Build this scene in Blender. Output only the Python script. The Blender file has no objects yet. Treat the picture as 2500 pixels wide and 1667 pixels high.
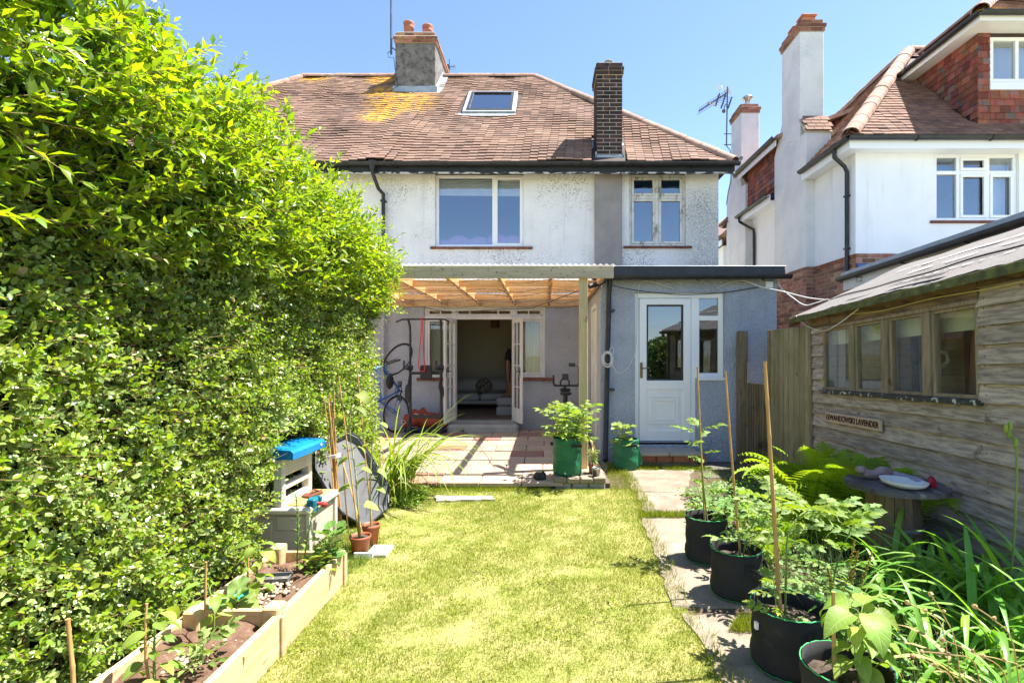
import bpy, math, random
import numpy as np
from mathutils import Vector, Matrix, Euler

random.seed(11)
rng = np.random.default_rng(11)
R = math.radians
scene = bpy.context.scene
COL = scene.collection

# ------------------------------------------------------------------ camera
FOC, PX, PY, CZ = 1275.0, 1330.0, 866.0, 1.5
cd = bpy.data.cameras.new("camera")
cam = bpy.data.objects.new("camera", cd)
COL.objects.link(cam)
cam.location = (0, 0, CZ)
cam.rotation_euler = (R(90), 0, 0)
cd.sensor_width = 36.0
cd.lens = FOC / 2500 * 36
cd.shift_x = -(PX - 1250) / 2500
cd.shift_y = (PY - 833.5) / 2500
cd.clip_start, cd.clip_end = 0.05, 2000
scene.camera = cam

# ------------------------------------------------------------------ sky, sun, exposure
SUN_TO = Vector((0.42, 0.10, 0.90)).normalized()
world = bpy.data.worlds.new("World")
scene.world = world
world.use_nodes = True
wn = world.node_tree.nodes
sky = wn.new("ShaderNodeTexSky")
sky.sky_type = 'NISHITA'
sky.sun_disc = False
sky.sun_elevation = math.asin(SUN_TO.z)
sky.sun_rotation = math.atan2(SUN_TO.x, SUN_TO.y)
sky.altitude = 800
sky.air_density = 0.85
sky.dust_density = 0.4
sky.ozone_density = 2.5
world.node_tree.links.new(sky.outputs[0], wn["Background"].inputs[0])
wn["Background"].inputs[1].default_value = 0.065
ld = bpy.data.lights.new("sun", 'SUN')
ld.energy = 3.2
ld.angle = R(0.55)
ld.color = (1.0, 0.95, 0.87)
sun = bpy.data.objects.new("sun", ld)
COL.objects.link(sun)
sun.rotation_euler = (-SUN_TO).to_track_quat('-Z', 'Y').to_euler()
sun.location = (20, 8, 40)
scene.view_settings.view_transform = 'Standard'
scene.view_settings.look = 'None'
scene.view_settings.gamma = 1
scene.view_settings.exposure = 2.45
scene.cycles.max_bounces = 8
scene.cycles.diffuse_bounces = 4
scene.cycles.transparent_max_bounces = 24
scene.cycles.caustics_reflective = False
scene.cycles.caustics_refractive = False
scene.cycles.use_denoising = True
scene.cycles.sample_clamp_indirect = 6


def at(px, py, Y):
    """Point at depth Y that a pixel of the 2500 wide photograph shows."""
    return Vector(((px - PX) / FOC * Y, Y, CZ + (PY - py) / FOC * Y))


def gx(px, Y):
    return (px - PX) / FOC * Y


def gz(py, Y):
    return CZ + (PY - py) / FOC * Y


# ------------------------------------------------------------------ material helpers
MATS = {}


class NT:
    def __init__(s, name):
        s.m = bpy.data.materials.new(name)
        s.m.use_nodes = True
        s.t = s.m.node_tree
        s.b = s.t.nodes["Principled BSDF"]
        s.out = s.t.nodes["Material Output"]
        MATS[name] = s.m

    def n(s, kind, **kw):
        x = s.t.nodes.new("ShaderNode" + kind)
        for k, v in kw.items():
            if k.startswith("i_"):
                x.inputs[k[2:].replace("_", " ")].default_value = v
            else:
                setattr(x, k, v)
        return x

    def l(s, a, b):
        s.t.links.new(a, b)

    def mix(s, fac, a, b, mode='MIX'):
        x = s.n("Mix", data_type='RGBA', blend_type=mode)
        for i, v in ((0, fac), (6, a), (7, b)):
            if hasattr(v, "links"):
                s.l(v, x.inputs[i])
            elif isinstance(v, (int, float)):
                x.inputs[i].default_value = v
            else:
                x.inputs[i].default_value = (*v[:3], 1)
        return x.outputs[2]

    def math(s, op, a, b=0.0, c=0.0, clamp=False):
        x = s.n("Math", operation=op, use_clamp=clamp)
        for i, v in enumerate((a, b, c)):
            if hasattr(v, "links"):
                s.l(v, x.inputs[i])
            else:
                x.inputs[i].default_value = v
        return x.outputs[0]

    def ramp(s, v, lo, hi):
        x = s.n("MapRange", interpolation_type='SMOOTHSTEP')
        s.l(v, x.inputs[0])
        x.inputs[1].default_value = lo
        x.inputs[2].default_value = hi
        return x.outputs[0]

    def coord(s, kind='pos', scale=(1, 1, 1)):
        if kind == 'pos':
            o = s.n("NewGeometry").outputs["Position"]
        else:
            o = s.n("TexCoord").outputs["Object"]
        if scale != (1, 1, 1):
            mp = s.n("Mapping")
            s.l(o, mp.inputs[0])
            mp.inputs[3].default_value = scale
            o = mp.outputs[0]
        return o

    def noise(s, vec, scale, detail=5, rough=0.55, dist=0.0):
        x = s.n("TexNoise")
        s.l(vec, x.inputs["Vector"])
        x.inputs["Scale"].default_value = scale
        x.inputs["Detail"].default_value = detail
        x.inputs["Roughness"].default_value = rough
        x.inputs["Distortion"].default_value = dist
        return x.outputs[0]

    def bump(s, h, strength=0.5, dist=0.01):
        x = s.n("Bump")
        x.inputs["Strength"].default_value = strength
        x.inputs["Distance"].default_value = dist
        s.l(h, x.inputs["Height"])
        s.l(x.outputs[0], s.b.inputs["Normal"])
        return x

    def rnd(s):
        """per-piece random: fraction of mesh attribute + object random"""
        a = s.n("Attribute", attribute_name="rnd").outputs["Fac"]
        o = s.n("ObjectInfo").outputs["Random"]
        return s.math('FRACT', s.math('ADD', a, o))


def mat(name, c1, c2=None, scale=5.0, detail=6, rough=0.8, bump=0.0, bscale=40.0, bdist=0.01,
        rnd=0.0, hue=0.0, coord='pos', stretch=(1, 1, 1), c3=None, s3=1.5, t3=(0.55, 0.7), st3=None,
        spec=0.3, metal=0.0, sheen=0.0, contrast=(0.3, 0.7)):
    t = NT(name)
    v = t.coord(coord, stretch)
    c2 = c2 or tuple(x * 0.8 for x in c1)
    n1 = t.noise(v, scale, detail)
    col = t.mix(t.ramp(n1, *contrast), c1, c2)
    if c3:
        v3 = t.coord(coord, st3 or stretch)
        n3 = t.noise(v3, s3, 8, 0.65)
        col = t.mix(t.ramp(n3, *t3), col, c3)
    if rnd or hue:
        r = t.rnd()
        h = t.n("HueSaturation")
        t.l(col, h.inputs["Color"])
        t.l(t.math('MULTIPLY_ADD', r, 2 * rnd, 1 - rnd), h.inputs["Value"])
        if hue:
            r2 = t.math('FRACT', t.math('MULTIPLY', r, 7.31))
            t.l(t.math('MULTIPLY_ADD', r2, 2 * hue, 0.5 - hue), h.inputs["Hue"])
        col = h.outputs[0]
    t.l(col, t.b.inputs["Base Color"])
    t.b.inputs["Roughness"].default_value = rough
    t.b.inputs["Specular IOR Level"].default_value = spec
    t.b.inputs["Metallic"].default_value = metal
    if bump:
        t.bump(t.noise(v, bscale, 6, 0.6), bump, bdist)
    return t.m


def leafmat(name, c1, c2, trans=0.35, rough=0.42, spec=0.4, hue=0.03, val=0.35, c3=None, tcol=None, vein=0.0):
    t = NT(name)
    r = t.rnd()
    col = t.mix(r, c1, c2)
    if c3:
        n = t.noise(t.coord('pos'), 1.6, 3)
        col = t.mix(t.ramp(n, 0.45, 0.7), col, c3)
    h = t.n("HueSaturation")
    t.l(col, h.inputs["Color"])
    r2 = t.math('FRACT', t.math('MULTIPLY', r, 13.7))
    t.l(t.math('MULTIPLY_ADD', r2, 2 * val, 1 - val), h.inputs["Value"])
    r3 = t.math('FRACT', t.math('MULTIPLY', r, 29.3))
    t.l(t.math('MULTIPLY_ADD', r3, 2 * hue, 0.5 - hue), h.inputs["Hue"])
    col = h.outputs[0]
    if vein:
        # pale midrib and side veins from the leaf's own x (across) and y (along)
        sx = t.n("SeparateXYZ")
        t.l(t.coord('obj'), sx.inputs[0])
        ax = t.math('ABSOLUTE', sx.outputs[0])
        mid = t.ramp(ax, .0022, .0006)
        w = t.math('SINE', t.math('MULTIPLY', t.math('SUBTRACT', sx.outputs[1], t.math('MULTIPLY', ax, .75)), vein))
        sv = t.ramp(w, .82, 1.0)
        f = t.math('MAXIMUM', mid, t.math('MULTIPLY', sv, .55))
        blot = t.ramp(t.noise(t.coord('obj'), 60, 4, .6), .35, .75)
        col = t.mix(t.math('MULTIPLY', blot, .35), col, t.mix(1.0, col, (.55, .6, .5), 'MULTIPLY'))
        col = t.mix(t.math('MULTIPLY', f, .5), col, (.42, .50, .20))
        t.bump(t.math('SUBTRACT', 1.0, f), .5, .003)
    t.l(col, t.b.inputs["Base Color"])
    t.b.inputs["Roughness"].default_value = rough
    t.b.inputs["Specular IOR Level"].default_value = spec
    tr = t.n("BsdfTranslucent")
    tc = t.mix(1.0, col, tcol or (1.5, 1.45, 0.5), 'MULTIPLY')
    t.l(tc, tr.inputs[0])
    mx = t.n("MixShader")
    mx.inputs[0].default_value = trans
    t.l(t.b.outputs[0], mx.inputs[1])
    t.l(tr.outputs[0], mx.inputs[2])
    t.l(mx.outputs[0], t.out.inputs[0])
    return t.m


def glassmat(name, refl=0.12, tint=(0.85, 0.92, 0.95), rough=0.0, dirt=0.0):
    """Thin window pane: sees through and mirrors."""
    t = NT(name)
    tr = t.n("BsdfTransparent")
    tr.inputs[0].default_value = (*tint, 1)
    gl = t.n("BsdfGlossy")
    gl.inputs["Roughness"].default_value = rough
    gl.inputs[0].default_value = (0.95, 0.97, 1.0, 1)
    ge = t.n("NewGeometry")
    dt = t.n("VectorMath", operation='DOT_PRODUCT')
    t.l(ge.outputs["Normal"], dt.inputs[0])
    t.l(ge.outputs["Incoming"], dt.inputs[1])
    graze = t.math('POWER', t.math('SUBTRACT', 1.0, t.math('ABSOLUTE', dt.outputs["Value"])), 5.0)
    fac = t.math('ADD', t.math('MULTIPLY', graze, .9), .03 + refl * .55, clamp=True)
    mx = t.n("MixShader")
    t.l(fac, mx.inputs[0])
    t.l(tr.outputs[0], mx.inputs[1])
    t.l(gl.outputs[0], mx.inputs[2])
    o = mx.outputs[0]
    if dirt:
        df = t.n("BsdfDiffuse")
        df.inputs[0].default_value = (0.5, 0.5, 0.46, 1)
        m2 = t.n("MixShader")
        n = t.noise(t.coord('pos'), 6, 6)
        t.l(t.math('MULTIPLY', t.ramp(n, 0.3, 0.75), dirt), m2.inputs[0])
        t.l(o, m2.inputs[1])
        t.l(df.outputs[0], m2.inputs[2])
        o = m2.outputs[0]
    t.l(o, t.out.inputs[0])
    return t.m


# ------------------------------------------------------------------ mesh helpers
def _cbox_template():
    corners = [(sx, sy, sz) for sx in (-1, 1) for sy in (-1, 1) for sz in (-1, 1)]
    vid = {}
    vs = []
    for c in corners:
        for a in range(3):
            vid[(c, a)] = len(vs)
            vs.append((c, a))
    fs = []
    for a in range(3):
        b, d = [i for i in range(3) if i != a]
        for s in (-1, 1):
            loop = []
            for sb, sd in ((-1, -1), (1, -1), (1, 1), (-1, 1)):
                c = [0, 0, 0]
                c[a], c[b], c[d] = s, sb, sd
                loop.append(vid[(tuple(c), a)])
            fs.append(loop)
    for a in range(3):
        b, d = [i for i in range(3) if i != a]
        for sb in (-1, 1):
            for sd in (-1, 1):
                c1, c2 = [0, 0, 0], [0, 0, 0]
                c1[a], c2[a] = -1, 1
                c1[b] = c2[b] = sb
                c1[d] = c2[d] = sd
                c1, c2 = tuple(c1), tuple(c2)
                fs.append([vid[(c1, b)], vid[(c2, b)], vid[(c2, d)], vid[(c1, d)]])
    for c in corners:
        fs.append([vid[(c, 0)], vid[(c, 1)], vid[(c, 2)]])
    P = np.array([[c[i] * (1.0 if i == a else 0.6) for i in range(3)] for c, a in vs])
    out = []
    for f in fs:
        q = P[f]
        nrm = np.cross(q[1] - q[0], q[2] - q[0])
        out.append(f if np.dot(nrm, q.mean(0)) > 0 else f[::-1])
    return vs, out


CB_V, CB_F = _cbox_template()
BX_F = [(0, 3, 2, 1), (4, 5, 6, 7), (0, 1, 5, 4), (1, 2, 6, 5), (2, 3, 7, 6), (3, 0, 4, 7)]


class MB:
    def __init__(s):
        s.v, s.f, s.sm, s.r = [], [], [], []

    def add(s, vs, fs, M=None, smooth=False, r=0.0):
        k = len(s.v)
        for p in vs:
            p = Vector(p)
            s.v.append(M @ p if M is not None else p)
            s.r.append(r)
        for f in fs:
            s.f.append([i + k for i in f])
            s.sm.append(smooth)
        return s

    def box(s, x0, x1, y0, y1, z0, z1, c=0.0, M=None, r=0.0):
        if x1 < x0: x0, x1 = x1, x0
        if y1 < y0: y0, y1 = y1, y0
        if z1 < z0: z0, z1 = z1, z0
        if c <= 0:
            vs = [(x0, y0, z0), (x1, y0, z0), (x1, y1, z0), (x0, y1, z0), (x0, y0, z1), (x1, y0, z1), (x1, y1, z1), (x0, y1, z1)]
            return s.add(vs, BX_F, M, r=r)
        h = ((x1 - x0) / 2, (y1 - y0) / 2, (z1 - z0) / 2)
        c = min(c, min(h) * 0.9)
        m = ((x0 + x1) / 2, (y0 + y1) / 2, (z0 + z1) / 2)
        vs = [tuple(m[i] + cc[i] * (h[i] if i == a else h[i] - c) for i in range(3)) for cc, a in CB_V]
        return s.add(vs, CB_F, M, r=r)

    def bar(s, a, b, w, d, up=(0, 0, 1), c=0.0, r=0.0):
        """box from a to b with section w (sideways) x d (along up)"""
        a, b = Vector(a), Vector(b)
        z = (b - a)
        L = z.length
        z.normalize()
        x = Vector(up).cross(z)
        if x.length < 1e-4:
            x = Vector((1, 0, 0)).cross(z)
        x.normalize()
        y = z.cross(x)
        M = Matrix((x, y, z)).transposed().to_4x4()
        M.translation = a
        return s.box(-w / 2, w / 2, -d / 2, d / 2, 0, L, c, M, r)

    def tube(s, pts, rad, n=8, cap=True, smooth=True, closed=False, r=0.0):
        pts = [Vector(p) for p in pts]
        m = len(pts)
        rad = [rad] * m if isinstance(rad, (int, float)) else list(rad)
        if closed:
            T = [(pts[(i + 1) % m] - pts[i - 1]).normalized() for i in range(m)]
        else:
            T = [(pts[min(i + 1, m - 1)] - pts[max(i - 1, 0)]).normalized() for i in range(m)]
        nx = T[0].orthogonal().normalized()
        vs, fs = [], []
        for i in range(m):
            nx = nx - T[i] * nx.dot(T[i])
            if nx.length < 1e-6:
                nx = T[i].orthogonal()
            nx.normalize()
            ny = T[i].cross(nx)
            for k in range(n):
                a = 2 * math.pi * k / n
                vs.append(pts[i] + (nx * math.cos(a) + ny * math.sin(a)) * rad[i])
        rows = m if closed else m - 1
        for i in range(rows):
            j = (i + 1) % m
            for k in range(n):
                k2 = (k + 1) % n
                fs.append([i * n + k, i * n + k2, j * n + k2, j * n + k])
        s.add(vs, fs, None, smooth, r)
        if cap and not closed:
            s.add(vs[:n][::-1], [list(range(n))], r=r)
            s.add(vs[-n:], [list(range(n))], r=r)
        return s

    def lathe(s, prof, n=20, M=None, smooth=True, r=0.0, wob=0.0):
        vs, fs = [], []
        for q, (rr, z) in enumerate(prof):
            for k in range(n):
                a = 2 * math.pi * k / n
                w = 1 + wob * math.sin(3 * a + q * 1.3) + wob * 0.6 * math.sin(7 * a + q * 2.1)
                vs.append((rr * w * math.cos(a), rr * w * math.sin(a), z))
        for i in range(len(prof) - 1):
            for k in range(n):
                k2 = (k + 1) % n
                fs.append([i * n + k, i * n + k2, (i + 1) * n + k2, (i + 1) * n + k])
        return s.add(vs, fs, M, smooth, r)

    def disc(s, rad, z, n=20, M=None, up=True):
        vs = [(rad * math.cos(2 * math.pi * k / n), rad * math.sin(2 * math.pi * k / n), z) for k in range(n)]
        return s.add(vs, [list(range(n)) if up else list(range(n))[::-1]], M)

    def prism(s, poly, off, M=None, smooth=False):
        """closed polygon (3-D points, in order) pushed by off"""
        n = len(poly)
        poly = [Vector(p) for p in poly]
        off = Vector(off)
        nrm = Vector((0, 0, 0))
        for i in range(n):
            a, b = poly[i], poly[(i + 1) % n]
            nrm += a.cross(b)
        if nrm.dot(off) > 0:
            poly = poly[::-1]
        vs = poly + [p + off for p in poly]
        fs = [list(range(n)), list(range(2 * n - 1, n - 1, -1))]
        for i in range(n):
            j = (i + 1) % n
            fs.append([j, i, i + n, j + n])
        return s.add(vs, fs, M, smooth)

    def quad(s, a, b, c, d, M=None):
        return s.add([a, b, c, d], [[0, 1, 2, 3]], M)

    def ball(s, c, rad, n=12, m=8, smooth=True, jit=0.0):
        rad = (rad, rad, rad) if isinstance(rad, (int, float)) else rad
        vs, fs = [], []
        for i in range(m + 1):
            t = math.pi * i / m
            for k in range(n):
                a = 2 * math.pi * k / n
                q = 1 + (random.uniform(-jit, jit) if 0 < i < m else 0)
                vs.append((c[0] + rad[0] * q * math.sin(t) * math.cos(a), c[1] + rad[1] * q * math.sin(t) * math.sin(a), c[2] - rad[2] * q * math.cos(t)))
        for i in range(m):
            for k in range(n):
                k2 = (k + 1) % n
                fs.append([i * n + k, i * n + k2, (i + 1) * n + k2, (i + 1) * n + k])
        return s.add(vs, fs, None, smooth)

    def mesh(s, name):
        me = bpy.data.meshes.new(name)
        me.from_pydata([tuple(p) for p in s.v], [], s.f)
        if any(s.sm):
            me.polygons.foreach_set("use_smooth", s.sm)
        if any(s.r):
            at_ = me.attributes.new("rnd", 'FLOAT', 'POINT')
            at_.data.foreach_set("value", s.r)
        me.update()
        return me

    def build(s, name, m, parent=None, **kw):
        return ob(name, s.mesh(name), m, parent, **kw)


def wm(o):
    if o is None:
        return Matrix.Identity(4)
    return wm(o.parent) @ o.matrix_parent_inverse @ o.matrix_basis if o.parent else o.matrix_basis.copy()


def ob(name, data, m=None, parent=None, M=None, local=False, label=None, cat=None, group=None, kind=None):
    o = bpy.data.objects.new(name, data)
    COL.objects.link(o)
    if m is not None:
        mm = MATS[m] if isinstance(m, str) else m
        if not data.materials:
            data.materials.append(mm)
        elif data.materials[0] != mm:
            data.materials[0] = mm
    if M is not None:
        o.matrix_basis = M
    if parent is not None:
        o.parent = parent
        if not local:
            o.matrix_parent_inverse = wm(parent).inverted()
    for k, v in (("label", label), ("category", cat), ("group", group), ("kind", kind)):
        if v:
            o[k] = v
    return o


def thing(name, label, cat, loc=(0, 0, 0), rz=0.0, group=None, M=None):
    o = bpy.data.objects.new(name, None)
    COL.objects.link(o)
    o.empty_display_size = 0.1
    o.matrix_basis = M if M is not None else Matrix.LocRotScale(Vector(loc), Euler((0, 0, rz)), None)
    o["label"], o["category"] = label, cat
    if group:
        o["group"] = group
    return o


def tag(o, label, cat, group=None):
    o["label"], o["category"] = label, cat
    if group:
        o["group"] = group
    return o


def copy_tree(o, parent=None):
    c = o.copy()
    COL.objects.link(c)
    if parent is not None:
        c.parent = parent
    for ch in list(o.children):
        copy_tree(ch, c)
    return c


def TR(x, y, z, rx=0.0, ry=0.0, rz=0.0, s=1.0):
    return Matrix.LocRotScale(Vector((x, y, z)), Euler((rx, ry, rz)), Vector((s, s, s)) if isinstance(s, (int, float)) else Vector(s))


def spread(base_v, base_f, pos, X, Y, Z, scale, name, rnd_=None, hard=False):
    """many copies of one small shape in one mesh (numpy): columns X,Y,Z are unit axes (N,3)"""
    bv = np.asarray(base_v, float)
    N, K = len(pos), len(bv)
    sc = np.asarray(scale, float)
    if sc.ndim == 1:
        sc = np.stack([sc, sc, sc], 1)
    V = (bv[None, :, 0:1] * sc[:, None, 0:1] * X[:, None, :] + bv[None, :, 1:2] * sc[:, None, 1:2] * Y[:, None, :]
         + bv[None, :, 2:3] * sc[:, None, 2:3] * Z[:, None, :] + pos[:, None, :])
    me = bpy.data.meshes.new(name)
    me.vertices.add(N * K)
    me.vertices.foreach_set("co", V.reshape(-1).astype(np.float32))
    lens = np.array([len(f) for f in base_f])
    flat = np.concatenate([np.asarray(f) for f in base_f])
    L = len(flat)
    idx = (flat[None, :] + (np.arange(N) * K)[:, None]).reshape(-1)
    me.loops.add(N * L)
    me.loops.foreach_set("vertex_index", idx.astype(np.int32))
    starts1 = np.concatenate([[0], np.cumsum(lens)[:-1]])
    starts = (starts1[None, :] + (np.arange(N) * L)[:, None]).reshape(-1)
    me.polygons.add(N * len(base_f))
    me.polygons.foreach_set("loop_start", starts.astype(np.int32))
    a = me.attributes.new("rnd", 'FLOAT', 'POINT')
    rv = rng.random(N) if rnd_ is None else np.asarray(rnd_)
    a.data.foreach_set("value", np.repeat(rv, K).astype(np.float32))
    if hard:
        me.polygons.foreach_set("use_smooth", np.zeros(N * len(base_f), bool))
    me.update(calc_edges=True)
    me.validate()
    return me


def unit(a):
    return a / np.maximum(np.linalg.norm(a, axis=1, keepdims=True), 1e-9)


def frames(axis, up):
    """Y = axis (leaf length), Z close to up, X sideways"""
    Y = unit(axis)
    X = unit(np.cross(Y, up))
    Z = np.cross(X, Y)
    return X, Y, Z


LEAF4_V = [(0, 0, 0), (-.24, .42, .07), (.24, .42, .07), (0, .5, 0), (0, 1, -.1)]
LEAF4_F = [(0, 2, 3), (0, 3, 1), (1, 3, 4), (3, 2, 4)]
LEAFR_V = [(0, 0, 0), (-.27, .3, .06), (.27, .3, .06), (-.25, .68, .05), (.25, .68, .05), (0, .5, 0), (0, 1, -.06)]
LEAFR_F = [(0, 2, 5), (0, 5, 1), (1, 5, 3), (5, 2, 4), (5, 4, 6), (3, 5, 6)]


# ================================================================== materials
def render_mat(name, c1, c2, mold, mold_amt, speck, bscale=70, bstr=0.9, mold_right=None):
    """roughcast wall paint with mould patches that gather in blotches"""
    t = NT(name)
    v = t.coord('pos')
    col = t.mix(t.ramp(t.noise(v, 2.2, 6), 0.35, 0.7), c1, c2)
    big = t.noise(v, 0.9, 5, 0.6)
    fine = t.noise(v, 28, 5, 0.75)
    m = t.math('MULTIPLY', t.ramp(big, *mold_amt), t.ramp(fine, *speck))
    col = t.mix(m, col, mold)
    if mold_right is not None:
        sx = t.n("SeparateXYZ")
        t.l(v, sx.inputs[0])
        z = t.ramp(sx.outputs[0], mold_right - 0.9, mold_right + 0.1)
        down = t.ramp(sx.outputs[2], 5.1, 4.2)
        f2 = t.noise(v, 48, 6, 0.8)
        m2 = t.math('MULTIPLY', t.math('MULTIPLY', z, down), t.ramp(f2, 0.34, 0.64))
        col = t.mix(t.math('MULTIPLY', m2, 0.8), col, mold)
    stk = t.noise(t.coord('pos', (7, 7, .45)), 1.0, 6, .7)
    blo = t.noise(v, .55, 4, .5)
    dirt = t.math('MULTIPLY', t.ramp(stk, .50, .78), t.ramp(blo, .38, .62))
    col = t.mix(t.math('MULTIPLY', dirt, .42), col, t.mix(1.0, col, (.50, .49, .46), 'MULTIPLY'))
    pit = t.ramp(t.noise(v, bscale * 1.6, 3, .7), .42, .66)
    col = t.mix(t.math('MULTIPLY', pit, min(.45, bstr * .5)), col, t.mix(1.0, col, (.55, .55, .56), 'MULTIPLY'))
    t.l(col, t.b.inputs["Base Color"])
    t.b.inputs["Roughness"].default_value = 0.92
    t.b.inputs["Specular IOR Level"].default_value = 0.15
    vo = t.n("TexVoronoi")
    t.l(v, vo.inputs["Vector"])
    vo.inputs["Scale"].default_value = bscale
    h = t.math('ADD', vo.outputs[0], t.noise(v, bscale * 0.6, 4))
    t.bump(h, bstr, 0.012)
    return t.m


render_mat("white_render", (.86, .86, .84), (.80, .80, .78), (.19, .185, .17), (0.40, 0.66), (0.47, 0.66), 55, 0.4, 3.0)
render_mat("grey_render", (.45, .49, .57), (.38, .415, .49), (.55, .58, .62), (0.35, 0.7), (0.60, 0.70), 42, 0.95)
render_mat("lilac_render", (.48, .47, .49), (.40, .395, .42), (.17, .17, .18), (0.45, 0.8), (0.52, 0.7), 48, 0.9)
render_mat("cream_side", (.52, .49, .47), (.42, .40, .39), (.2, .2, .2), (0.55, 0.8), (0.5, 0.7), 75, 0.7)
render_mat("smooth_white", (.86, .86, .86), (.82, .82, .82), (.6, .6, .6), (0.6, 0.85), (0.5, 0.7), 9, 0.05)
render_mat("stack_white", (.74, .74, .74), (.64, .65, .66), (.22, .22, .22), (0.5, 0.75), (0.55, 0.66), 12, 0.1)
mat("cement_render", (.25, .235, .22), (.32, .30, .285), 2.6, 7, 0.9, 0.4, 60, .006, c3=(.36, .34, .32), s3=1.1, t3=(.58, .75))
mat("chimney_render", (.15, .14, .135), (.24, .225, .21), 6, 8, 0.95, 0.8, 70, .008, c3=(.07, .065, .062), s3=9.0, t3=(.42, .72))
mat("black_gutter", (.012, .013, .015), (.03, .03, .032), 6, 6, 0.42, 0.1, 30, c3=(.09, .09, .085), s3=5, t3=(.62, .75), spec=.45)
mat("dark_fascia", (.014, .017, .02), (.03, .034, .038), 4, 6, 0.55, 0.2, 40, c3=(.5, .5, .48), s3=9, t3=(.66, .7), stretch=(.4, 1, 1))
mat("flaking_paint", (.55, .55, .53), (.04, .045, .05), 14, 8, .7, .3, 40, contrast=(.46, .52), stretch=(.5, 1, 1))
mat("upvc", (.88, .88, .88), (.86, .86, .86), 3, 3, 0.28, spec=.5)
mat("old_white_wood", (.72, .69, .64), (.62, .58, .53), 6, 7, 0.6, .25, 60, c3=(.22, .19, .16), s3=8, t3=(.64, .72), stretch=(1, 1, .4))
mat("flaking_window", (.70, .70, .66), (.58, .58, .54), 8, 7, 0.7, .4, 60, c3=(.26, .24, .21), s3=11, t3=(.52, .66), stretch=(1, 1, .5))
mat("brick_sill", (.16, .06, .04), (.22, .09, .06), 9, 6, .85, .4, 60, c3=(.06, .04, .035), s3=5, rnd=.2)
mat("lead", (.30, .34, .39), (.40, .44, .48), 7, 6, .5, .2, 30, metal=.25)
mat("dark_brick", (.035, .026, .028), (.075, .040, .036), 9, 7, .85, .5, 90, .004, rnd=.35, hue=.015, c3=(.012, .011, .012), s3=7, t3=(.5, .7))
mat("mortar_pale", (.55, .50, .40), (.46, .42, .34), 14, 5, .95, .4, 80)
mat("red_brick", (.25, .105, .068), (.36, .18, .115), 12, 7, .85, .5, 90, .004, rnd=.45, hue=.02, c3=(.12, .075, .06), s3=6, t3=(.56, .78))
mat("orange_brick", (.26, .085, .05), (.34, .13, .07), 12, 6, .85, .4, 90, .004, rnd=.3, hue=.01)
mat("terracotta", (.36, .12, .07), (.43, .17, .10), 7, 6, .75, .2, 50, rnd=.1, c3=(.5, .36, .28), s3=4, t3=(.6, .8))
mat("ridge_clay", (.27, .155, .115), (.36, .235, .175), 8, 7, .85, .4, 60, rnd=.2, c3=(.42, .34, .28), s3=5, t3=(.5, .75))
mat("hung_tile", (.21, .065, .04), (.30, .10, .055), 10, 6, .8, .4, 70, .004, rnd=.42, hue=.018, c3=(.13, .11, .10), s3=5, t3=(.5, .66))


def tile_mat(name, a, b, dark, lichen=None):
    t = NT(name)
    v = t.coord('pos')
    r = t.rnd()
    col = t.mix(r, a, b)
    r2 = t.math('FRACT', t.math('MULTIPLY', r, 17.3))
    col = t.mix(t.math('MULTIPLY', t.ramp(r2, .70, .98), .6), col, dark)
    col = t.mix(t.math('MULTIPLY', t.ramp(t.noise(v, 22, 6, .7), .5, .72), .6), col, (.31, .205, .15))
    col = t.mix(t.math('MULTIPLY', t.ramp(t.noise(v, .8, 4), .48, .7), .55), col, dark)
    if lichen:
        # yellow lichen growing below the party stack and along the ridge
        tot = None
        for (c, rad) in lichen:
            d = t.n("VectorMath", operation='DISTANCE')
            t.l(v, d.inputs[0])
            d.inputs[1].default_value = c
            f = t.ramp(d.outputs["Value"], rad, rad * .35)
            tot = f if tot is None else t.math('MAXIMUM', tot, f)
        n = t.noise(v, 5.5, 6, .7)
        n2 = t.noise(v, 26, 4, .7)
        f = t.math('MULTIPLY', tot, t.ramp(t.math('ADD', t.math('MULTIPLY', n, .6), t.math('MULTIPLY', n2, .4)), .42, .56))
        col = t.mix(f, col, (.58, .32, .035))
    t.l(col, t.b.inputs["Base Color"])
    t.b.inputs["Roughness"].default_value = .88
    t.b.inputs["Specular IOR Level"].default_value = .2
    t.bump(t.noise(v, 60, 6, .65), .5, .006)
    return t.m


tile_mat("roof_clay", (.185, .108, .08), (.245, .16, .118), (.085, .058, .048),
         [((-3.3, 12.15, 7.35), 1.05), ((-3.6, 11.5, 6.75), .62), ((-4.2, 13.35, 8.5), .5), ((-5.9, 13.5, 8.65), .6), ((-3.9, 12.6, 7.8), .6)])
tile_mat("roof_clay_next", (.185, .098, .074), (.265, .155, .112), (.095, .057, .048), [((6.95, 8.6, 6.9), .9)])
mat("underlay", (.05, .035, .03), (.06, .04, .035), 4)
glassmat("glass_blue", 0.24, (.88, .92, .95))
glassmat("glass_clear", 0.04, (.88, .9, .9))
glassmat("glass_door", 0.22, (.5, .55, .58))
glassmat("glass_shed", 0.06, (.97, .97, .95), dirt=.05)
glassmat("glass_sky", 0.45, (.4, .45, .5))
mat("room_paint", (.66, .60, .47), (.62, .56, .44), 2, 3, .95)
mat("room_ceiling", (.65, .62, .56), (.6, .57, .52), 2, 3, .95)
mat("room_floor", (.26, .19, .14), (.20, .145, .105), 8, 5, .8, stretch=(1, .2, 1))
mat("bedroom_paint", (.14, .33, .58), (.12, .30, .54), 1.5, 3, .95)
mat("blind_white", (.78, .78, .76), (.7, .7, .7), 3, 3, .8)
mat("pink_cloth", (.55, .27, .50), (.46, .22, .42), 3, 4, .85)
mat("sofa_fabric", (.46, .45, .45), (.38, .37, .375), 60, 4, .95, .4, 200, .003, stretch=(1, 1, .2))
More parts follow.
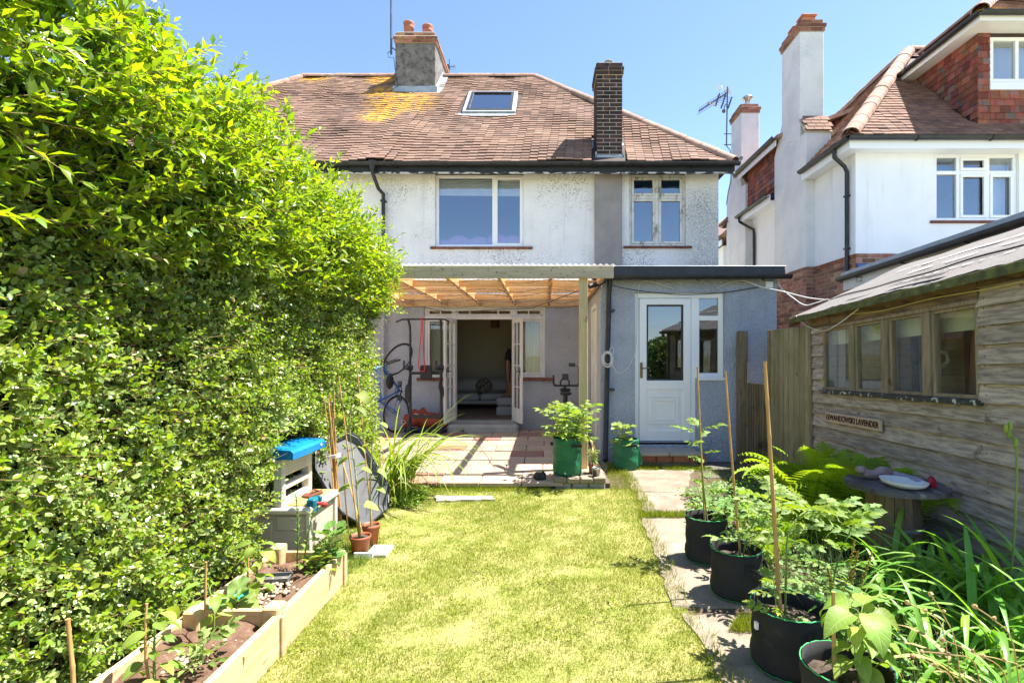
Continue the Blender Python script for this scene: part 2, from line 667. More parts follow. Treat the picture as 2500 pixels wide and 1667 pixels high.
mat("cushion_fabric", (.10, .095, .08), (.32, .28, .2), 26, 2, .95, contrast=(.5, .56))
mat("lamp_fabric", (.16, .08, .05), (.12, .06, .04), 5, 3, .9)
mat("curtain", (.62, .58, .42), (.54, .50, .36), 5, 4, .9, stretch=(4, 4, .3))
mat("concrete_step", (.36, .34, .30), (.27, .26, .23), 4, 7, .92, .4, 50, c3=(.04, .04, .04), s3=2.6, t3=(.60, .70))


# ================================================================== builders shared by the buildings
def wall_holes(mb, x0, x1, z0, z1, y0, y1, holes):
    """wall slab in the XZ plane between depths y0 (front) and y1, with rectangular openings and their reveals"""
    xs = sorted({x0, x1, *[h[0] for h in holes], *[h[1] for h in holes]})
    zs = sorted({z0, z1, *[h[2] for h in holes], *[h[3] for h in holes]})
    xs = [x for x in xs if x0 <= x <= x1]
    zs = [z for z in zs if z0 <= z <= z1]

    def solid(i, j):
        if not (0 <= i < len(xs) - 1 and 0 <= j < len(zs) - 1):
            return False
        cx, cz = (xs[i] + xs[i + 1]) / 2, (zs[j] + zs[j + 1]) / 2
        return not any(h[0] < cx < h[1] and h[2] < cz < h[3] for h in holes)
    for i in range(len(xs) - 1):
        for j in range(len(zs) - 1):
            if not solid(i, j):
                continue
            a, b, c, d = xs[i], xs[i + 1], zs[j], zs[j + 1]
            mb.quad((a, y0, c), (b, y0, c), (b, y0, d), (a, y0, d))
            mb.quad((b, y1, c), (a, y1, c), (a, y1, d), (b, y1, d))
            if not solid(i - 1, j):
                mb.quad((a, y1, c), (a, y0, c), (a, y0, d), (a, y1, d))
            if not solid(i + 1, j):
                mb.quad((b, y0, c), (b, y1, c), (b, y1, d), (b, y0, d))
            if not solid(i, j - 1):
                mb.quad((a, y1, c), (b, y1, c), (b, y0, c), (a, y0, c))
            if not solid(i, j + 1):
                mb.quad((a, y0, d), (b, y0, d), (b, y1, d), (a, y1, d))
    return mb


def frame_rect(mb, x0, x1, z0, z1, w, y0, y1, c=.006):
    mb.box(x0, x1, y0, y1, z1 - w, z1, c)
    mb.box(x0, x1, y0, y1, z0, z0 + w, c)
    mb.box(x0, x0 + w, y0 + .001, y1 - .001, z0 + w, z1 - w, c)
    mb.box(x1 - w, x1, y0 + .001, y1 - .001, z0 + w, z1 - w, c)
    return mb


def pane(parent, x0, x1, z0, z1, y, m):
    return MB().box(x0, x1, y, y + .006, z0, z1).build("pane", m, parent)


def half_gutter(a, b, up=(0, 0, 1), out=None, rad=.058):
    """half round gutter from a to b"""
    mb = MB()
    a, b = Vector(a), Vector(b)
    ax = (b - a).normalized()
    up = Vector(up)
    side = ax.cross(up).normalized()
    n = 8
    ring = []
    for q, rr in ((0, rad), (1, rad - .006)):
        ring.append([side * (math.cos(math.pi + math.pi * k / n) * rr) + up * (math.sin(math.pi + math.pi * k / n) * rr) for k in range(n + 1)])
    sec = ring[0] + ring[1][::-1]
    m = len(sec)
    vs = [a + s for s in sec] + [b + s for s in sec]
    fs = [[k, (k + 1) % m, m + (k + 1) % m, m + k] for k in range(m)]
    fs.append(list(range(m)))
    fs.append(list(range(2 * m - 1, m - 1, -1)))
    mb.add(vs, fs, None, False)
    # lip bead on the outer edge
    return mb


def tile_field(o, u, s, W0, W1, nrows, gauge, tw, skip=None, sag=None, seed=1, thick=.014):
    """yields (matrix) for plain tiles on a slope. o eave origin, u along the eave, s up the slope;
    W0(t), W1(t): extent along u at slope distance t"""
    rr = random.Random(seed)
    u, s = Vector(u).normalized(), Vector(s).normalized()
    nrm = u.cross(s).normalized()
    if nrm.z < 0:
        nrm = -nrm
    for k in range(nrows):
        t = k * gauge
        a, b = W0(t + gauge * .5), W1(t + gauge * .5)
        x = a + (tw * .5 if k % 2 else 0) - tw
        while x < b:
            x += tw
            c = x + tw * .5
            if c < a or c > b:
                continue
            p = Vector(o) + u * c + s * t
            if skip and skip(p):
                continue
            lift = rr.uniform(0, .006)
            if sag:
                p = p + nrm * sag(p.x, t)
            tilt = .13 + rr.uniform(-.03, .04)
            yaw = rr.gauss(0, .012)
            if rr.random() < .025:
                p = p - s * rr.uniform(.01, .03)
                yaw += rr.gauss(0, .04)
            ux = (u * math.cos(yaw) + s * math.sin(yaw)).normalized()
            ss = (s * math.cos(yaw) - u * math.sin(yaw)).normalized()
            ss = (ss - nrm * tilt).normalized()
            nn = ux.cross(ss)
            if nn.z < 0:
                nn = -nn
            M = Matrix((ux, ss, nn)).transposed().to_4x4()
            M.translation = p + nrm * (.036 + lift)
            yield k, M


def lay_tiles(parent, name, items, m, size, max_single, in_view, rest_name=None):
    """the tiles largest in view one by one, the rest in one mesh"""
    tw, tl, th = size
    mb = MB()
    mb.box(-tw / 2 + .002, tw / 2 - .002, -.004, tl, -th, 0, .003)
    me = mb.mesh(name)
    me.materials.append(MATS[m])
    cand = [(k, M) for k, M in items if in_view(M.translation)]
    cand.sort(key=lambda q: q[1].translation.y)
    single = cand[:max_single]
    ids = {id(M) for _, M in single}
    for _, M in single:
        ob(name, me, m, parent, M=M)
    rest = [M for _, M in items if id(M) not in ids]
    if rest:
        A = np.array([np.array(M) for M in rest])
        bv = [(-tw / 2 + .002, -.004, -th), (tw / 2 - .002, -.004, -th), (tw / 2 - .002, tl, -th), (-tw / 2 + .002, tl, -th),
              (-tw / 2 + .002, -.004, 0), (tw / 2 - .002, -.004, 0), (tw / 2 - .002, tl, 0), (-tw / 2 + .002, tl, 0)]
        me2 = spread(bv, BX_F, A[:, :3, 3], A[:, :3, 0], A[:, :3, 1], A[:, :3, 2], np.ones(len(rest)), rest_name or name, None, True)
        ob(rest_name or name, me2, m, parent, kind="stuff")


def ridge_run(parent, a, b, m, rad=.12, L=.42, lift=.02, name="ridge_tile"):
    a, b = Vector(a), Vector(b)
    d = b - a
    n = max(1, round(d.length / L))
    ax = d.normalized()
    up = Vector((0, 0, 1))
    side = ax.cross(up).normalized()
    up = side.cross(ax).normalized()
    L = d.length / n
    mb = MB()
    vs, fs = [], []
    K = 8
    for j, (t, rr) in enumerate(((0.0, rad), (L + .015, rad * .97))):
        for q in (rr, rr - .016):
            for k in range(K + 1):
                th = math.pi * (-.04 + 1.08 * k / K)
                vs.append((math.cos(th) * q, t, math.sin(th) * q * .85))
    W = K + 1
    for k in range(K):
        fs.append([k, k + 1, 2 * W + k + 1, 2 * W + k])
        fs.append([W + k + 1, W + k, 3 * W + k, 3 * W + k + 1])
        fs.append([k + 1, k, W + k, W + k + 1])
        fs.append([2 * W + k, 2 * W + k + 1, 3 * W + k + 1, 3 * W + k])
    mb.add(vs, fs[0::4] + fs[1::4], None, True)
    mb.add(vs, fs[2::4] + fs[3::4], None, False)
    me = mb.mesh(name)
    for i in range(n):
        M = Matrix((side, ax, up)).transposed().to_4x4()
        M.translation = a + ax * (L * i) + up * (lift - .05 + random.uniform(-.006, .006))
        ob(name, me, m, parent, M=M)


def brick_face(parent, m, axis, fixed, a0, a1, z0, z1, course=.075, bl=.225, depth=.02, name="brick", limit=None, proud=.004, half_first=False, bond=True, ids=None, rnd_seed=3):
    """single bricks on one vertical face. axis 'x': face at Y=fixed looking -Y, running along X; axis 'y': face at X=fixed looking -X, running along Y"""
    rr = random.Random(rnd_seed)
    j = .010
    nz = round((z1 - z0) / course)
    ch = (z1 - z0) / nz
    meshes = {}

    def get(w):
        key = round(w, 3)
        if key not in meshes:
            mb = MB()
            if axis == 'x':
                mb.box(-w / 2, w / 2, -proud, depth, -ch / 2 + j / 2, ch / 2 - j / 2, .003)
            else:
                mb.box(-proud, depth, -w / 2, w / 2, -ch / 2 + j / 2, ch / 2 - j / 2, .003)
            meshes[key] = mb.mesh(name)
        return meshes[key]
    out = []
    for k in range(nz):
        z = z0 + ch * (k + .5)
        x = a0 - (bl / 2 if (k % 2) ^ half_first else 0)
        while x < a1 - .012:
            s, e = max(x, a0), min(x + bl, a1)
            x += bl
            if e - s < .03:
                continue
            out.append((s, e, z))
    for s, e, z in out:
        c = (s + e) / 2
        w = e - s - j
        dp = rr.uniform(-.0015, .0015)
        M = Matrix.Translation((c, fixed + dp, z) if axis == 'x' else (fixed + dp, c, z))
        yield w, M, get
    return


def put_bricks(parent, m, gen, limit=300, key=None, name="brick"):
    L = list(gen)
    if key:
        L.sort(key=key)
    rest = MB()
    for i, (w, M, get) in enumerate(L):
        me = get(w)
        if i < limit:
            ob(name, me, m, parent, M=M)
        else:
            rest.add([v.co for v in me.vertices], [list(p.vertices) for p in me.polygons], M, r=random.random())
    if rest.v:
        rest.build(name, m, parent, kind="stuff")

# ================================================================== the semi-detached house
HY = 10.1                      # rear wall
EY, EZ = 9.72, 5.08            # eave line
RY, RZ = 13.6, 8.70            # ridge
HXR, HXL = 3.36, -9.95
EXR, EXL = 3.55, -10.2
RXR, RXL = -0.24, -6.29
SL = math.hypot(RY - EY, RZ - EZ)

house = thing("semi_detached_house", "semi-detached house with clay tiled hip roof, white upper wall and grey lower wall", "house", (0, HY, 0))
UW = [(-2.12, -0.40, 3.585, 5.0), (1.63, 2.73, 3.6, 5.0)]
mb = wall_holes(MB(), HXL, HXR, 2.5, 5.03, HY, HY + .25, UW)
mb.build("upper_wall", "white_render", house)
LWX0, LWX1 = -2.337, 0.008
wall_holes(MB(), HXL, HXR, -.1, 2.498, HY + .002, HY + .25, [(LWX0, LWX1, 1.06, 2.45), (-1.77, -.58, .2, 1.06)]).build("lower_wall", "lilac_render", house)
mb = MB()
mb.box(HXR - .25, HXR - .002, HY + .25, 17.2, -.1, 5.03)
mb.box(HXL + .002, HXL + .25, HY + .25, 17.2, -.1, 5.03)
mb.box(HXL, HXR, 17.2, 17.45, -.1, 5.03)
mb.build("side_wall", "white_render", house)
# rooms behind the openings
mb = MB()
mb.box(-3.6, 1.0, 14.3, 14.4, .15, 2.6)
mb.box(-3.7, -3.6, HY + .25, 14.3, .15, 2.6)
mb.box(1.0, 1.1, HY + .25, 14.3, .15, 2.6)
mb.build("room_wall", "room_paint", house)
MB().box(-3.6, 1.0, HY + .25, 14.3, 2.6, 2.68).build("room_ceiling", "room_ceiling", house)
MB().box(-3.6, 1.0, HY + .05, 14.3, .1, .2).build("room_floor", "room_floor", house)
mb = MB()
mb.box(-3.6, 3.1, 13.2, 13.3, 2.8, 5.0)
mb.box(-3.7, -3.6, HY + .25, 13.2, 2.8, 5.0)
mb.box(3.0, 3.1, HY + .25, 13.2, 2.8, 5.0)
mb.box(.5, .6, HY + .25, 13.2, 2.8, 5.0)
mb.box(-3.7, 3.1, HY + .25, 13.2, 2.72, 2.8)
mb.box(-3.7, 3.1, HY + .25, 13.2, 4.96, 5.0)
mb.build("bedroom_wall", "bedroom_paint", house)

# grey cement strip below the kitchen chimney
MB().box(.96, 1.478, 9.985, HY + .01, 2.5, 4.99, .012).build("chimney_breast", "cement_render", house)

# upper windows -----------------------------------------------------------
x0, x1, z0, z1 = UW[0]
w = MB()
frame_rect(w, x0, x1, z0, z1, .06, HY + .07, HY + .14)
xm = gx(1206, HY + .1)
w.box(xm - .03, xm + .03, HY + .071, HY + .139, z0 + .06, z1 - .06, .005)
win = w.build("window", "upvc", house)
frame_rect(MB(), xm + .02, x1 - .03, z0 + .03, z1 - .04, .055, HY + .055, HY + .085).build("sash", "upvc", win)
pane(win, x0 + .05, xm - .02, z0 + .05, z1 - .05, HY + .10, "glass_blue")
pane(win, xm + .07, x1 - .08, z0 + .08, z1 - .09, HY + .10, "glass_blue")
b = MB()
nb = 9
for k in range(nb):
    zt = z1 - .09 - k * .034
    b.tube([(x0 + .06, HY + .145, zt), (xm, HY + .145, zt - .01 * math.sin(k)), (x1 - .06, HY + .145, zt - .015)], .02, 6)
b.build("blind", "blind_white", win)
p = MB()
for i, (a, h) in enumerate(((-2.0, .12), (-1.7, .2), (-1.3, .18), (-.95, .23), (-.62, .2))):
    p.ball((a, HY + .29, z0 + .05), (.28, .13, h + .04), 12, 8)
p.build("bedding", "pink_cloth", win)
s = MB()
xs = np.arange(gx(1051, HY), gx(1289, HY), .11)
for k, xx in enumerate(xs):
    s.box(xx, xx + .106, HY - .05, HY + .10, z0 - .045 + random.uniform(-.003, .003), z0 - .003, .004, r=random.random())
s.build("sill", "brick_sill", win)
MB().box(x0 - .02, x1 + .02, 9.86, HY + .13, 5.0, 5.028).build("window_head", "dark_fascia", win)

x0, x1, z0, z1 = UW[1]
w = MB()
frame_rect(w, x0, x1, z0, z1, .055, HY + .06, HY + .13, .004)
xm = (x0 + x1) / 2
zt = gz(480, HY)
w.box(xm - .035, xm + .035, HY + .05, HY + .129, z0 + .055, z1 - .055, .006)
w.box(x0 + .055, x1 - .055, HY + .045, HY + .128, zt - .03, zt + .03, .006)
win2 = w.build("window", "flaking_window", house)
for a, bb, c, d in ((x0 + .055, xm - .035, z0 + .055, zt - .03), (xm + .035, x1 - .055, z0 + .055, zt - .03),
                    (x0 + .055, xm - .035, zt + .03, z1 - .055), (xm + .035, x1 - .055, zt + .03, z1 - .055)):
    frame_rect(MB(), a + .003, bb - .003, c + .003, d - .003, .045, HY + .045, HY + .10, .004).build("sash", "flaking_window", win2)
    pane(win2, a + .04, bb - .04, c + .04, d - .04, HY + .08, "glass_blue")
s = MB()
for xx in np.arange(gx(1522, HY), gx(1687, HY) - .05, .11):
    s.box(xx, xx + .106, HY - .05, HY + .10, z0 - .045, z0 - .003, .004, r=random.random())
s.build("sill", "brick_sill", win2)
MB().box(x0 - .02, x1 + .02, 9.86, HY + .12, 5.0, 5.028).build("window_head", "dark_fascia", win2)

# french window ------------------------------------------------------------
FY = HY + .03
m1, m2 = -1.77, -.58           # posts beside the doors
ztr = gz(775, HY)              # transom
fw = MB()
fw.box(LWX0, LWX1, FY, FY + .09, 2.39, 2.448, .005)
fw.box(LWX0, LWX1, FY - .012, FY + .089, ztr - .035, ztr + .035, .005)
for xx in (LWX0, m1 - .005, m2 - .055, LWX1 - .06):
    zb = 1.062 if xx in (LWX0, LWX1 - .06) else .205
    fw.box(xx, xx + .06, FY + .001, FY + .088, zb, ztr - .035, .005)
    fw.box(xx, xx + .06, FY + .001, FY + .088, ztr + .035, 2.39, .005)
for a, bb in ((LWX0, m1), (m2, LWX1)):
    fw.box(a, bb, FY - .02, FY + .1, 1.062, 1.115, .005)
french = fw.build("french_window", "old_white_wood", house)
for a, bb, nm in ((LWX0 + .06, m1 - .005, 1), (m1 + .055, m2 - .055, 2), (m2 + .005, LWX1 - .06, 1)):
    f = frame_rect(MB(), a + .002, bb - .002, ztr + .037, 2.388, .035, FY + .01, FY + .06, .003)
    for q in range(nm):
        xq = a + (bb - a) * (q + 1) / (nm + 1) if nm == 1 else (a + (bb - a) * (.24 if q == 0 else .75))
        f.box(xq - .012, xq + .012, FY + .012, FY + .058, ztr + .072, 2.353, .003)
    f.build("top_light", "old_white_wood", french)
    pane(french, a + .03, bb - .03, ztr + .065, 2.36, FY + .035, "glass_clear")
for a, bb in ((LWX0 + .06, m1 - .005), (m2 + .005, LWX1 - .06)):
    frame_rect(MB(), a + .002, bb - .002, 1.118, ztr - .037, .04, FY + .005, FY + .055, .003).build("sash", "old_white_wood", french)
    pane(french, a + .035, bb - .035, 1.15, ztr - .07, FY + .03, "glass_clear")
    cu = MB()
    n = 26
    vs = []
    for i in range(n + 1):
        xx = a + .02 + (bb - a - .02) * i / n
        yy = FY + .20 + .028 * math.sin(i * 1.9) + .012 * math.sin(i * 4.1)
        vs += [(xx, yy, 1.0), (xx + .01 * math.sin(i), yy + .01, 2.44)]
    cu.add(vs, [[2 * i, 2 * i + 2, 2 * i + 3, 2 * i + 1] for i in range(n)], None, True)
    cu.build("curtain", "curtain", french)
    s = MB()
    aa, b2 = (gx(1018, HY), gx(1094, HY)) if a < -1.5 else (gx(1275, HY) - .1, gx(1342, HY))
    for xx in np.arange(aa, b2 - .05, .115):
        s.box(xx, xx + .111, HY - .045, HY + .03, 1.0, 1.058, .004, r=random.random())
    s.build("sill", "brick_sill", french)


def french_door(hx, ang, hinge):
    """leaf hung at hx, swung out by ang; hinge -1 left leaf, +1 right leaf; local x runs from hinge to free edge"""
    W, H, T = .56, ztr - .035 - .23, .042
    M = Matrix.Translation((hx, HY - .01, .235)) @ Matrix.Rotation(ang, 4, 'Z')
    f = MB()
    f.box(0, W, -T / 2, T / 2, 0, .26, .004)
    f.box(0, W, -T / 2, T / 2, H - .09, H, .004)
    for q in (0, W - .085):
        f.box(q, q + .085, -T / 2 + .001, T / 2 - .001, .26, H - .09, .004)
    d = f.build("door", "old_white_wood", house, M=M)
    g = MB()
    g.box(W / 2 - .011, W / 2 + .011, -.014, .014, .26, H - .09, .003)
    for q in range(1, 4):
        zz = .26 + (H - .35) * q / 4
        g.box(.085, W - .085, -.0135, .0135, zz - .011, zz + .011, .003)
    ob("glazing_bar", g.mesh("glazing_bar"), "old_white_wood", d, local=True)
    ob("pane", MB().box(.08, W - .08, -.002, .002, .25, H - .08).mesh("pane"), "glass_clear", d, local=True)
    hd = MB()
    for sy in (-1, 1):
        hd.box(W - .055, W - .03, sy * (T / 2), sy * (T / 2 + .006), .85, 1.02, .002)
        hd.tube([(W - .042, sy * (T / 2), .96), (W - .042, sy * (T / 2 + .045), .96), (W - .15, sy * (T / 2 + .045), .955)], .008, 6)
    ob("handle", hd.mesh("handle"), "black_gutter", d, local=True)
    return d


french_door(-1.727, R(-101), -1)
french_door(-.618, R(-69), 1)
st = MB()
st.box(gx(1090, 9.6), gx(1267, 9.6), 9.58, HY, .03, .215, .045)
st.box(-1.80, -.55, 9.93, HY + .1, .2, .238, .01)
st.build("door_step", "concrete_step", house)

# roof ---------------------------------------------------------------------
mb = MB()
A, B, C, D = (EXL, EY, EZ), (EXR, EY, EZ), (RXR, RY, RZ), (RXL, RY, RZ)
BY = 2 * RY - EY
A2, B2 = (EXL, BY, EZ), (EXR, BY, EZ)
for q in ([A, B, C, D], [B, B2, C], [B2, A2, D, C], [A2, A, D]):
    mb.add(q, [list(range(len(q)))])
mb.quad((EXL, EY, EZ - .02), (EXL, BY, EZ - .02), (EXR, BY, EZ - .02), (EXR, EY, EZ - .02))
roof = mb.build("roof", "underlay", house)
hipR = (EXR - RXR) / SL
hipL = (RXL - EXL) / SL


def sag(x, t):
    v = .016 * math.sin(x * 2.3 + 1) + .012 * math.sin(x * 5.1 + t * 2.0) + .012 * math.sin(t * 3.1 + x)
    v += .055 * math.exp(-((x + 3.1) / .32) ** 2) * max(0, 1 - t / 4.2) - .03 * math.exp(-((x + 2.4) / .5) ** 2) + .03 * math.exp(-((x + 3.9) / .5) ** 2) * (t / 5)
    return v


def skip_house(p):
    if -3.72 < p.x < -2.58 and p.y > 12.60:
        return True
    if .93 < p.x < 1.53 and p.y < 10.58:
        return True
    # roof light opening
    return -1.90 < p.x < -.56 and 11.48 < p.y < 12.60


sdir = Vector((0, RY - EY, RZ - EZ)).normalized()
items = list(tile_field((0, EY - .02, EZ), (1, 0, 0), sdir, lambda t: EXL + hipL * t, lambda t: EXR - hipR * t, int(SL / .125) + 1, .125, .167, skip_house, sag, 5))
lay_tiles(roof, "roof_tile", items, "roof_clay", (.167, .20, .022), 300, lambda p: -4.6 < p.x < 3.6)
ridge_run(roof, (RXL, RY, RZ + .03), (-3.66, RY, RZ + .03), "ridge_clay", .125, .42)
ridge_run(roof, (-2.64, RY, RZ + .03), (RXR, RY, RZ + .03), "ridge_clay", .125, .42)
ridge_run(roof, (EXR, EY, EZ + .03), (RXR, RY, RZ + .03), "ridge_clay", .13, .40)
ridge_run(roof, (EXL, EY, EZ + .03), (RXL, RY, RZ + .03), "ridge_clay", .13, .40)
h = MB()
c0 = Vector((EXR + .02, EY - .02, EZ))
h.tube([c0 + Vector((.10 * q + .05 * math.sin(4 * q), -.02 * q, .0 + .10 * q + .06 * math.sin(5 * q))) for q in np.linspace(0, 1.0, 10)], .012, 6)
h.build("hip_iron", "black_gutter", roof)

# skylight
n_ = Vector((1, 0, 0)).cross(sdir)
Ms = Matrix((Vector((1, 0, 0)), sdir, n_)).transposed().to_4x4()
yb = 11.56
Ms.translation = Vector((gx(1128.7, yb), yb, EZ + (yb - EY) * (RZ - EZ) / (RY - EY)))
SW, SLN = 1.18, 1.42
sk = MB()
for (a, bb, c, d) in ((0, SW, 0, .10), (0, SW, SLN - .10, SLN), (0, .10, .10, SLN - .10), (SW - .10, SW, .10, SLN - .10)):
    sk.box(a, bb, c, d, -.12, .085, .008)
sky_l = sk.build("skylight", "lead", house, M=Ms)
MB_ = MB()
for (a, bb, c, d) in ((.08, SW - .08, .08, .15), (.08, SW - .08, SLN - .15, SLN - .08), (.08, .15, .15, SLN - .15), (SW - .15, SW - .08, .15, SLN - .15)):
    MB_.box(a, bb, c, d, 0, .10, .006)
ob("sash", MB_.mesh("sash"), "black_gutter", sky_l, local=True)
ob("pane", MB().box(.14, SW - .14, .14, SLN - .14, .06, .07).mesh("pane"), "glass_sky", sky_l, local=True)
ob("backing", MB().box(.05, SW - .05, .05, SLN - .05, -.115, -.10).mesh("backing"), "room_ceiling", sky_l, local=True)
ob("apron_flashing", MB().box(-.08, SW + .08, -.16, .0, .03, .045, .004).mesh("apron_flashing"), "lead", sky_l, local=True)

# eaves --------------------------------------------------------------------
half_gutter((EXR + .06, EY - .055, EZ - .02), (EXL, EY - .055, EZ - .02), rad=.062).build("gutter", "black_gutter", house)
for xx in np.arange(-4.6, 3.5, .92):
    g = MB()
    g.tube([(xx, EY - .055 + .068 * math.cos(a), EZ - .02 + .068 * math.sin(a)) for a in np.linspace(math.pi, 2 * math.pi, 7)], .008, 5)
    g.box(xx - .015, xx + .015, EY - .05, EY + .05, EZ - .10, EZ - .08)
    g.build("gutter_bracket", "black_gutter", house)
MB().box(EXL, EXR, EY + .03, EY + .055, EZ - .17, EZ - .025, .004).build("fascia", "dark_fascia", house)
MB().box(EXL, EXR, EY + .02, EY + .062, EZ - .20, EZ - .172, .004).build("fascia_edge", "flaking_paint", house)
MB().box(EXL, EXR, EY + .063, HY - .002, EZ - .075, EZ - .055).build("soffit", "dark_fascia", house)
dp = MB()
px_, hy_ = gx(935, 10.0), 10.02
dp.tube([(gx(910, 9.68), EY - .055, EZ - .07), (gx(910, 9.68), EY - .05, EZ - .22), (px_ - .07, 9.95, EZ - .42), (px_, hy_, EZ - .50), (px_, hy_, EZ - .7), (px_, hy_, 2.7)], .036, 10)
dp.lathe([(.04, 0), (.075, .10), (.08, .16)], 10, Matrix.Translation((gx(910, 9.68), EY - .055, EZ - .16)))
for zz in (4.45, 3.4):
    dp.box(px_ - .05, px_ + .05, hy_ - .04, HY, zz - .015, zz + .015, .003)
dp.build("downpipe", "black_gutter", house)
MB().tube([(px_, hy_, 2.46), (px_, hy_, .3)], .036, 10).build("downpipe", "lilac_render", house)

# party chimney ------------------------------------------------------------
cx0, cx1, cy0, cy1 = gx(965, 12.7), gx(1063, 12.7), 12.7, 14.65
ch = MB()
ch.box(cx0, cx1, cy0, cy1, 7.0, 9.07, .012)
party = ch.build("chimney", "chimney_render", house)
for k, (zz, o_) in enumerate(((9.07, .03), (9.145, .05), (9.25, .0))):
    MB().box(cx0 - o_ + .012, cx1 + o_ - .012, cy0 - o_ + .012, cy1 + o_ - .012, zz, zz + .075).build("mortar_core", "mortar_pale", party)
    put_bricks(party, "red_brick", brick_face(party, None, 'x', cy0 - o_, cx0 - o_, cx1 + o_, zz, zz + .074, half_first=bool(k % 2), rnd_seed=k))
    for yy in np.arange(cy0 - o_ + .02, cy1 + o_, .225):
        MB().box(cx1 + o_ - .02, cx1 + o_ + .003, yy + .005, yy + .22, zz + .004, zz + .07, .003).build("brick", "red_brick", party)
MB().box(cx0 - .02, cx1 + .02, cy0 - .02, cy1 + .02, 9.221, 9.249, .01).build("mortar_fillet", "mortar_pale", party)
MB().box(cx0 + .02, cx1 - .02, cy0 + .02, cy1 - .02, 9.32, 9.37, .02).build("flaunching", "cement_render", party)
for pxx in (997, 1043):
    p = MB()
    X = gx(pxx, 13.0)
    tall = .42 if pxx == 997 else .34
    p.lathe([(.10, 0), (.115, .05), (.115, tall - .16), (.128, tall - .15), (.128, tall - .12), (.115, tall - .11), (.135, tall - .05), (.14, tall - .02), (.13, tall), (.10, tall), (.09, tall - .2)], 18, Matrix.Translation((X, 13.05, 9.36)))
    p.build("chimney_pot", "terracotta", party)
f = MB()
f.box(cx0 - .06, cx1 + .05, cy0 - .03, cy0 + .01, 7.78, 8.02, .006)
f.prism([(cx1 + .004, cy0 - .02, 7.80), (cx1 + .004, cy0 - .02, 8.0), (cx1 + .004, RY, 8.86), (cx1 + .004, RY, 8.66)], (.02, 0, 0))
f.prism([(cx1 + .0, cy0 - .05, 7.80), (cx1 + .16, cy0 - .05, 7.80), (cx1 + .16, RY - .05, 8.70), (cx1, RY - .05, 8.70)], (0, -.01, .02))
f.build("flashing", "lead", party)

# kitchen chimney: every brick ------------------------------------------------
kx0, kx1, ky0, ky1 = .985, 1.475, 9.90, 10.52
k1 = MB()
k1.box(kx0 + .006, kx1 - .006, ky0 + .006, ky1 - .006, 4.95, 7.0)
stack = k1.build("chimney", "mortar_pale", house)
put_bricks(stack, "dark_brick", brick_face(stack, None, 'x', ky0 + .004, kx0, kx1, 5.0, 6.80, bl=.2466, rnd_seed=8))
put_bricks(stack, "dark_brick", brick_face(stack, None, 'y', kx0 + .004, ky0 + .02, ky1, 5.0, 6.80, bl=.225, rnd_seed=9))
for zz, o_ in ((6.80, .022), (6.875, .03), (6.96, .005)):
    MB().box(kx0 - o_ + .01, kx1 + o_ - .01, ky0 - o_ + .01, ky1 + o_ - .01, zz, zz + .073).build("mortar_core", "mortar_pale", stack)
    put_bricks(stack, "dark_brick", brick_face(stack, None, 'x', ky0 - o_, kx0 - o_, kx1 + o_, zz, zz + .074, bl=.25, rnd_seed=3))
    put_bricks(stack, "dark_brick", brick_face(stack, None, 'y', kx0 - o_, ky0 - o_ + .02, ky1 + o_, zz, zz + .074, bl=.225, rnd_seed=4))
MB().box(kx0 + .03, kx1 - .03, ky0 + .03, ky1 - .03, 7.03, 7.06, .01).build("flaunching", "cement_render", stack)
MB().lathe([(.075, 0), (.08, .02), (.08, .10), (.085, .11), (.085, .13), (.05, .165), (.0, .17)], 14, Matrix.Translation((1.24, 10.15, 7.05))).build("flue_cowl", "chimney_render", stack)
fl = MB()
fl.box(kx0 - .02, kx1 + .02, ky0 - .02, ky0 + .005, 5.10, 5.28, .005)
fl.prism([(kx0 - .02, ky0 - .03, 5.05), (kx0 - .16, ky0 - .06, 5.10), (kx0 - .15, ky0 + .45, 5.60), (kx0 - .02, ky0 + .5, 5.72)], (0, -.01, .03))
fl.prism([(kx1 + .02, ky0 - .03, 5.05), (kx1 + .14, ky0 - .06, 5.12), (kx1 + .13, ky0 + .45, 5.60), (kx1 + .02, ky0 + .5, 5.72)], (0, -.01, .03))
fl.box(kx0 - .025, kx0 - .002, ky0 - .02, ky1, 5.1, 5.34)
fl.box(kx1 + .002, kx1 + .025, ky0 - .02, ky1, 5.1, 5.34)
fl.build("flashing", "lead", stack)

# rear extension -------------------------------------------------------------
XF = 7.36
ex0, ex1, ez = .785, 3.27, 2.60
dx0, dx1, dxw = gx(1550, XF), gx(1700.7, XF), gx(1769, XF)
dz0, dz1, wz0 = gz(1079, XF), gz(714, XF), gz(923, XF)
ext = thing("rear_extension", "flat roofed grey roughcast extension with white door, beside the pergola", "extension", (2, XF, 0))
wall_holes(MB(), ex0, ex1, -.1, ez, XF, XF + .2, [(dx0, dx1, dz0, dz1), (dx1, dxw, wz0, dz1)]).build("front_wall", "grey_render", ext)
sw = MB()
sdy0, sdy1, sdz0, sdz1 = 7.82, 8.62, .22, 2.28
for a, bb, c, d in ((XF + .2, sdy0, -.1, ez), (sdy1, HY, -.1, ez), (sdy0, sdy1, sdz1, ez), (sdy0, sdy1, -.1, sdz0)):
    sw.box(ex0, ex0 + .2, a, bb, c, d)
sw.build("side_wall", "cream_side", ext)
MB().box(ex1 - .2, ex1, XF + .2, HY, -.1, ez).build("side_wall", "grey_render", ext)
MB().box(ex0 + .2, ex1 - .2, 9.9, HY, .1, ez).build("inner_wall", "room_paint", ext)
MB().box(ex0 + .2, ex1 - .2, XF + .2, 9.9, .1, .2).build("kitchen_floor", "room_floor", ext)
sd = MB()
sd.box(ex0 - .02, ex0 + .08, sdy0, sdy0 + .07, sdz0, sdz1, .006)
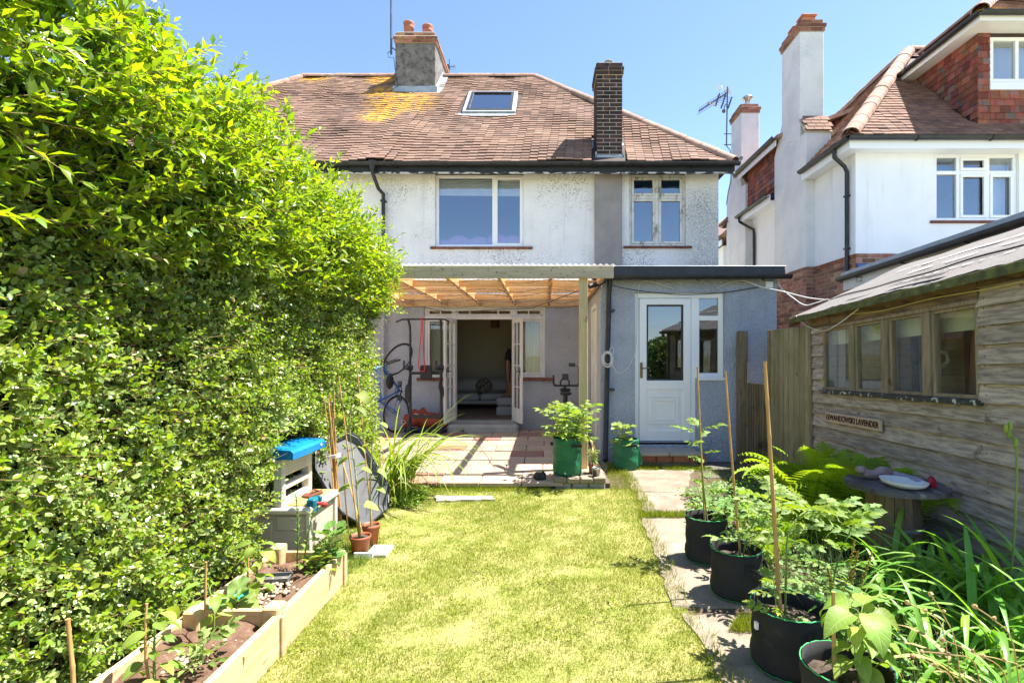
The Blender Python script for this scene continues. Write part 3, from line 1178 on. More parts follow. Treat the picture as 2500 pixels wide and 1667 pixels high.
sd.box(ex0 - .02, ex0 + .08, sdy1 - .07, sdy1, sdz0, sdz1, .006)
sd.box(ex0 - .02, ex0 + .08, sdy0 + .07, sdy1 - .07, sdz1 - .07, sdz1, .006)
sd.box(ex0 + .01, ex0 + .05, sdy0 + .07, sdy1 - .07, sdz0, sdz1 - .07, .004)
sd.build("side_door", "old_white_wood", ext)
ro = MB()
ro.box(ex0 - .06, ex1 + .08, XF - .10, HY - .002, ez + .001, ez + .09, .01)
ro.build("flat_roof", "underlay", ext)
MB().box(ex0 - .05, ex1 + .06, XF - .125, XF - .101, ez - .02, ez + .12, .006).build("fascia", "black_gutter", ext)
MB().box(ex0 - .06, ex1 + .07, XF - .135, XF - .09, ez + .121, ez + .132, .003).build("roof_edge", "lead", ext)
half_gutter((gx(1932, XF - .2), XF - .19, ez + .0), (ex0 - .12, XF - .19, ez - .02), rad=.06).build("gutter", "black_gutter", ext)
for xx in (1.2, 2.1, 3.0):
    g = MB()
    g.tube([(xx, XF - .19 + .066 * math.cos(a), ez - .01 + .066 * math.sin(a)) for a in np.linspace(math.pi, 2 * math.pi, 7)], .009, 5)
    g.build("gutter_bracket", "black_gutter", ext)
d = MB()
d.tube([(gx(1440, 6.95), 7.05, 2.42), (gx(1462, 7.1), 7.12, 2.47), (gx(1478, 7.15), 7.17, 2.52)], .034, 10)
d.build("gutter_branch", "black_gutter", ext)
d = MB()
d.tube([(gx(1489, 7.22), 7.22, 2.56), (gx(1487, 7.25), 7.26, 2.35), (gx(1478, 7.27), 7.27, .12), (gx(1478, 7.2), 7.16, .05)], .036, 10)
for zz in (2.1, 1.0):
    d.box(.86, .97, 7.23, XF, zz, zz + .03, .003)
d.build("downpipe", "black_gutter", ext)

# back door of the extension
DY = XF + .05
fr = MB()
fr.box(dx0, dxw, DY, DY + .07, dz1 - .075, dz1, .006)
fr.box(dx0, dx0 + .065, DY + .001, DY + .069, dz0, dz1 - .075, .006)
fr.box(dx1 - .065, dx1 + .055, DY + .001, DY + .069, wz0, dz1 - .075, .006)
fr.box(dx1 - .065, dx1, DY + .001, DY + .069, dz0, wz0, .006)
fr.box(dxw - .07, dxw, DY + .001, DY + .069, wz0, dz1 - .075, .006)
fr.box(dx1 + .055, dxw - .07, DY + .001, DY + .069, wz0, wz0 + .07, .006)
zt = gz(776, XF)
fr.box(dx1 + .055, dxw - .07, DY + .001, DY + .069, zt - .035, zt + .035, .006)
fr.box(dx1 + .005, dxw + .01, DY - .07, DY - .001, wz0 - .03, wz0 + .005, .004)
fr.box(dx0 - .005, dx1, DY - .05, DY + .07, dz0 - .035, dz0 - .001, .004)
door_set = fr.build("door_frame", "upvc", ext)
pane(door_set, dx1 + .045, dxw - .06, wz0 + .06, zt - .03, DY + .035, "glass_door")
pane(door_set, dx1 + .045, dxw - .06, zt + .03, dz1 - .07, DY + .035, "glass_door")
a, bb, c, dd = dx0 + .07, dx1 - .07, dz0 + .01, dz1 - .08
gz0, gz1 = gz(929, XF), gz(743, XF)
lf = MB()
ga, gb = a + .105, bb - .105
lf.box(a, bb, DY - .012, DY + .05, gz1, dd, .006)
lf.box(a, ga, DY - .012, DY + .05, c, gz1, .006)
lf.box(gb, bb, DY - .012, DY + .05, c, gz1, .006)
lf.box(ga, gb, DY - .011, DY + .049, gz0 - .13, gz0, .006)
lf.box(ga, gb, DY - .011, DY + .049, c, c + .15, .006)
lf.box(ga - .002, gb + .002, DY + .006, DY + .04, c + .15, gz0 - .13)
door = lf.build("door", "upvc", ext)
frame_rect(MB(), ga, gb, gz0, gz1, .022, DY - .006, DY + .03, .004).build("glazing_bead", "black_gutter", door)
pane(door, ga + .01, gb - .01, gz0 + .01, gz1 - .01, DY + .018, "glass_door")
pz0, pz1 = gz(1037, XF), gz(965, XF)
pa, pb = gx(1589, XF), gx(1660, XF)
pn = frame_rect(MB(), pa, pb, pz0, pz1, .035, DY - .008, DY + .006, .006)
frame_rect(pn, pa + .055, pb - .055, pz0 + .055, pz1 - .055, .03, DY - .006, DY + .006, .006)
pn.build("raised_panel", "upvc", door)
hd = MB()
hx = gx(1567, XF)
hd.box(hx - .018, hx + .018, DY - .022, DY - .012, gz(923, XF), gz(885, XF), .004)
hd.tube([(hx, DY - .02, gz(899, XF)), (hx, DY - .06, gz(899, XF)), (hx + .02, DY - .066, gz(899, XF)), (hx + .115, DY - .062, gz(898, XF))], .009, 8)
hd.build("handle", mat("brass", (.16, .12, .05), (.22, .17, .08), 12, 4, .4, metal=.8), door)
sg = MB().box(gx(1608, XF), gx(1639, XF), DY + .03, DY + .034, gz(871, XF), gz(861, XF)).build("hanging_sign", mat("sign_card", (.5, .36, .22), (.12, .07, .04), 60, 3, .8, contrast=(.45, .5)), door)
# kitchen blind and the jug on the sill
MB().box(ga, gb, DY + .09, DY + .10, gz1 - .28, gz1).build("blind", "blind_white", ext)
st = MB()
st.box(gx(1561, 6.95), 1.66, 6.95, XF - .005, .15, .20, .01)
st.box(1.666, gx(1713, 6.95), 6.95, XF - .005, .148, .198, .01)
stp = st.build("step_slab", mat("slab_grey", (.40, .37, .32), (.33, .31, .27), 5, 7, .9, .3, 50), ext)
for k, xx in enumerate(np.arange(gx(1563, 6.95), gx(1710, 6.95), .225)):
    MB().box(xx, xx + .215, 6.98, 7.08, .06, .148, .005).build("brick", "orange_brick", stp)
MB().box(gx(1563, 6.95), gx(1710, 6.95), 7.08, XF - .004, -.05, .147).build("step_core", "mortar_pale", stp)
jug = MB()
jug.lathe([(0, 0), (.035, 0), (.05, .04), (.052, .07), (.035, .11), (.028, .14), (.042, .17), (.036, .165), (.02, .12)], 16, Matrix.Translation((gx(1723, 7.5), 7.56, wz0 + .005)))
jug.tube([(gx(1723, 7.5) - .03, 7.56, wz0 + .14), (gx(1723, 7.5) - .075, 7.56, wz0 + .13), (gx(1723, 7.5) - .05, 7.56, wz0 + .06)], .007, 6)
tag(jug.build("jug", "upvc"), "white ceramic jug on the sill inside the narrow kitchen window", "jug")
MB().box(dx1 + .02, dxw, XF + .12, XF + .35, wz0 - .03, wz0 + .004).build("window_board", "upvc", ext)

# ================================================================== neighbour's detached house
NX, NY = 5.22, 8.77            # side wall, rear wall
NEX, NEY, NEZ = 4.95, 8.47, 5.05
NP = 1.016
nb = thing("detached_house", "white rendered detached house with brick base, tiled hip roof and tall side stacks", "house", (NX, NY, 0))
NB_TOP = 3.2
NWX0, NWX1, NWZ0, NWZ1 = gx(2284, NY), gx(2488, NY), gz(539, NY), gz(374, NY)
wall_holes(MB(), NX, 12.0, NB_TOP, NEZ - .02, NY, NY + .25, [(NWX0, NWX1, NWZ0, NWZ1)]).build("rear_wall", "smooth_white", nb)
MB().box(NX, NX + .25, NY + .25, 14.45, NB_TOP, NEZ - .02).build("side_wall", "smooth_white", nb)
mb = MB()
mb.box(NX + .008, 12, NY + .006, NY + .2, -.1, NB_TOP - .001)
mb.box(NX + .008, NX + .2, NY + .2, 14.45, -.1, NB_TOP - .001)
mb.box(12.0, 12.2, NY, 14.45, -.1, NEZ)
mb.box(NX + .25, 12, 14.2, 14.45, -.1, NEZ)
base = mb.build("brick_base", "mortar_pale", nb)
put_bricks(base, "red_brick", brick_face(base, None, 'y', NX + .002, NY, 10.09, 1.4, NB_TOP - .075, rnd_seed=21), limit=250, key=lambda q: -q[1].translation.z)
put_bricks(base, "red_brick", brick_face(base, None, 'x', NY + .002, NX, 5.9, 2.2, NB_TOP, rnd_seed=22), limit=40)
for yy in np.arange(NY + .0, 10.09, .075):
    MB().box(NX - .006, NX + .02, yy + .005, yy + .068, NB_TOP - .075, NB_TOP - .004, .003).build("brick", "orange_brick", base)

# window
w = frame_rect(MB(), NWX0, NWX1, NWZ0, NWZ1, .06, NY + .05, NY + .12)
cols = [NWX0 + .06, gx(2345, NY), gx(2418, NY), NWX1 - .06]
zt = gz(419, NY)
for xx in cols[1:3]:
    w.box(xx - .03, xx + .03, NY + .051, NY + .119, NWZ0 + .06, NWZ1 - .06, .005)
for k in range(3):
    w.box(cols[k] + (.03 if k else 0), cols[k + 1] - (.03 if k < 2 else 0), NY + .051, NY + .119, zt - .03, zt + .03, .005)
nwin = w.build("window", "upvc", nb)
for k in range(3):
    for c, d in ((NWZ0 + .06, zt - .03), (zt + .03, NWZ1 - .06)):
        a, bb = cols[k] + (.03 if k else 0), cols[k + 1] - (.03 if k < 2 else 0)
        if (k == 1 and c > zt) or (k > 0 and c < zt):
            frame_rect(MB(), a + .002, bb - .002, c + .002, d - .002, .045, NY + .035, NY + .075, .004).build("sash", "upvc", nwin)
        pane(nwin, a, bb, c, d, NY + .09, "glass_blue")
cu = MB()
vs = []
for i in range(15):
    xx = gx(2448, NY) + .26 * i / 14
    vs += [(xx, NY + .26 + .02 * math.sin(i * 2.2), NWZ0), (xx - .05 + .05 * i / 14, NY + .26 + .02 * math.sin(i * 2.2), NWZ1)]
cu.add(vs, [[2 * i, 2 * i + 2, 2 * i + 3, 2 * i + 1] for i in range(14)], None, True)
cu.build("curtain", "blind_white", nwin)
MB().box(gx(2270, NY), gx(2500, NY), NY - .04, NY + .05, NWZ0 - .045, NWZ0 - .004, .004).build("sill", "brick_sill", nwin)
mb = MB()
mb.box(NX + .3, 11, 11.6, 11.7, 2.9, 5.0)
mb.box(NX + .3, 11, NY + .25, 11.6, 2.8, 2.9)
mb.box(NX + .3, 11, NY + .25, 11.6, 4.95, 5.0)
mb.box(NX + .26, NX + .3, NY + .25, 11.6, 2.9, 5.0)
mb.box(9.5, 9.6, NY + .25, 11.6, 2.9, 5.0)
mb.build("bedroom_wall", "bedroom_paint", nb)

# roof
APX, APY, APZ = NEX + 3.1, NEY + 3.1, NEZ + 3.1 * NP
BKY = NEY + 6.2
mb = MB()
for q in ([(NEX, NEY, NEZ), (13, NEY, NEZ), (13, APY, APZ), (APX, APY, APZ)],
          [(NEX + .14, BKY - .14, NEZ + .14 * NP), (NEX + .14, NEY + .14, NEZ + .14 * NP), (APX, APY, APZ)],
          [(13, BKY, NEZ), (NEX, BKY, NEZ), (APX, APY, APZ), (13, APY, APZ)]):
    mb.add(q, [list(range(len(q)))])
nroof = mb.build("roof", "underlay", nb)
nslen = 3.1 * math.hypot(1, NP)
hip = 3.1 / nslen
DX0, DX1, DYF = 7.26, 9.24, 8.75   # rear dormer walls
DEZ = 6.88


def skip_n(p):
    return p.x > DX0 - .02 and p.y > DYF + .0 and p.z < DEZ + 1.0


items = list(tile_field((0, NEY, NEZ), (1, 0, 0), Vector((0, 1, NP)), lambda t: NEX + hip * t, lambda t: 10.2, int(nslen / .118), .118, .167, skip_n, None, 15))
items2 = list(tile_field((NEX, 0, NEZ), (0, 1, 0), Vector((1, 0, NP)), lambda t: NEY + hip * t, lambda t: BKY - hip * t, int(nslen / .118), .118, .167,
                         lambda p: (11.25 < p.y < 13.42 and p.x < 6.2) or (10.05 < p.y < 11.5 and p.x < 5.62) or (13.3 < p.y < 14.3 and p.x < 5.62), None, 16))
lay_tiles(nroof, "roof_tile", items + items2, "roof_clay_next", (.167, .20, .02), 250, lambda p: p.x < 7.5 and p.y < 10.5)
ridge_run(nroof, (NEX, NEY, NEZ + .04), (APX, APY, APZ + .04), "ridge_clay", .14, .33)
ridge_run(nroof, (APX, APY, APZ + .04), (APX + 3, APY, APZ + .04), "ridge_clay", .13, .4)
ridge_run(nroof, (NEX, BKY, NEZ + .04), (APX, APY, APZ + .04), "ridge_clay", .14, .4)

# eaves
half_gutter((12.5, NEY - .05, NEZ - .03), (NEX - .06, NEY - .05, NEZ - .03)).build("gutter", "black_gutter", nb)
half_gutter((NEX - .05, NEY - .06, NEZ - .03), (NEX - .05, 10.04, NEZ - .03)).build("gutter", "black_gutter", nb)
half_gutter((NEX - .05, 11.5, NEZ - .03), (NEX - .05, 13.35, NEZ - .03)).build("gutter", "black_gutter", nb)
for xx in (6.0, 7.2, 8.4):
    g = MB()
    g.tube([(xx, NEY - .05 + .066 * math.cos(a), NEZ - .03 + .066 * math.sin(a)) for a in np.linspace(math.pi, 2 * math.pi, 7)], .009, 5)
    g.build("gutter_bracket", "black_gutter", nb)
f = MB()
f.box(NEX + .02, 12.5, NEY + .01, NEY + .03, NEZ - .20, NEZ - .02)
f.box(NEX + .02, 12.5, NEY + .031, NY - .002, NEZ - .165, NEZ - .15)
f.box(NEX + .0, NEX + .019, NEY + .01, 10.07, NEZ - .20, NEZ - .02)
f.box(NEX + .021, NX - .002, NY - .003, 10.07, NEZ - .165, NEZ - .15)
f.box(NEX + .0, NEX + .019, 11.5, 13.40, NEZ - .20, NEZ - .02)
f.box(NEX + .021, NX - .002, 11.5, 13.40, NEZ - .165, NEZ - .15)
f.build("fascia", "upvc", nb)
dpn = MB()
dx_ = gx(2078, 8.95)
dpn.tube([(NEX - .05, 8.85, NEZ - .06), (NEX - .04, 8.86, NEZ - .20), (NX - .10, 8.92, NEZ - .34), (NX - .045, 8.95, NEZ - .42), (NX - .045, 8.95, NEZ - .6), (NX - .045, 8.95, 2.6)], .034, 10)
for zz in (4.2, 3.3):
    dpn.box(NX - .085, NX, 8.91, 8.99, zz, zz + .03, .003)
dpn.build("downpipe", "black_gutter", nb)
d2 = MB()
d2.tube([(NEX - .05, 13.2, NEZ - .06), (NEX - .04, 13.18, NEZ - .2), (NX - .045, 12.95, NEZ - .45), (NX - .045, 12.92, NEZ - .6), (NX - .045, 12.92, 2.3)], .034, 10)
d2.build("downpipe", "black_gutter", nb)


def big_stack(y1, y2, yb1, yb2, ztop, crack, brickm, full_cap):
    """tall rendered side stack: lower breast with tiled shoulder, upper shaft set back, brick cap"""
    xl, xr = 5.05, 5.52
    m = MB()
    zs1, zs0 = 6.16, 5.81
    m.box(xl, xr, y1, yb1, 5.6, ztop, .01)                       # shaft
    m.box(xl - .004, xr + .01, y2, yb2, NB_TOP, zs0, .01)        # breast
    m.prism([(xl - .003, yb1 - .02, zs0 - .01), (xl - .003, yb2, zs0 - .01), (xl - .003, yb1 - .02, zs1 + .25)], (xr - xl, 0, 0))
    st = m.build("chimney", "stack_white", nb)
    # tiled shoulder
    tm = MB().box(-.081, .081, 0, .16, -.012, 0, .003).mesh("shoulder_tile")
    sl = Vector((0, y1 - y2, zs1 - zs0))
    L = sl.length
    sl.normalize()
    nn = Vector((1, 0, 0)).cross(sl)
    MB().prism([(xl - .02, y2 - .02, zs0), (xr + .03, y2 - .02, zs0), (xr + .03, y1, zs1), (xl - .02, y1, zs1)], (0, .02, -.03)).build("shoulder_bed", "mortar_pale", st)
    for k in range(4):
        for q in range(3):
            s2 = (sl - nn * .09).normalized()
            M = Matrix((Vector((1, 0, 0)), s2, Vector((1, 0, 0)).cross(s2))).transposed().to_4x4()
            M.translation = Vector((xl + .065 + .165 * q + (.06 if k % 2 else 0), y2 - .03, zs0)) + sl * (L / 4 * k) + nn * .035
            ob("shoulder_tile", tm, "roof_clay_next", st, M=M)
    m = MB()
    m.box(xl - .006, xr + .012, y2 - .004, yb2, -.1, NB_TOP - .002)
    m.build("brick_base", "mortar_pale", st)
    put_bricks(st, "red_brick", brick_face(st, None, 'x', y2 - .008, xl - .01, NX, 1.9, NB_TOP, rnd_seed=31))
    put_bricks(st, "red_brick", brick_face(st, None, 'y', xl - .012, y2 - .008, min(yb2, y2 + 1.3), 1.9, NB_TOP, rnd_seed=32), limit=120, key=lambda q: -q[1].translation.z)
    for zz, o_ in ((ztop, .02), (ztop + .075, .04), (ztop + .165, .0)):
        MB().box(xl - o_ + .01, xr + o_ - .01, y1 - o_ + .01, yb1 + o_ - .01, zz, zz + .073).build("mortar_core", "mortar_pale", st)
        put_bricks(st, brickm, brick_face(st, None, 'x', y1 - o_, xl - o_, xr + o_, zz, zz + .074, rnd_seed=41))
        put_bricks(st, brickm, brick_face(st, None, 'y', xl - o_, y1 - o_ + .02, yb1 + o_, zz, zz + .074, rnd_seed=42))
    MB().box(xl - .01, xr + .01, y1 - .01, yb1 + .01, ztop + .149, ztop + .164).build("mortar_fillet", "mortar_pale", st)
    return st


st1 = big_stack(10.33, 10.09, 11.13, 11.48, 7.89, True, "red_brick", True)
for yy in (10.52, 10.9):
    p = MB()
    p.box(5.15, 5.40, yy - .1, yy + .1, 8.12, 8.25, .01)
    p.box(5.12, 5.43, yy - .13, yy + .13, 8.25, 8.29, .01)
    p.build("chimney_pot", "terracotta", st1)
st2 = big_stack(13.44, 13.15, 14.15, 14.5, 7.72, False, "red_brick", True)
p = MB()
p.lathe([(.07, 0), (.07, .16), (.14, .20), (.15, .22), (.10, .27), (0, .28)], 14, Matrix.Translation((5.28, 13.6, 7.95)))
p.build("flue_cowl", mat("steel", (.5, .5, .5), (.35, .35, .36), 9, 3, .3, metal=.9), st2)
MB().box(5.15, 5.4, 13.8, 14.0, 7.95, 8.1, .01).build("chimney_pot", "terracotta", st2)


# tile-hung dormers --------------------------------------------------------
def hung(parent, axis, fixed, a0, a1, z0, z1, clip=None, m="hung_tile"):
    me = {}
    k = 0
    z = z0
    while z < z1:
        x = a0 - (.0825 if k % 2 else 0)
        while x < a1:
            s, e = max(x, a0), min(x + .165, a1)
            x += .165
            if e - s < .03 or (clip and not clip((s + e) / 2, z)):
                continue
            w_ = round(e - s - .006, 3)
            if w_ not in me:
                h = MB()
                if axis == 'x':
                    h.prism([(-w_ / 2, -.016, 0), (-w_ / 2, -.001, 0), (-w_ / 2, .012, .15), (-w_ / 2, 0, .15)], (w_, 0, 0))
                else:
                    h.prism([(-.016, -w_ / 2, 0), (-.001, -w_ / 2, 0), (.012, -w_ / 2, .15), (0, -w_ / 2, .15)], (0, w_, 0))
                me[w_] = h.mesh("hung_tile")
            c = (s + e) / 2
            jz = random.uniform(-.003, .003)
            ob("hung_tile", me[w_], m, parent, M=Matrix.Translation((c, fixed, z + jz) if axis == 'x' else (fixed, c, z + jz)))
        z += .115
        k += 1


dw = MB()
dwx0, dwx1, dwz0, dwz1 = gx(2416, DYF), 8.9, gz(202, DYF), gz(92, DYF)
wall_holes(dw, DX0, DX1, 5.1, DEZ, DYF, DYF + .15, [(dwx0, dwx1, dwz0, dwz1)])
dw.box(DX0 + .004, DX0 + .15, DYF + .15, 10.4, 5.3, DEZ)
dorm = dw.build("dormer", "underlay", nb)
rf = lambda y: NEZ + (y - NEY) * NP
hung(dorm, 'y', DX0 - .002, DYF - .01, 10.4, 5.25, DEZ - .02, lambda c, z: z + .07 > rf(c))
hung(dorm, 'x', DYF - .002, DX0 - .01, dwx0, 5.32, DEZ - .02)
hung(dorm, 'x', DYF - .002, dwx0, DX1, 5.32, dwz0 - .22)
hung(dorm, 'x', DYF - .002, dwx1, DX1, dwz0 - .1, DEZ - .02)
MB().box(dwx0 - .01, 9.2, DYF - .03, DYF, dwz0 - .13, dwz0 - .01).build("window_apron", "upvc", dorm)
f = frame_rect(MB(), dwx0, dwx1, dwz0, dwz1, .06, DYF - .01, DYF + .06)
xm = gx(2482, DYF)
f.box(xm - .03, xm + .03, DYF - .009, DYF + .059, dwz0 + .06, dwz1 - .06, .004)
dwin = f.build("dormer_window", "upvc", dorm)
pane(dwin, dwx0 + .05, xm - .02, dwz0 + .05, dwz1 - .05, DYF + .03, "glass_blue")
pane(dwin, xm + .02, dwx1 - .05, dwz0 + .05, dwz1 - .05, DYF + .03, "glass_blue")
MB().box(DX0 + .16, DX1, DYF + .3, DYF + .32, 5.4, DEZ).build("net_blind", "blind_white", dorm)
EX0, EX1, EYF = 7.0, 9.5, 8.4
f = MB()
f.box(EX0, EX1, EYF, EYF + .02, DEZ - .01, DEZ + .12)
f.box(EX0, EX0 + .02, EYF + .02, 10.35, DEZ - .01, DEZ + .12)
f.box(EX0 + .02, EX1, EYF + .02, 10.35, DEZ + .0, DEZ + .015)
f.build("fascia", "upvc", dorm)
half_gutter((EX1, EYF - .05, DEZ + .11), (EX0 - .05, EYF - .05, DEZ + .11)).build("gutter", "black_gutter", dorm)
half_gutter((EX0 - .05, EYF - .06, DEZ + .11), (EX0 - .05, 10.45, DEZ + .11)).build("gutter", "black_gutter", dorm)
PKX, PKY, PKZ = 8.25, 9.65, 8.02
mb = MB()
e0 = DEZ + .13
for q in ([(EX0, EYF, e0), (EX1, EYF, e0), (PKX, PKY, PKZ)],
          [(EX0, 11.5, e0), (EX0, EYF, e0), (PKX, PKY, PKZ), (PKX, 11.5, PKZ)],
          [(EX1, EYF, e0), (EX1, 11.5, e0), (PKX, 11.5, PKZ), (PKX, PKY, PKZ)]):
    mb.add(q, [list(range(len(q)))])
droof = mb.build("dormer_roof", "underlay", dorm)
sl_ = Vector((0, PKY - EYF, PKZ - e0))
L_ = sl_.length
items = list(tile_field((0, EYF, e0), (1, 0, 0), sl_, lambda t: EX0 + t / L_ * 1.25, lambda t: EX1 - t / L_ * 1.25, int(L_ / .118), .118, .167, None, None, 17))
sl_ = Vector((PKX - EX0, 0, PKZ - e0))
items += list(tile_field((EX0, 0, e0), (0, 1, 0), sl_, lambda t: EYF + t / L_ * 1.25, lambda t: 10.6 + t * 1.2, int(L_ / .118), .118, .167, None, None, 18))
lay_tiles(dorm, "roof_tile", items, "roof_clay_next", (.167, .20, .014), 50, lambda p: p.x < 8)
ridge_run(dorm, (EX0, EYF, e0 + .05), (PKX, PKY, PKZ + .05), "ridge_clay", .13, .36)
ridge_run(dorm, (EX1, EYF, e0 + .05), (PKX, PKY, PKZ + .05), "ridge_clay", .13, .36)
ridge_run(dorm, (PKX, PKY, PKZ + .05), (PKX, 11.4, PKZ + .05), "ridge_clay", .13, .4)

# side dormer between the stacks
sy0, sy1, sz1 = 11.30, 13.38, 6.12
m = MB()
m.prism([(5.12, sy0, 5.02), (5.12, sy0, sz1), (6.6, sy0, sz1 + .55), (6.6, sy0, 5.9)], (0, sy1 - sy0, 0))
sdm = m.build("side_dormer", "underlay", nb)
hung(sdm, 'y', 5.118, sy0, sy1, 5.12, sz1 - .02)
hung(sdm, 'x', sy0 - .002, 5.13, 6.5, 5.5, sz1 + .5, lambda c, z: z + .13 < sz1 + (c - 5.12) * .37 and z > 5.0 + (c - 5.0) * .95)
m = MB()
m.prism([(4.93, sy0 - .22, sz1 - .02), (4.93, sy0 - .22, sz1 + .05), (6.9, sy0 - .22, sz1 + .75), (6.9, sy0 - .22, sz1 + .66)], (0, sy1 - sy0 + .5, 0))
m.build("dormer_roof", "ridge_clay", sdm)
MB().box(4.94, 4.965, sy0 - .1, sy1, sz1 - .14, sz1 - .03).build("fascia", "upvc", sdm)
half_gutter((4.89, sy0 - .2, sz1 + .03), (4.89, sy1 + .1, sz1 + .03)).build("gutter", "black_gutter", sdm)

# neighbour's flat roofed extension ---------------------------------------------
next_ = thing("flat_roof_extension", "neighbour's brick extension with white fascia and long black gutter behind the wooden shed", "extension", (5, 6, 0))
A_ = at(2047.7, 680, 8.5)
gdir = (Vector((4.22, 3.2, 0)) - Vector((A_.x, 8.5, 0))).normalized()
B_ = A_ + gdir * 5.6
half_gutter(B_ + Vector((0, 0, .0)), A_, rad=.06).build("gutter", "black_gutter", next_)
sd_ = Vector((-gdir.y, gdir.x, 0))
if sd_.x < 0:
    sd_ = -sd_
for t in (.6, 1.8, 3.0, 4.2):
    q = A_ + gdir * t
    MB().bar(q + Vector((0, 0, -.055)) - sd_ * .05, q + Vector((0, 0, -.075)) + sd_ * .08, .025, .012).build("gutter_bracket", "black_gutter", next_)
    g = MB()
    g.tube([q + Vector((0, 0, -.07)), q + Vector((-.01, 0, -.14)) + gdir * .03, q + sd_ * .06 + Vector((0, 0, -.13)), q + sd_ * .08 + Vector((0, 0, -.08))], .005, 5)
    g.build("cable_clip", "black_gutter", next_)
q0, q1 = A_ + sd_ * .07, B_ + sd_ * .07
MB().prism([q0 + Vector((0, 0, -.20)), q1 + Vector((0, 0, -.20)), q1 + Vector((0, 0, .03)), q0 + Vector((0, 0, .03))], sd_ * .03).build("fascia", mat("cream_paint", (.70, .66, .60), (.62, .58, .52), 4, 4, .6), next_)
q0, q1 = A_ + sd_ * .16, B_ + sd_ * .16
wz_ = Vector((0, 0, -A_.z - .1))
MB().prism([q0 + wz_, q1 + wz_, q1 + Vector((0, 0, -.1)), q0 + Vector((0, 0, -.1))], sd_ * .2).build("wall", mat("brick_wall", (.20, .08, .055), (.30, .2, .14), 18, 5, .9, .4, 60), next_)
MB().prism([A_ + sd_ * .03 + Vector((0, 0, .035)), B_ + sd_ * .03 + Vector((0, 0, .035)), B_ + sd_ * 3.6 + Vector((0, 0, .05)), A_ + sd_ * 3.6 + Vector((0, 0, .05))], (0, 0, .05)).build("flat_roof", "lead", next_)
tag(MB().box(NX + .02, 6.3, NY - .05, NY - .008, 2.78, 3.02, .008).build("blue_tarpaulin", mat("tarp_blue", (.05, .13, .34), (.08, .18, .42), 14, 4, .5, .4, 20, stretch=(1, 1, .2))), "folded blue tarpaulin strip against the white wall above the long black gutter", "tarpaulin")

# one more house of the row, far down the gap ---------------------------------------
far = thing("far_house", "distant white house in the gap beside the farthest chimney stack", "house", (5.6, 17.5, 0))
fx0 = gx(1757, 17.5)
MB().box(fx0 + .12, fx0 + 4, 17.5, 24, -.1, gz(600, 17.5)).build("wall", "smooth_white", far)
MB().box(fx0 - .02, fx0 + .02, 17.3, 24, gz(598, 17.3), gz(585, 17.3)).build("fascia", "upvc", far)
half_gutter((fx0 - .06, 17.2, gz(578, 17.2)), (fx0 - .06, 24, gz(578, 17.2))).build("gutter", "black_gutter", far)
r_ = MB()
za = gz(572, 17.2)
r_.prism([(fx0 - .05, 17.2, za), (fx0 + 2, 17.2, za + 2), (fx0 + 4, 17.2, za)], (0, 7, 0))
r_.build("roof", "ridge_clay", far)

# ================================================================== aerials
mat("aerial_metal", (.10, .10, .11), (.16, .16, .17), 9, 3, .45, metal=.6)
mat("aerial_white", (.8, .8, .8), (.7, .7, .7), 9, 3, .4)
a1 = thing("aerial_mast", "tall thin grey aerial mast strapped to the party chimney stack", "aerial", (gx(955, 12.66), 12.66, 8.8))
X = gx(955, 12.66)
MB().tube([(X, 12.66, gz(133, 12.66)), (X, 12.66, 10.2), (X + .01, 12.66, 11.6)], [.028, .024, .02], 8).build("pole", "aerial_metal", a1)
m = MB()
for zz in (9.2, 8.95):
    m.tube([(X, 12.66, zz), (cx0, 12.75, zz - .03)], .014, 6)
m.build("bracket", "aerial_metal", a1)
m = MB()
m.tube([(X, 12.64, 8.84), (X - .07, 12.6, 8.78), (X - .05, 12.62, 8.68), (X + .06, 12.66, 8.70), (X + .15, 12.66, 8.0), (X + .02, 12.58, 7.86), (X - .05, 12.5, 7.75)], .008, 5)
m.build("cable", "black_gutter", a1)

a2 = thing("small_aerial", "small dark aerial poking up behind the ridge beside the party stack", "aerial", at(1097, 190, 14.9))
p0 = at(1097, 195, 14.9)
m = MB()
m.tube([p0 + Vector((0, 0, -.5)), p0 + Vector((0, 0, .58))], .014, 6)
m.build("pole", "aerial_metal", a2)
m = MB()
m.tube([p0 + Vector((-.08, 0, .34)), p0 + Vector((.18, -.1, .33))], .012, 5)
m.box(p0.x - .09, p0.x - .01, p0.y - .03, p0.y + .03, p0.z + .26, p0.z + .42)
for k in range(4):
    m.tube([p0 + Vector((.02 + .05 * k, -.12, .34)), p0 + Vector((.02 + .05 * k, .12, .34))], .006, 4)
m.build("boom", "aerial_metal", a2)

a3 = thing("television_aerial", "yagi television aerial with white reflector blades on the farthest white stack", "aerial", (gx(1775, 13.6), 13.6, 7.0))
q = gx(1775, 13.6)
T = lambda u, v: at(1690 + u / 3.409, 180 + v / 3.409, 13.6)
m = MB()
m.tube([T(285, 600), T(293, 110)], .018, 8)
for v in (503, 592):
    m.tube([T(265, v), T(325, v)], .012, 6)
m.build("mast", "aerial_metal", a3)
m = MB()
b0, b1 = T(55, 312), T(300, 155)
m.tube([b0, b1], .018, 6)
dr = (b1 - b0)
for k in range(16):
    c = b0 + dr * (k / 17)
    m.tube([c + Vector((0, -.12 - .003 * k, .06)), c + Vector((0, .12 + .003 * k, -.06))], .005, 4)
m.build("boom", "aerial_metal", a3)
m = MB()
for (u0, v0, u1, v1) in ((198, 85, 228, 145), (246, 98, 280, 158), (298, 118, 330, 178), (125, 236, 150, 256), (165, 246, 188, 266)):
    m.bar(T(u0, v0), T(u1, v1), .05, .03)
m.build("reflector_blade", "aerial_white", a3)
m = MB()
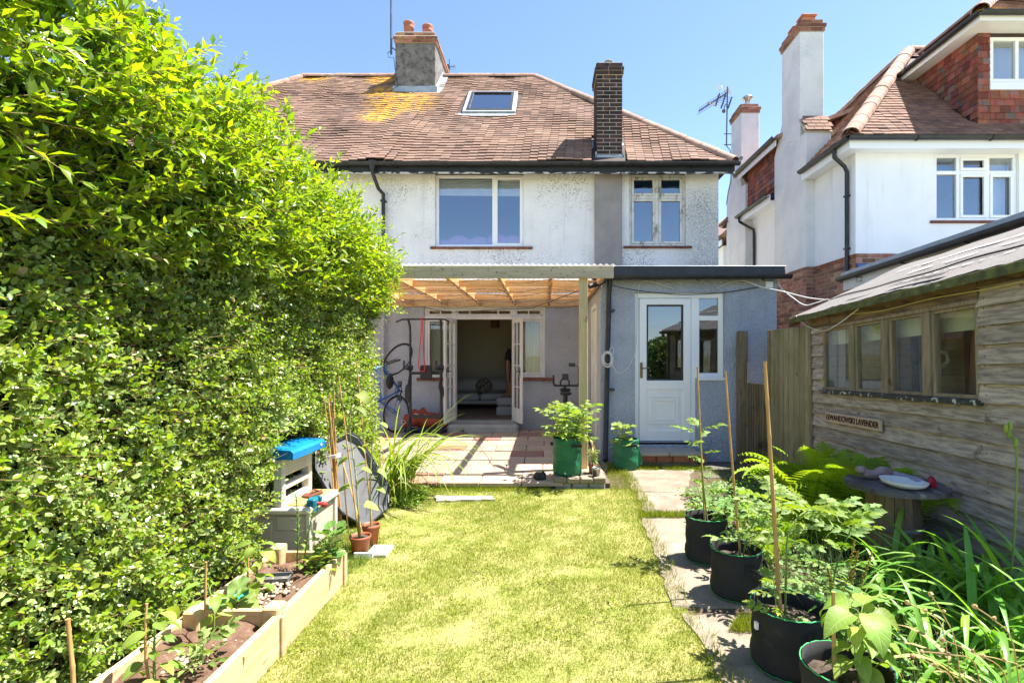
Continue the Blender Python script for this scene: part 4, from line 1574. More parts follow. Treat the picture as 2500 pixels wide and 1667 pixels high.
for (u0, v0, u1, v1) in ((228, 165, 194, 270), (278, 180, 240, 290), (330, 196, 298, 290)):
    m.tube([T(u0, v0), T(u1, v1)], .022, 5)
for k in range(5):
    m.tube([T(228 - 7 * k, 180 + 18 * k) + Vector((0, .02, 0)), T(328 - 7 * k, 205 + 18 * k)], .004, 4)
m.ball(T(262, 313), .05, 8, 6)
m.tube([T(262, 300), T(275, 260), T(288, 255)], .012, 5)
m.build("reflector_grid", "aerial_metal", a3)
MB().tube([T(285, 600), T(300, 620), T(318, 640), T(322, 800), T(322, 900), T(300, 980), T(285, 1090)], .012, 5).build("cable", "aerial_metal", a3)

# ================================================================== ground
mat("soil", (.085, .058, .04), (.13, .095, .068), 14, 8, .95, .9, 60, .02, c3=(.17, .13, .095), s3=20, t3=(.55, .7))
mat("far_ground", (.26, .25, .12), (.32, .29, .15), 3, 6, .95, .5, 30)
t = NT("lawn_soil")
v = t.coord('pos')
col = t.mix(t.ramp(t.noise(v, 3.5, 6, .65), .38, .62), (.20, .22, .04), (.33, .30, .10))
col = t.mix(t.ramp(t.noise(v, 40, 4, .7), .5, .75), col, (.18, .20, .04))
t.l(col, t.b.inputs["Base Color"])
t.b.inputs["Roughness"].default_value = .95
t.bump(t.noise(v, 45, 6, .7), .8, .02)
leafmat("grass_blade", (.155, .23, .015), (.31, .33, .04), .38, .55, .2, .018, .28, c3=(.29, .32, .035), tcol=(1.1, 1.15, .5))
leafmat("grass_long", (.10, .20, .03), (.22, .30, .05), .35, .5, .3, .02, .25)


def g_poly(name, pts, z, m):
    o = MB().add([(x, y, z) for x, y in pts], [list(range(len(pts)))]).build(name, m, kind="structure")
    return o


g_poly("ground", [(-400, -400), (400, -400), (400, 400), (-400, 400)], -.012, "far_ground")
g_poly("planting_soil", [(-2.6, .6), (-.9, .6), (-.9, 6.6), (-2.6, 6.6)], -.004, "soil")
g_poly("border_soil", [(.55, -2), (4.6, -2), (4.6, 8.0), (.95, 7.4), (.55, 5.8)], -.004, "soil")
LAWN = [(-1.32, 1.0), (.94, 1.0), (.87, 2.1), (.89, 2.4), (.81, 2.8), (.84, 3.07), (.80, 3.3), (.90, 3.7), (.86, 4.1), (.94, 4.6), (.92, 4.9), (1.02, 5.2), (.97, 5.5), (1.02, 5.84), (-1.75, 5.84), (-1.85, 5.2), (-1.75, 4.6), (-1.5, 3.6), (-1.32, 3.45)]
g_poly("lawn", LAWN, .0, "lawn_soil")


def inside(poly, x, y):
    poly = np.array(poly)
    c = np.zeros(len(x), bool)
    j = len(poly) - 1
    for i in range(len(poly)):
        xi, yi = poly[i]
        xj, yj = poly[j]
        hit = ((yi > y) != (yj > y)) & (x < (xj - xi) * (y - yi) / (yj - yi + 1e-12) + xi)
        c ^= hit
        j = i
    return c


def fbm(x, y, s, seed=0):
    r = np.random.default_rng(seed)
    out = np.zeros(len(x))
    for k in range(10):
        a, f, p = r.uniform(0, 6.28), s * r.uniform(.5, 2.2), r.uniform(0, 6.28)
        out += np.sin((x * math.cos(a) + y * math.sin(a)) * f + p)
    return out / 10


BLADE_V = [(-.5, 0, 0), (.5, 0, 0), (.32, 0, .55), (-.32, 0, .55), (0, 0, 1)]
BLADE_F = [(0, 1, 2, 3), (3, 2, 4)]


def grass_patch(name, poly, n, h, m, wmm=2.6, lean=.55, bald=None, seed=3, near=True, base_z=.0):
    r = np.random.default_rng(seed)
    P = np.array(poly)
    x = r.uniform(P[:, 0].min(), P[:, 0].max(), n * 3)
    u = r.random(n * 3)
    y0, y1 = P[:, 1].min(), P[:, 1].max()
    y = y0 + (y1 - y0) * (u ** 1.25 if near else u)
    ok = inside(poly, x, y)
    x, y = x[ok][:n], y[ok][:n]
    d = .6 * fbm(x, y, 5.0, seed) + .5 * fbm(x, y, 14, seed + 1) + .5 * fbm(x, y, 38, seed + 2)
    keep = r.random(len(x)) < np.clip(.85 + d * 1.2, .25, 1)
    if bald is not None:
        for bx, by, rx, ry in bald:
            q = ((x - bx) / rx) ** 2 + ((y - by) / ry) ** 2 + 1.6 * fbm(x, y, 16, 77) + 1.0 * fbm(x, y, 45, 78)
            keep &= r.random(len(x)) < np.clip((q - .2) * 1.2, .3, 1)
    x, y, d = x[keep], y[keep], d[keep]
    k = len(x)
    a = r.uniform(0, 2 * np.pi, k)
    ln = np.abs(r.normal(0, lean, k))
    b = r.uniform(0, 2 * np.pi, k)
    Z = unit(np.stack([np.cos(b) * ln, np.sin(b) * ln, np.ones(k)], 1))
    X = unit(np.cross(np.stack([np.cos(a), np.sin(a), np.zeros(k)], 1), Z))
    Yv = np.cross(Z, X)
    hh = h * r.uniform(.5, 1.35, k) * (1 + .5 * d)
    sc = np.stack([np.full(k, wmm / 1000) * r.uniform(.7, 1.4, k), np.ones(k), hh], 1)
    me = spread(BLADE_V, BLADE_F, np.stack([x, y, np.full(k, base_z)], 1), X, Yv, Z, sc, name)
    return ob(name, me, m, kind="stuff")


BALD = [(-.72, 5.52, .34, .10), (-.55, 2.75, .28, .14), (-.9, 4.2, .2, .12), (.25, 3.6, .2, .1), (-1.1, 3.1, .15, .25), (-.4, 3.3, .16, .1), (.05, 5.5, .3, .07)]
o = grass_patch("lawn_grass", LAWN, 280000, .018, "grass_blade", 2.3, .8, BALD)
o["label"], o["category"] = "short dry yellow green lawn grass between raised bed and concrete path", "grass"
leafmat("straw", (.46, .40, .16), (.55, .48, .24), .25, .7, .15, .015, .2, tcol=(1.1, 1.0, .6))
o = grass_patch("dry_grass", LAWN, 26000, .026, "straw", 1.8, 2.2, None, 61)
o["label"], o["category"] = "dead straw coloured blades lying in the lawn", "grass"
# clover and small weeds in clusters
wr = np.random.default_rng(8)
cx_, cy_ = wr.uniform(-1.3, .85, 30), 2.0 + 3.7 * wr.random(30) ** 1.2
k_ = wr.integers(0, 30, 1500)
x_, y_ = cx_[k_] + wr.normal(0, .06, 1500), cy_[k_] + wr.normal(0, .05, 1500)
ok_ = inside(LAWN, x_, y_)
x_, y_ = x_[ok_], y_[ok_]
a_ = wr.uniform(0, 6.28, len(x_))
X_, Y_, Z_ = frames(np.stack([np.cos(a_), np.sin(a_), wr.uniform(0, .6, len(x_))], 1), np.stack([wr.normal(0, .3, len(x_)), wr.normal(0, .3, len(x_)), np.ones(len(x_))], 1))
o = ob("lawn_weeds", spread(LEAFR_V, LEAFR_F, np.stack([x_, y_, wr.uniform(.006, .022, len(x_))], 1), X_, Y_, Z_, wr.uniform(.010, .018, len(x_)), "lawn_weeds"), "grass_blade", kind="stuff")
o["label"], o["category"] = "small clover and weed leaves dotted through the lawn", "weeds"
EDGES = [[(.90, 5.0), (1.06, 5.0), (1.1, 6.6), (.95, 6.6)], [(.72, 5.7), (1.02, 5.6), (1.06, 6.9), (.85, 7.2), (.75, 6.2)], [(1.0, 6.72), (2.1, 6.72), (2.1, 6.93), (1.0, 7.05)],
         [(1.75, 5.2), (2.3, 5.4), (2.75, 6.8), (2.0, 6.9), (1.75, 6.2)], [(.85, 4.76), (1.4, 4.76), (1.4, 4.90), (.88, 4.92)], [(.98, 2.80), (1.4, 2.78), (1.4, 2.98), (1.1, 2.96)], [(.80, 2.0), (.96, 2.0), (.88, 3.0), (.96, 4.7), (.82, 4.7), (.76, 3.1)]]
for i, e in enumerate(EDGES):
    o = grass_patch("grass_tuft", e, 1300 if i in (0, 6) else 2600, .045, "grass_blade", 3, .6, None, 20 + i, False, .012)
    o["label"], o["category"] = ["thin grass along the left edge of the wide path slab", "rough grass beside the small green planter", "grass strip in front of the door step",
                                 "patchy grass in front of the low slatted fence", "grass line across the middle of the concrete path", "grass tufts between the two near path slabs", "uneven lawn edge creeping over the path"][i], "grass"
LEFTG = [(-1.75, 3.5), (-1.35, 3.5), (-1.25, 3.9), (-1.45, 4.4), (-1.85, 4.3)]
o = grass_patch("grass_tuft", LEFTG, 3500, .06, "grass_long", 3, .6, None, 41, False)
o["label"], o["category"] = "longer green grass round the terracotta pots and cane bundle", "grass"
r0 = grass_patch("grass_tuft", [(-1.5, 5.70), (.05, 5.72), (.05, 5.83), (-1.5, 5.83)], 2600, .045, "grass_blade", 3, .6, None, 42, False)
r0["label"], r0["category"] = "straggly grass against the edge of the patio", "grass"

# ================================================================== concrete path
mat("path_concrete", (.265, .215, .16), (.185, .15, .112), 5.0, 10, .95, .9, 45, .012, c3=(.36, .30, .23), s3=3.2, t3=(.5, .72), rnd=.06)
path = thing("path", "worn concrete path of uneven slabs beside the lawn", "path", (1, 4, 0))
path["kind"] = "structure"
del path["label"], path["category"]


def slab_poly(pts, z, m, parent, name="path_slab", th=.06):
    n = len(pts)
    rr = random.Random(len(pts) + int(pts[0][0] * 1000))
    ring = []
    for i in range(n):
        a, b = Vector((*pts[i], z)), Vector((*pts[(i + 1) % n], z))
        nq = max(4, int((b - a).length / .07))
        for q in range(nq):
            p = a.lerp(b, q / nq)
            w_ = .012 * math.sin(p.x * 9 + p.y * 5) + .008 * math.sin(p.y * 17)
            ring.append(p + Vector((w_ + rr.uniform(-.016, .016), rr.uniform(-.02, .02), 0)))
    c = sum(ring, Vector()) / len(ring)
    top = [c + (p - c) * .985 for p in ring]
    mid = [p + Vector((0, 0, -.012)) for p in ring]
    low = [p + Vector((0, 0, -th)) for p in ring]
    k = len(ring)
    mb = MB()
    vs = top + mid + low
    fs = [list(range(k))]
    for i in range(k):
        j = (i + 1) % k
        fs.append([i + k, j + k, j, i])
        fs.append([i + 2 * k, j + 2 * k, j + k, i + k])
    mb.add(vs, fs)
    return mb.build(name, m, parent)


slab_poly([(1.0, 6.80), (.96, 5.69), (1.52, 5.66), (1.92, 6.76)], .012, "path_concrete", path)
slab_poly([(1.0, 5.69), (.93, 4.90), (1.45, 4.88), (1.47, 5.65)], .011, "path_concrete", path)
slab_poly([(.88, 4.80), (.82, 3.9), (.76, 3.12), (1.46, 3.08), (1.44, 4.78)], .010, "path_concrete", path)
slab_poly([(.78, 3.02), (.83, 2.05), (.88, .9), (1.5, .9), (1.46, 3.0)], .009, "path_concrete", path)
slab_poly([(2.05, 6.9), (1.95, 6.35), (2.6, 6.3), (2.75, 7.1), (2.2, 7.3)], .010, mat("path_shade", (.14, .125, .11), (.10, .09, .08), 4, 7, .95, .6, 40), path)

st_ = slab_poly([(-1.14, 5.50), (-1.10, 5.30), (-.80, 5.33), (-.50, 5.36), (-.55, 5.47), (-.85, 5.46)], .024, mat("sunk_stone", (.50, .44, .35), (.42, .37, .29), 7, 6, .9, .4, 50), None, "sunk_stone", .05)
tag(st_, "pale flat stone sunk in the lawn in front of the patio", "stone")
# ================================================================== patio
mat("paving", (.47, .345, .25), (.40, .29, .21), 4, 7, .92, .5, 70, .006, rnd=.08, hue=.01, c3=(.36, .28, .21), s3=3, t3=(.52, .72))
mat("paving_red", (.33, .165, .125), (.28, .14, .11), 5, 7, .92, .5, 70, .006, rnd=.12, c3=(.26, .2, .16), s3=3)
mat("joint", (.09, .075, .055), (.13, .11, .08), 12, 6, .95, .6, 60)
patio = thing("patio", "x", "x", (-1, 8, 0))
del patio["label"], patio["category"]
patio["kind"] = "structure"
PZ = .07
MB().box(-5.2, .74, 5.90, HY - .004, -.02, PZ - .02).build("bedding", "joint", patio)
rows = [5.84, 6.36, 6.86, 7.34, 7.80, 8.26, 8.72, 9.18, 9.64, 10.09]
red = {(0, 9), (1, 4), (2, 7), (3, 11), (4, 5), (6, 6), (6, 10), (7, 8), (7, 11), (4, 9)}
for k in range(len(rows) - 1):
    x = -5.2 - (.0 if k % 2 else .235) + .03 * math.sin(k * 3)
    q = 0
    while x < .72:
        w_ = .47
        a, bb = max(x, -5.2), min(x + w_, .72)
        x += w_
        q += 1
        if bb - a < .05 or (k == 0 and a > .0):
            continue
        z = PZ + random.uniform(-.004, .004)
        mb = MB()
        M = Matrix.Translation(((a + bb) / 2, (rows[k] + rows[k + 1]) / 2, z)) @ Euler((random.gauss(0, .004), random.gauss(0, .004), random.gauss(0, .003))).to_matrix().to_4x4()
        hw, hd = (bb - a) / 2 - .005, (rows[k + 1] - rows[k]) / 2 - .005
        mb.box(-hw, hw, -hd, hd, -.045, 0, .006)
        o = mb.build("paving_slab", "paving_red" if (k, q) in red else "paving", patio, M=M)
# small raised ledge of setts at the corner
ledge = thing("stone_ledge", "low ledge of worn square setts under the big green planter", "ledge", (.4, 5.95, 0))
for row, (y0_, y1_) in enumerate(((5.84, 5.98), (5.985, 6.12), (6.125, 6.27))):
    for q in range(4):
        xx = .10 + .148 * q
        MB().box(xx, xx + .143, y0_, y1_, .06, .125 + random.uniform(-.006, .006), .012).build("sett", "path_concrete", ledge)
for q in range(3):
    xx = .12 + .19 * q
    MB().box(xx, xx + .18, 5.87, 6.2, -.02, .058, .01).build("lower_stone", "concrete_step", ledge)
st_ = MB()
vs = []
st_.ball((gx(1318, 6.05), 6.0, PZ + .035), (.075, .06, .06), 9, 6, False, .18)
rk = st_.build("garden_light", mat("rock_black", (.02, .02, .022), (.05, .05, .052), 20, 5, .7, .4, 60))
tag(rk, "small black rock shaped solar light at the patio edge", "garden light")
MB().box(gx(1318, 6.05) - .03, gx(1318, 6.05) + .03, 5.955, 6.0, PZ + .085, PZ + .105, .003).build("solar_panel", "glass_sky", rk)

# ================================================================== pergola
t = NT("pine_fresh")
v = t.coord('pos', (1, 6, 6))
n1 = t.noise(v, 3.5, 7, .6, .6)
col = t.mix(t.ramp(n1, .35, .65), (.76, .44, .18), (.60, .31, .115))
col = t.mix(t.math('MULTIPLY', t.ramp(t.noise(t.coord('pos'), 7, 4), .62, .74), .55), col, (.20, .08, .03))
t.l(col, t.b.inputs["Base Color"])
t.b.inputs["Roughness"].default_value = .65
t.bump(n1, .2, .004)


def wood(name, a, b, knot, axis='x', scale=3.0, rough=.85, bump=.5, rnd=.15, green=None, warp=.8):
    t = NT(name)
    st = {'x': (1, 9, 9), 'y': (9, 1, 9), 'z': (9, 9, 1)}[axis]
    v = t.coord('pos', st)
    n1 = t.noise(v, scale, 8, .65, warp)
    col = t.mix(t.ramp(n1, .34, .66), a, b)
    kn = t.noise(t.coord('pos', {'x': (.6, 1, 1), 'y': (1, .6, 1), 'z': (1, 1, .6)}[axis]), 9, 3, .5)
    col = t.mix(t.math('MULTIPLY', t.ramp(kn, .66, .74), .7), col, knot)
    if green:
        col = t.mix(t.math('MULTIPLY', t.ramp(t.noise(t.coord('pos'), 3, 5), .45, .7), .6), col, green)
    h = t.n("HueSaturation")
    t.l(col, h.inputs["Color"])
    t.l(t.math('MULTIPLY_ADD', t.rnd(), 2 * rnd, 1 - rnd), h.inputs["Value"])
    t.l(h.outputs[0], t.b.inputs["Base Color"])
    t.b.inputs["Roughness"].default_value = rough
    t.b.inputs["Specular IOR Level"].default_value = .2
    t.bump(n1, bump, .006)
    return t.m


wood("weathered_beam", (.46, .385, .28), (.36, .30, .215), (.10, .075, .05), 'x', 3.0, .8, .3, .05)
wood("green_post", (.58, .455, .26), (.47, .36, .19), (.2, .13, .07), 'z', 3.0, .75, .25, .05)
wood("shed_board", (.52, .425, .345), (.25, .20, .165), (.10, .08, .06), 'y', 4.5, .9, .5, .2, None, .2)
wood("shed_trim", (.33, .255, .175), (.20, .15, .105), (.06, .045, .03), 'z', 3.0, .9, .5, .1, (.19, .185, .10))
wood("shed_dark", (.25, .16, .085), (.075, .05, .035), (.04, .028, .02), 'y', 2.2, .85, .5, .05)
wood("fence_board", (.36, .31, .19), (.25, .21, .125), (.09, .07, .04), 'z', 2.6, .9, .5, .14, (.19, .19, .075))
wood("fence_dark", (.20, .155, .09), (.12, .095, .06), (.04, .03, .02), 'z', 2.6, .9, .5, .2)
wood("bed_board", (.58, .42, .24), (.48, .32, .16), (.30, .17, .07), 'y', 2.2, .8, .35, .05)
wood("inner_board", (.62, .52, .38), (.52, .43, .31), (.2, .15, .1), 'y', 3, .9, .4, .12)
wood("stud_orange", (.34, .17, .085), (.26, .12, .06), (.14, .07, .04), 'z', 3, .8, .3, .1)
t = NT("corrugated_plastic")
t.b.inputs["Base Color"].default_value = (.85, .86, .86, 1)
t.b.inputs["Roughness"].default_value = .35
tr = t.n("BsdfTransparent")
tr.inputs[0].default_value = (.93, .95, .97, 1)
tl = t.n("BsdfTranslucent")
tl.inputs[0].default_value = (.85, .85, .83, 1)
m1_ = t.n("MixShader")
m1_.inputs[0].default_value = .5
t.l(t.b.outputs[0], m1_.inputs[1])
t.l(tl.outputs[0], m1_.inputs[2])
m2_ = t.n("MixShader")
t.l(t.ramp(t.noise(t.coord('pos'), 2.5, 6, .7), .35, .8), m2_.inputs[0])
fac = t.math('MULTIPLY_ADD', t.ramp(t.noise(t.coord('pos'), 2.5, 6, .7), .35, .8), .18, .22)
t.l(fac, m2_.inputs[0])
t.l(tr.outputs[0], m2_.inputs[1])
t.l(m1_.outputs[0], m2_.inputs[2])
t.l(m2_.outputs[0], t.out.inputs[0])

PF = 6.5
PB0, PB1 = 2.455, 2.605
perg = thing("pergola", "timber lean-to pergola with clear corrugated roof over the patio", "pergola", (-1.5, PF, 0))
bm = MB().box(-4.9, gx(1497, PF), PF - .025, PF + .025, PB0 - .004, PB1, .004).build("front_beam", "weathered_beam", perg)
nl = MB()
rr = random.Random(4)
for i in range(40):
    xx = -2.0 + 2.8 * (i // 2) / 20 + rr.uniform(-.05, .05)
    nl.lathe([(.0, 0), (.006, 0), (.006, .004), (0, .004)], 6, Matrix.Translation((xx, PF - .026, PB0 + rr.uniform(.02, .13))) @ Matrix.Rotation(R(90), 4, 'X'))
nl.build("bolt_head", "black_gutter", bm)
for i in range(9):
    X = .075 - .653 * (i - 1)
    MB().box(X - .023, X + .023, PF + .026, HY - .05, PB0, PB0 + .13, .003).build("rafter", "pine_fresh", perg)
    if i < 8:
        for j, yy in enumerate((7.38, 8.05 + .12 * (i % 2), 9.05)):
            MB().box(X - .653 + .024, X - .024, yy - .02, yy + .02, PB0 + .004, PB0 + .10, .003).build("noggin", "pine_fresh", perg)
MB().box(-4.9, .72, HY - .049, HY - .003, PB0 - .02, PB0 + .14, .003).build("ledger", "pine_fresh", perg)
po = MB().box(gx(1415, PF), gx(1436, PF), PF + .03, PF + .135, .05, PB0 + .14, .006).build("post", "green_post", perg)
MB().box(-4.75, -4.65, PF + .03, PF + .13, .0, PB0 + .12, .006).build("post", "green_post", perg)
MB().bar((.49, PF + .09, 1.95), (.49, PF + .55, PB0 + .03), .05, .07, (1, 0, 0), .004).build("brace", "green_post", perg)
# plastic roof sheets
for si in range(6):
    xa = .87 - .98 * si
    n = 13 * 8
    vs, fs = [], []
    ys = np.linspace(PF - .08, HY - .01, 6)
    for j, yy in enumerate(ys):
        for i in range(n + 1):
            xx = xa - i * (1.0 / n)
            zz = PB1 + .008 + .011 * math.cos(2 * math.pi * (xx) / .076) + .02 * (yy - PF) + .003 * si % 2
            vs.append((xx, yy, zz + .002 * (si % 2)))
    for j in range(5):
        for i in range(n):
            a = j * (n + 1) + i
            fs.append([a + 1, a, a + n + 1, a + n + 2])
    MB().add(vs, fs, None, True).build("roof_sheet", "corrugated_plastic", perg)

# string lights wound along the rafters
sl = thing("string_light", "dark string of tiny white bulbs draped along the pergola rafters", "string lights", (-1, 8, 2.4))
mat("bulb_clear", (.8, .78, .7), (.7, .68, .6), 9, 2, .2)
bulbs = []
wires = MB()
rr = random.Random(9)
runs = []
for yy, zz in ((6.60, 2.44), (7.35, 2.42), (8.05, 2.43), (9.0, 2.43), (9.95, 2.42)):
    runs.append([Vector((x, yy + .03 * math.sin(x * 9), zz + .02 * math.sin(x * 6.5 + yy) - .02 * abs(math.sin(x * 4.8)))) for x in np.arange(-3.2, .72, .07)])
for i in range(6):
    X = .075 - .653 * (i - 1)
    runs.append([Vector((X + .026 * math.sin(y * 11), y, 2.445 + .02 * math.sin(y * 14))) for y in np.arange(6.6, 9.9, .07)])
for q in runs:
    wires.tube(q, .0035, 4, False)
    for p in q[::2]:
        bulbs.append(p + Vector((rr.uniform(-.02, .02), 0, rr.uniform(-.025, .02))))
wires.build("wire", "black_gutter", sl)
bb_ = MB()
for p in bulbs:
    bb_.ball(p, (.0045, .0045, .009), 5, 3)
o = bb_.build("bulb", "bulb_clear", sl, kind="stuff")
MB().tube([(gx(1035, 9.9), 9.9, 2.40), (gx(1100, 9.9), 9.9, 2.30), (gx(1250, 9.9), 9.9, 2.37), (gx(1300, 9.5), 9.6, 2.36), (gx(1415, 6.7), 6.75, 2.33)], .006, 5).build("lead_cable", "black_gutter", sl)

# ================================================================== gym tower
mat("gym_black", (.012, .012, .013), (.02, .02, .022), 9, 3, .38, spec=.5)
mat("gym_pad", (.022, .022, .023), (.03, .03, .03), 30, 3, .6, .3, 120)
TY = 9.42
tx0, tx1 = gx(1001.5, TY), gx(1077, TY)
gym = thing("exercise_tower", "black pull-up exercise tower standing left of the open french doors", "exercise tower", ((tx0 + tx1) / 2, TY, PZ))
for xx in (tx0, tx1):
    g = MB()
    g.tube([(xx, TY, PZ + .02), (xx, TY, 1.30)], .026, 10)
    g.tube([(xx, TY, 1.28), (xx, TY, 1.92), (xx, TY - .02, 2.02), (xx - .01 * (1 if xx < -2 else -1), TY - .10, 2.12)], .021, 10)
    g.build("upright", "gym_black", gym)
    b = MB()
    b.bar((xx, TY - .36, PZ + .03), (xx, TY + .30, PZ + .03), .05, .035, c=.005)
    b.tube([(xx, TY - .02, PZ + .30), (xx, TY - .12, PZ + .22), (xx, TY - .16, PZ + .04)], .02, 8)
    b.build("foot_bar", "gym_black", gym)
    f = MB()
    for yy in (TY - .37, TY + .30):
        f.lathe([(.05, 0), (.045, .03), (.03, .045), (0, .045)], 10, Matrix.Translation((xx, yy, PZ)))
    f.build("foot_pad", "gym_pad", gym)
    k = MB()
    k.box(xx - .045, xx + .045, TY - .05, TY + .05, 1.22, 1.31, .01)
    k.box(xx - .06, xx + .06, TY - .075, TY - .03, 1.24, 1.28, .008)
    k.tube([(xx, TY, 1.2), (xx - .02, TY - .08, .92), (xx, TY - .02, .80)], .016, 8)
    k.build("clamp", "gym_black", gym)
    a = MB()
    a.tube([(xx, TY - .03, 1.25), (xx, TY - .46, 1.26)], .018, 8)
    a.tube([(xx, TY - .42, 1.24), (xx, TY - .42, 1.40)], .016, 8)
    a.build("dip_arm", "gym_black", gym)
MB().bar((tx0, TY - .01, 1.17), (tx1, TY - .01, 1.17), .03, .05, c=.004).build("cross_bar", "gym_black", gym)
MB().bar((tx0, TY - .01, PZ + .32), (tx1, TY - .01, PZ + .32), .03, .06, c=.004).build("cross_bar", "gym_black", gym)
MB().box(gx(1025, TY - .1), gx(1054, TY - .1), TY - .10, TY - .04, gz(926, TY), gz(891, TY), .02).build("back_pad", "gym_pad", gym)
g = MB()
zb = 2.13
g.tube([(gx(967, TY - .1), TY - .1, zb - .045), (tx0 - .12, TY - .1, zb), (tx0, TY - .1, zb + .005), (tx1, TY - .1, zb + .005), (tx1 + .09, TY - .1, zb), (gx(1097, TY - .1), TY - .1, zb - .04)], .016, 10)
g.build("pull_up_bar", "gym_black", gym)
MB().ball((gx(996, TY - .2), TY - .2, gz(958, TY)), (.06, .03, .17), 12, 8).build("arm_pad", "gym_pad", gym)
MB().ball((gx(1082, TY - .1), TY - .12, gz(955, TY)), (.022, .03, .10), 12, 8).build("arm_pad", "gym_pad", gym)
bd = MB()
X = gx(1031, TY - .1)
zt_, zb_ = zb + .02, gz(906, TY)
loop = [(X - .01, TY - .12, zt_), (X - .02, TY - .12, zt_ - .3), (X - .055, TY - .12, zb_ + .25), (X - .062, TY - .12, zb_ + .06), (X - .04, TY - .12, zb_ + .01), (X, TY - .12, zb_),
        (X + .04, TY - .12, zb_ + .01), (X + .05, TY - .12, zb_ + .07), (X + .03, TY - .12, zb_ + .3), (X + .012, TY - .12, zt_ - .25), (X + .01, TY - .12, zt_), (X, TY - .10, zt_ + .01)]
bd.tube(loop, .009, 6, closed=True)
tag(bd.build("resistance_band", mat("band_red", (.62, .03, .04), (.55, .025, .035), 9, 2, .45)), "red rubber resistance band looped over the pull-up bar", "resistance band")

# red bag lying behind the tower
bg = thing("kit_bag", "rust red canvas kit bag lying slumped behind the exercise tower", "bag", (-2.2, 9.75, PZ))
m = MB()
L0, L1 = gx(981, 9.72), gx(1093, 9.72)
vs, fs = [], []
N, K = 26, 16
for i in range(N + 1):
    t_ = i / N
    xx = L0 + (L1 - L0) * t_
    e = (1 - (2 * t_ - 1) ** 6) ** .5
    rz_ = (.125 + .05 * math.exp(-((t_ - .38) / .22) ** 2) + .012 * math.sin(t_ * 31) + .01 * math.sin(t_ * 17)) * e
    for k in range(K):
        a = 2 * math.pi * k / K
        w_ = 1 + .10 * math.sin(3 * a + t_ * 14) + .05 * math.sin(5 * a - t_ * 23)
        vs.append((xx, 9.74 + .16 * e * w_ * math.cos(a), max(PZ + .08 + rz_ + rz_ * w_ * math.sin(a), PZ + .07)))
for i in range(N):
    for k in range(K):
        k2 = (k + 1) % K
        fs.append([i * K + k, i * K + k2, (i + 1) * K + k2, (i + 1) * K + k])
m.add(vs, fs, None, True)
m.build("body", mat("rust_canvas", (.36, .075, .035), (.28, .055, .028), 9, 5, .75, .5, 40, .01), bg)
m = MB()
m.tube([(L0 + .08, 9.62, PZ + .05), (L0 + .3, 9.58, PZ + .045), (L0 + .45, 9.57, PZ + .035), (L0 + .62, 9.57, PZ + .05), (L1 - .02, 9.6, PZ + .055)], [.04, .05, .045, .05, .045], 10)
m.build("rolled_mat", "gym_pad", bg)
m = MB()
m.tube([(L0 + .07 + .045 * math.cos(a), 9.57 + .004 * math.sin(a), PZ + .20 + .03 * math.sin(a)) for a in np.linspace(0, 2 * math.pi, 14)[:-1]], .006, 4, closed=True)
for i in range(9):
    xx = L0 + .27 + .035 * i
    m.box(xx, xx + .022, 9.60, 9.61, PZ + .335 - .004 * i, PZ + .355 - .004 * i)
m.build("print", "blind_white", bg)

# ================================================================== bicycle stood on its rear wheel
up_b = Vector((-.42, -.9, .06)).normalized()
xf = Vector((.03, .0, 1)).normalized()
yb_ = up_b.cross(xf).normalized()
up_b = xf.cross(yb_)
MBK = Matrix((xf, yb_, up_b)).transposed().to_4x4()
MBK.translation = Vector((gx(966, 9.55), 9.60, PZ + .345))
bike = thing("bicycle", "blue and black road bicycle stood on end against the wall beside the hedge", "bicycle", M=MBK)
mat("bike_blue", (.03, .16, .42), (.02, .12, .34), 9, 2, .3, spec=.5)
mat("tyre", (.015, .015, .015), (.025, .025, .025), 20, 3, .8)
mat("rim_metal", (.4, .4, .42), (.3, .3, .3), 9, 2, .35, metal=.8)


def L_(name, mb, m, parent):
    return ob(name, mb.mesh(name), m, parent, local=True)


def wheel(M):
    w = bpy.data.objects.new("wheel", None)
    me = MB()
    cp = [(.33 * math.cos(a), 0, .33 * math.sin(a)) for a in np.linspace(0, 2 * math.pi, 37)[:-1]]
    tyre = MB().tube(cp, .016, 7, closed=True).mesh("wheel")
    o = ob("wheel", tyre, "tyre", bike, M=M, local=True)
    L_("rim", MB().tube([(p[0] * .94, 0, p[2] * .94) for p in cp], .011, 6, closed=True), "rim_metal", o)
    s = MB()
    for k in range(20):
        a = 2 * math.pi * k / 20
        s.tube([(.015 * math.cos(a + 1), .025 * (-1) ** k, .015 * math.sin(a + 1)), (.31 * math.cos(a), 0, .31 * math.sin(a))], .0022, 3, False)
    s.tube([(0, -.05, 0), (0, .05, 0)], .018, 8)
    L_("spoke", s, "rim_metal", o)
    bpy.data.objects.remove(w)


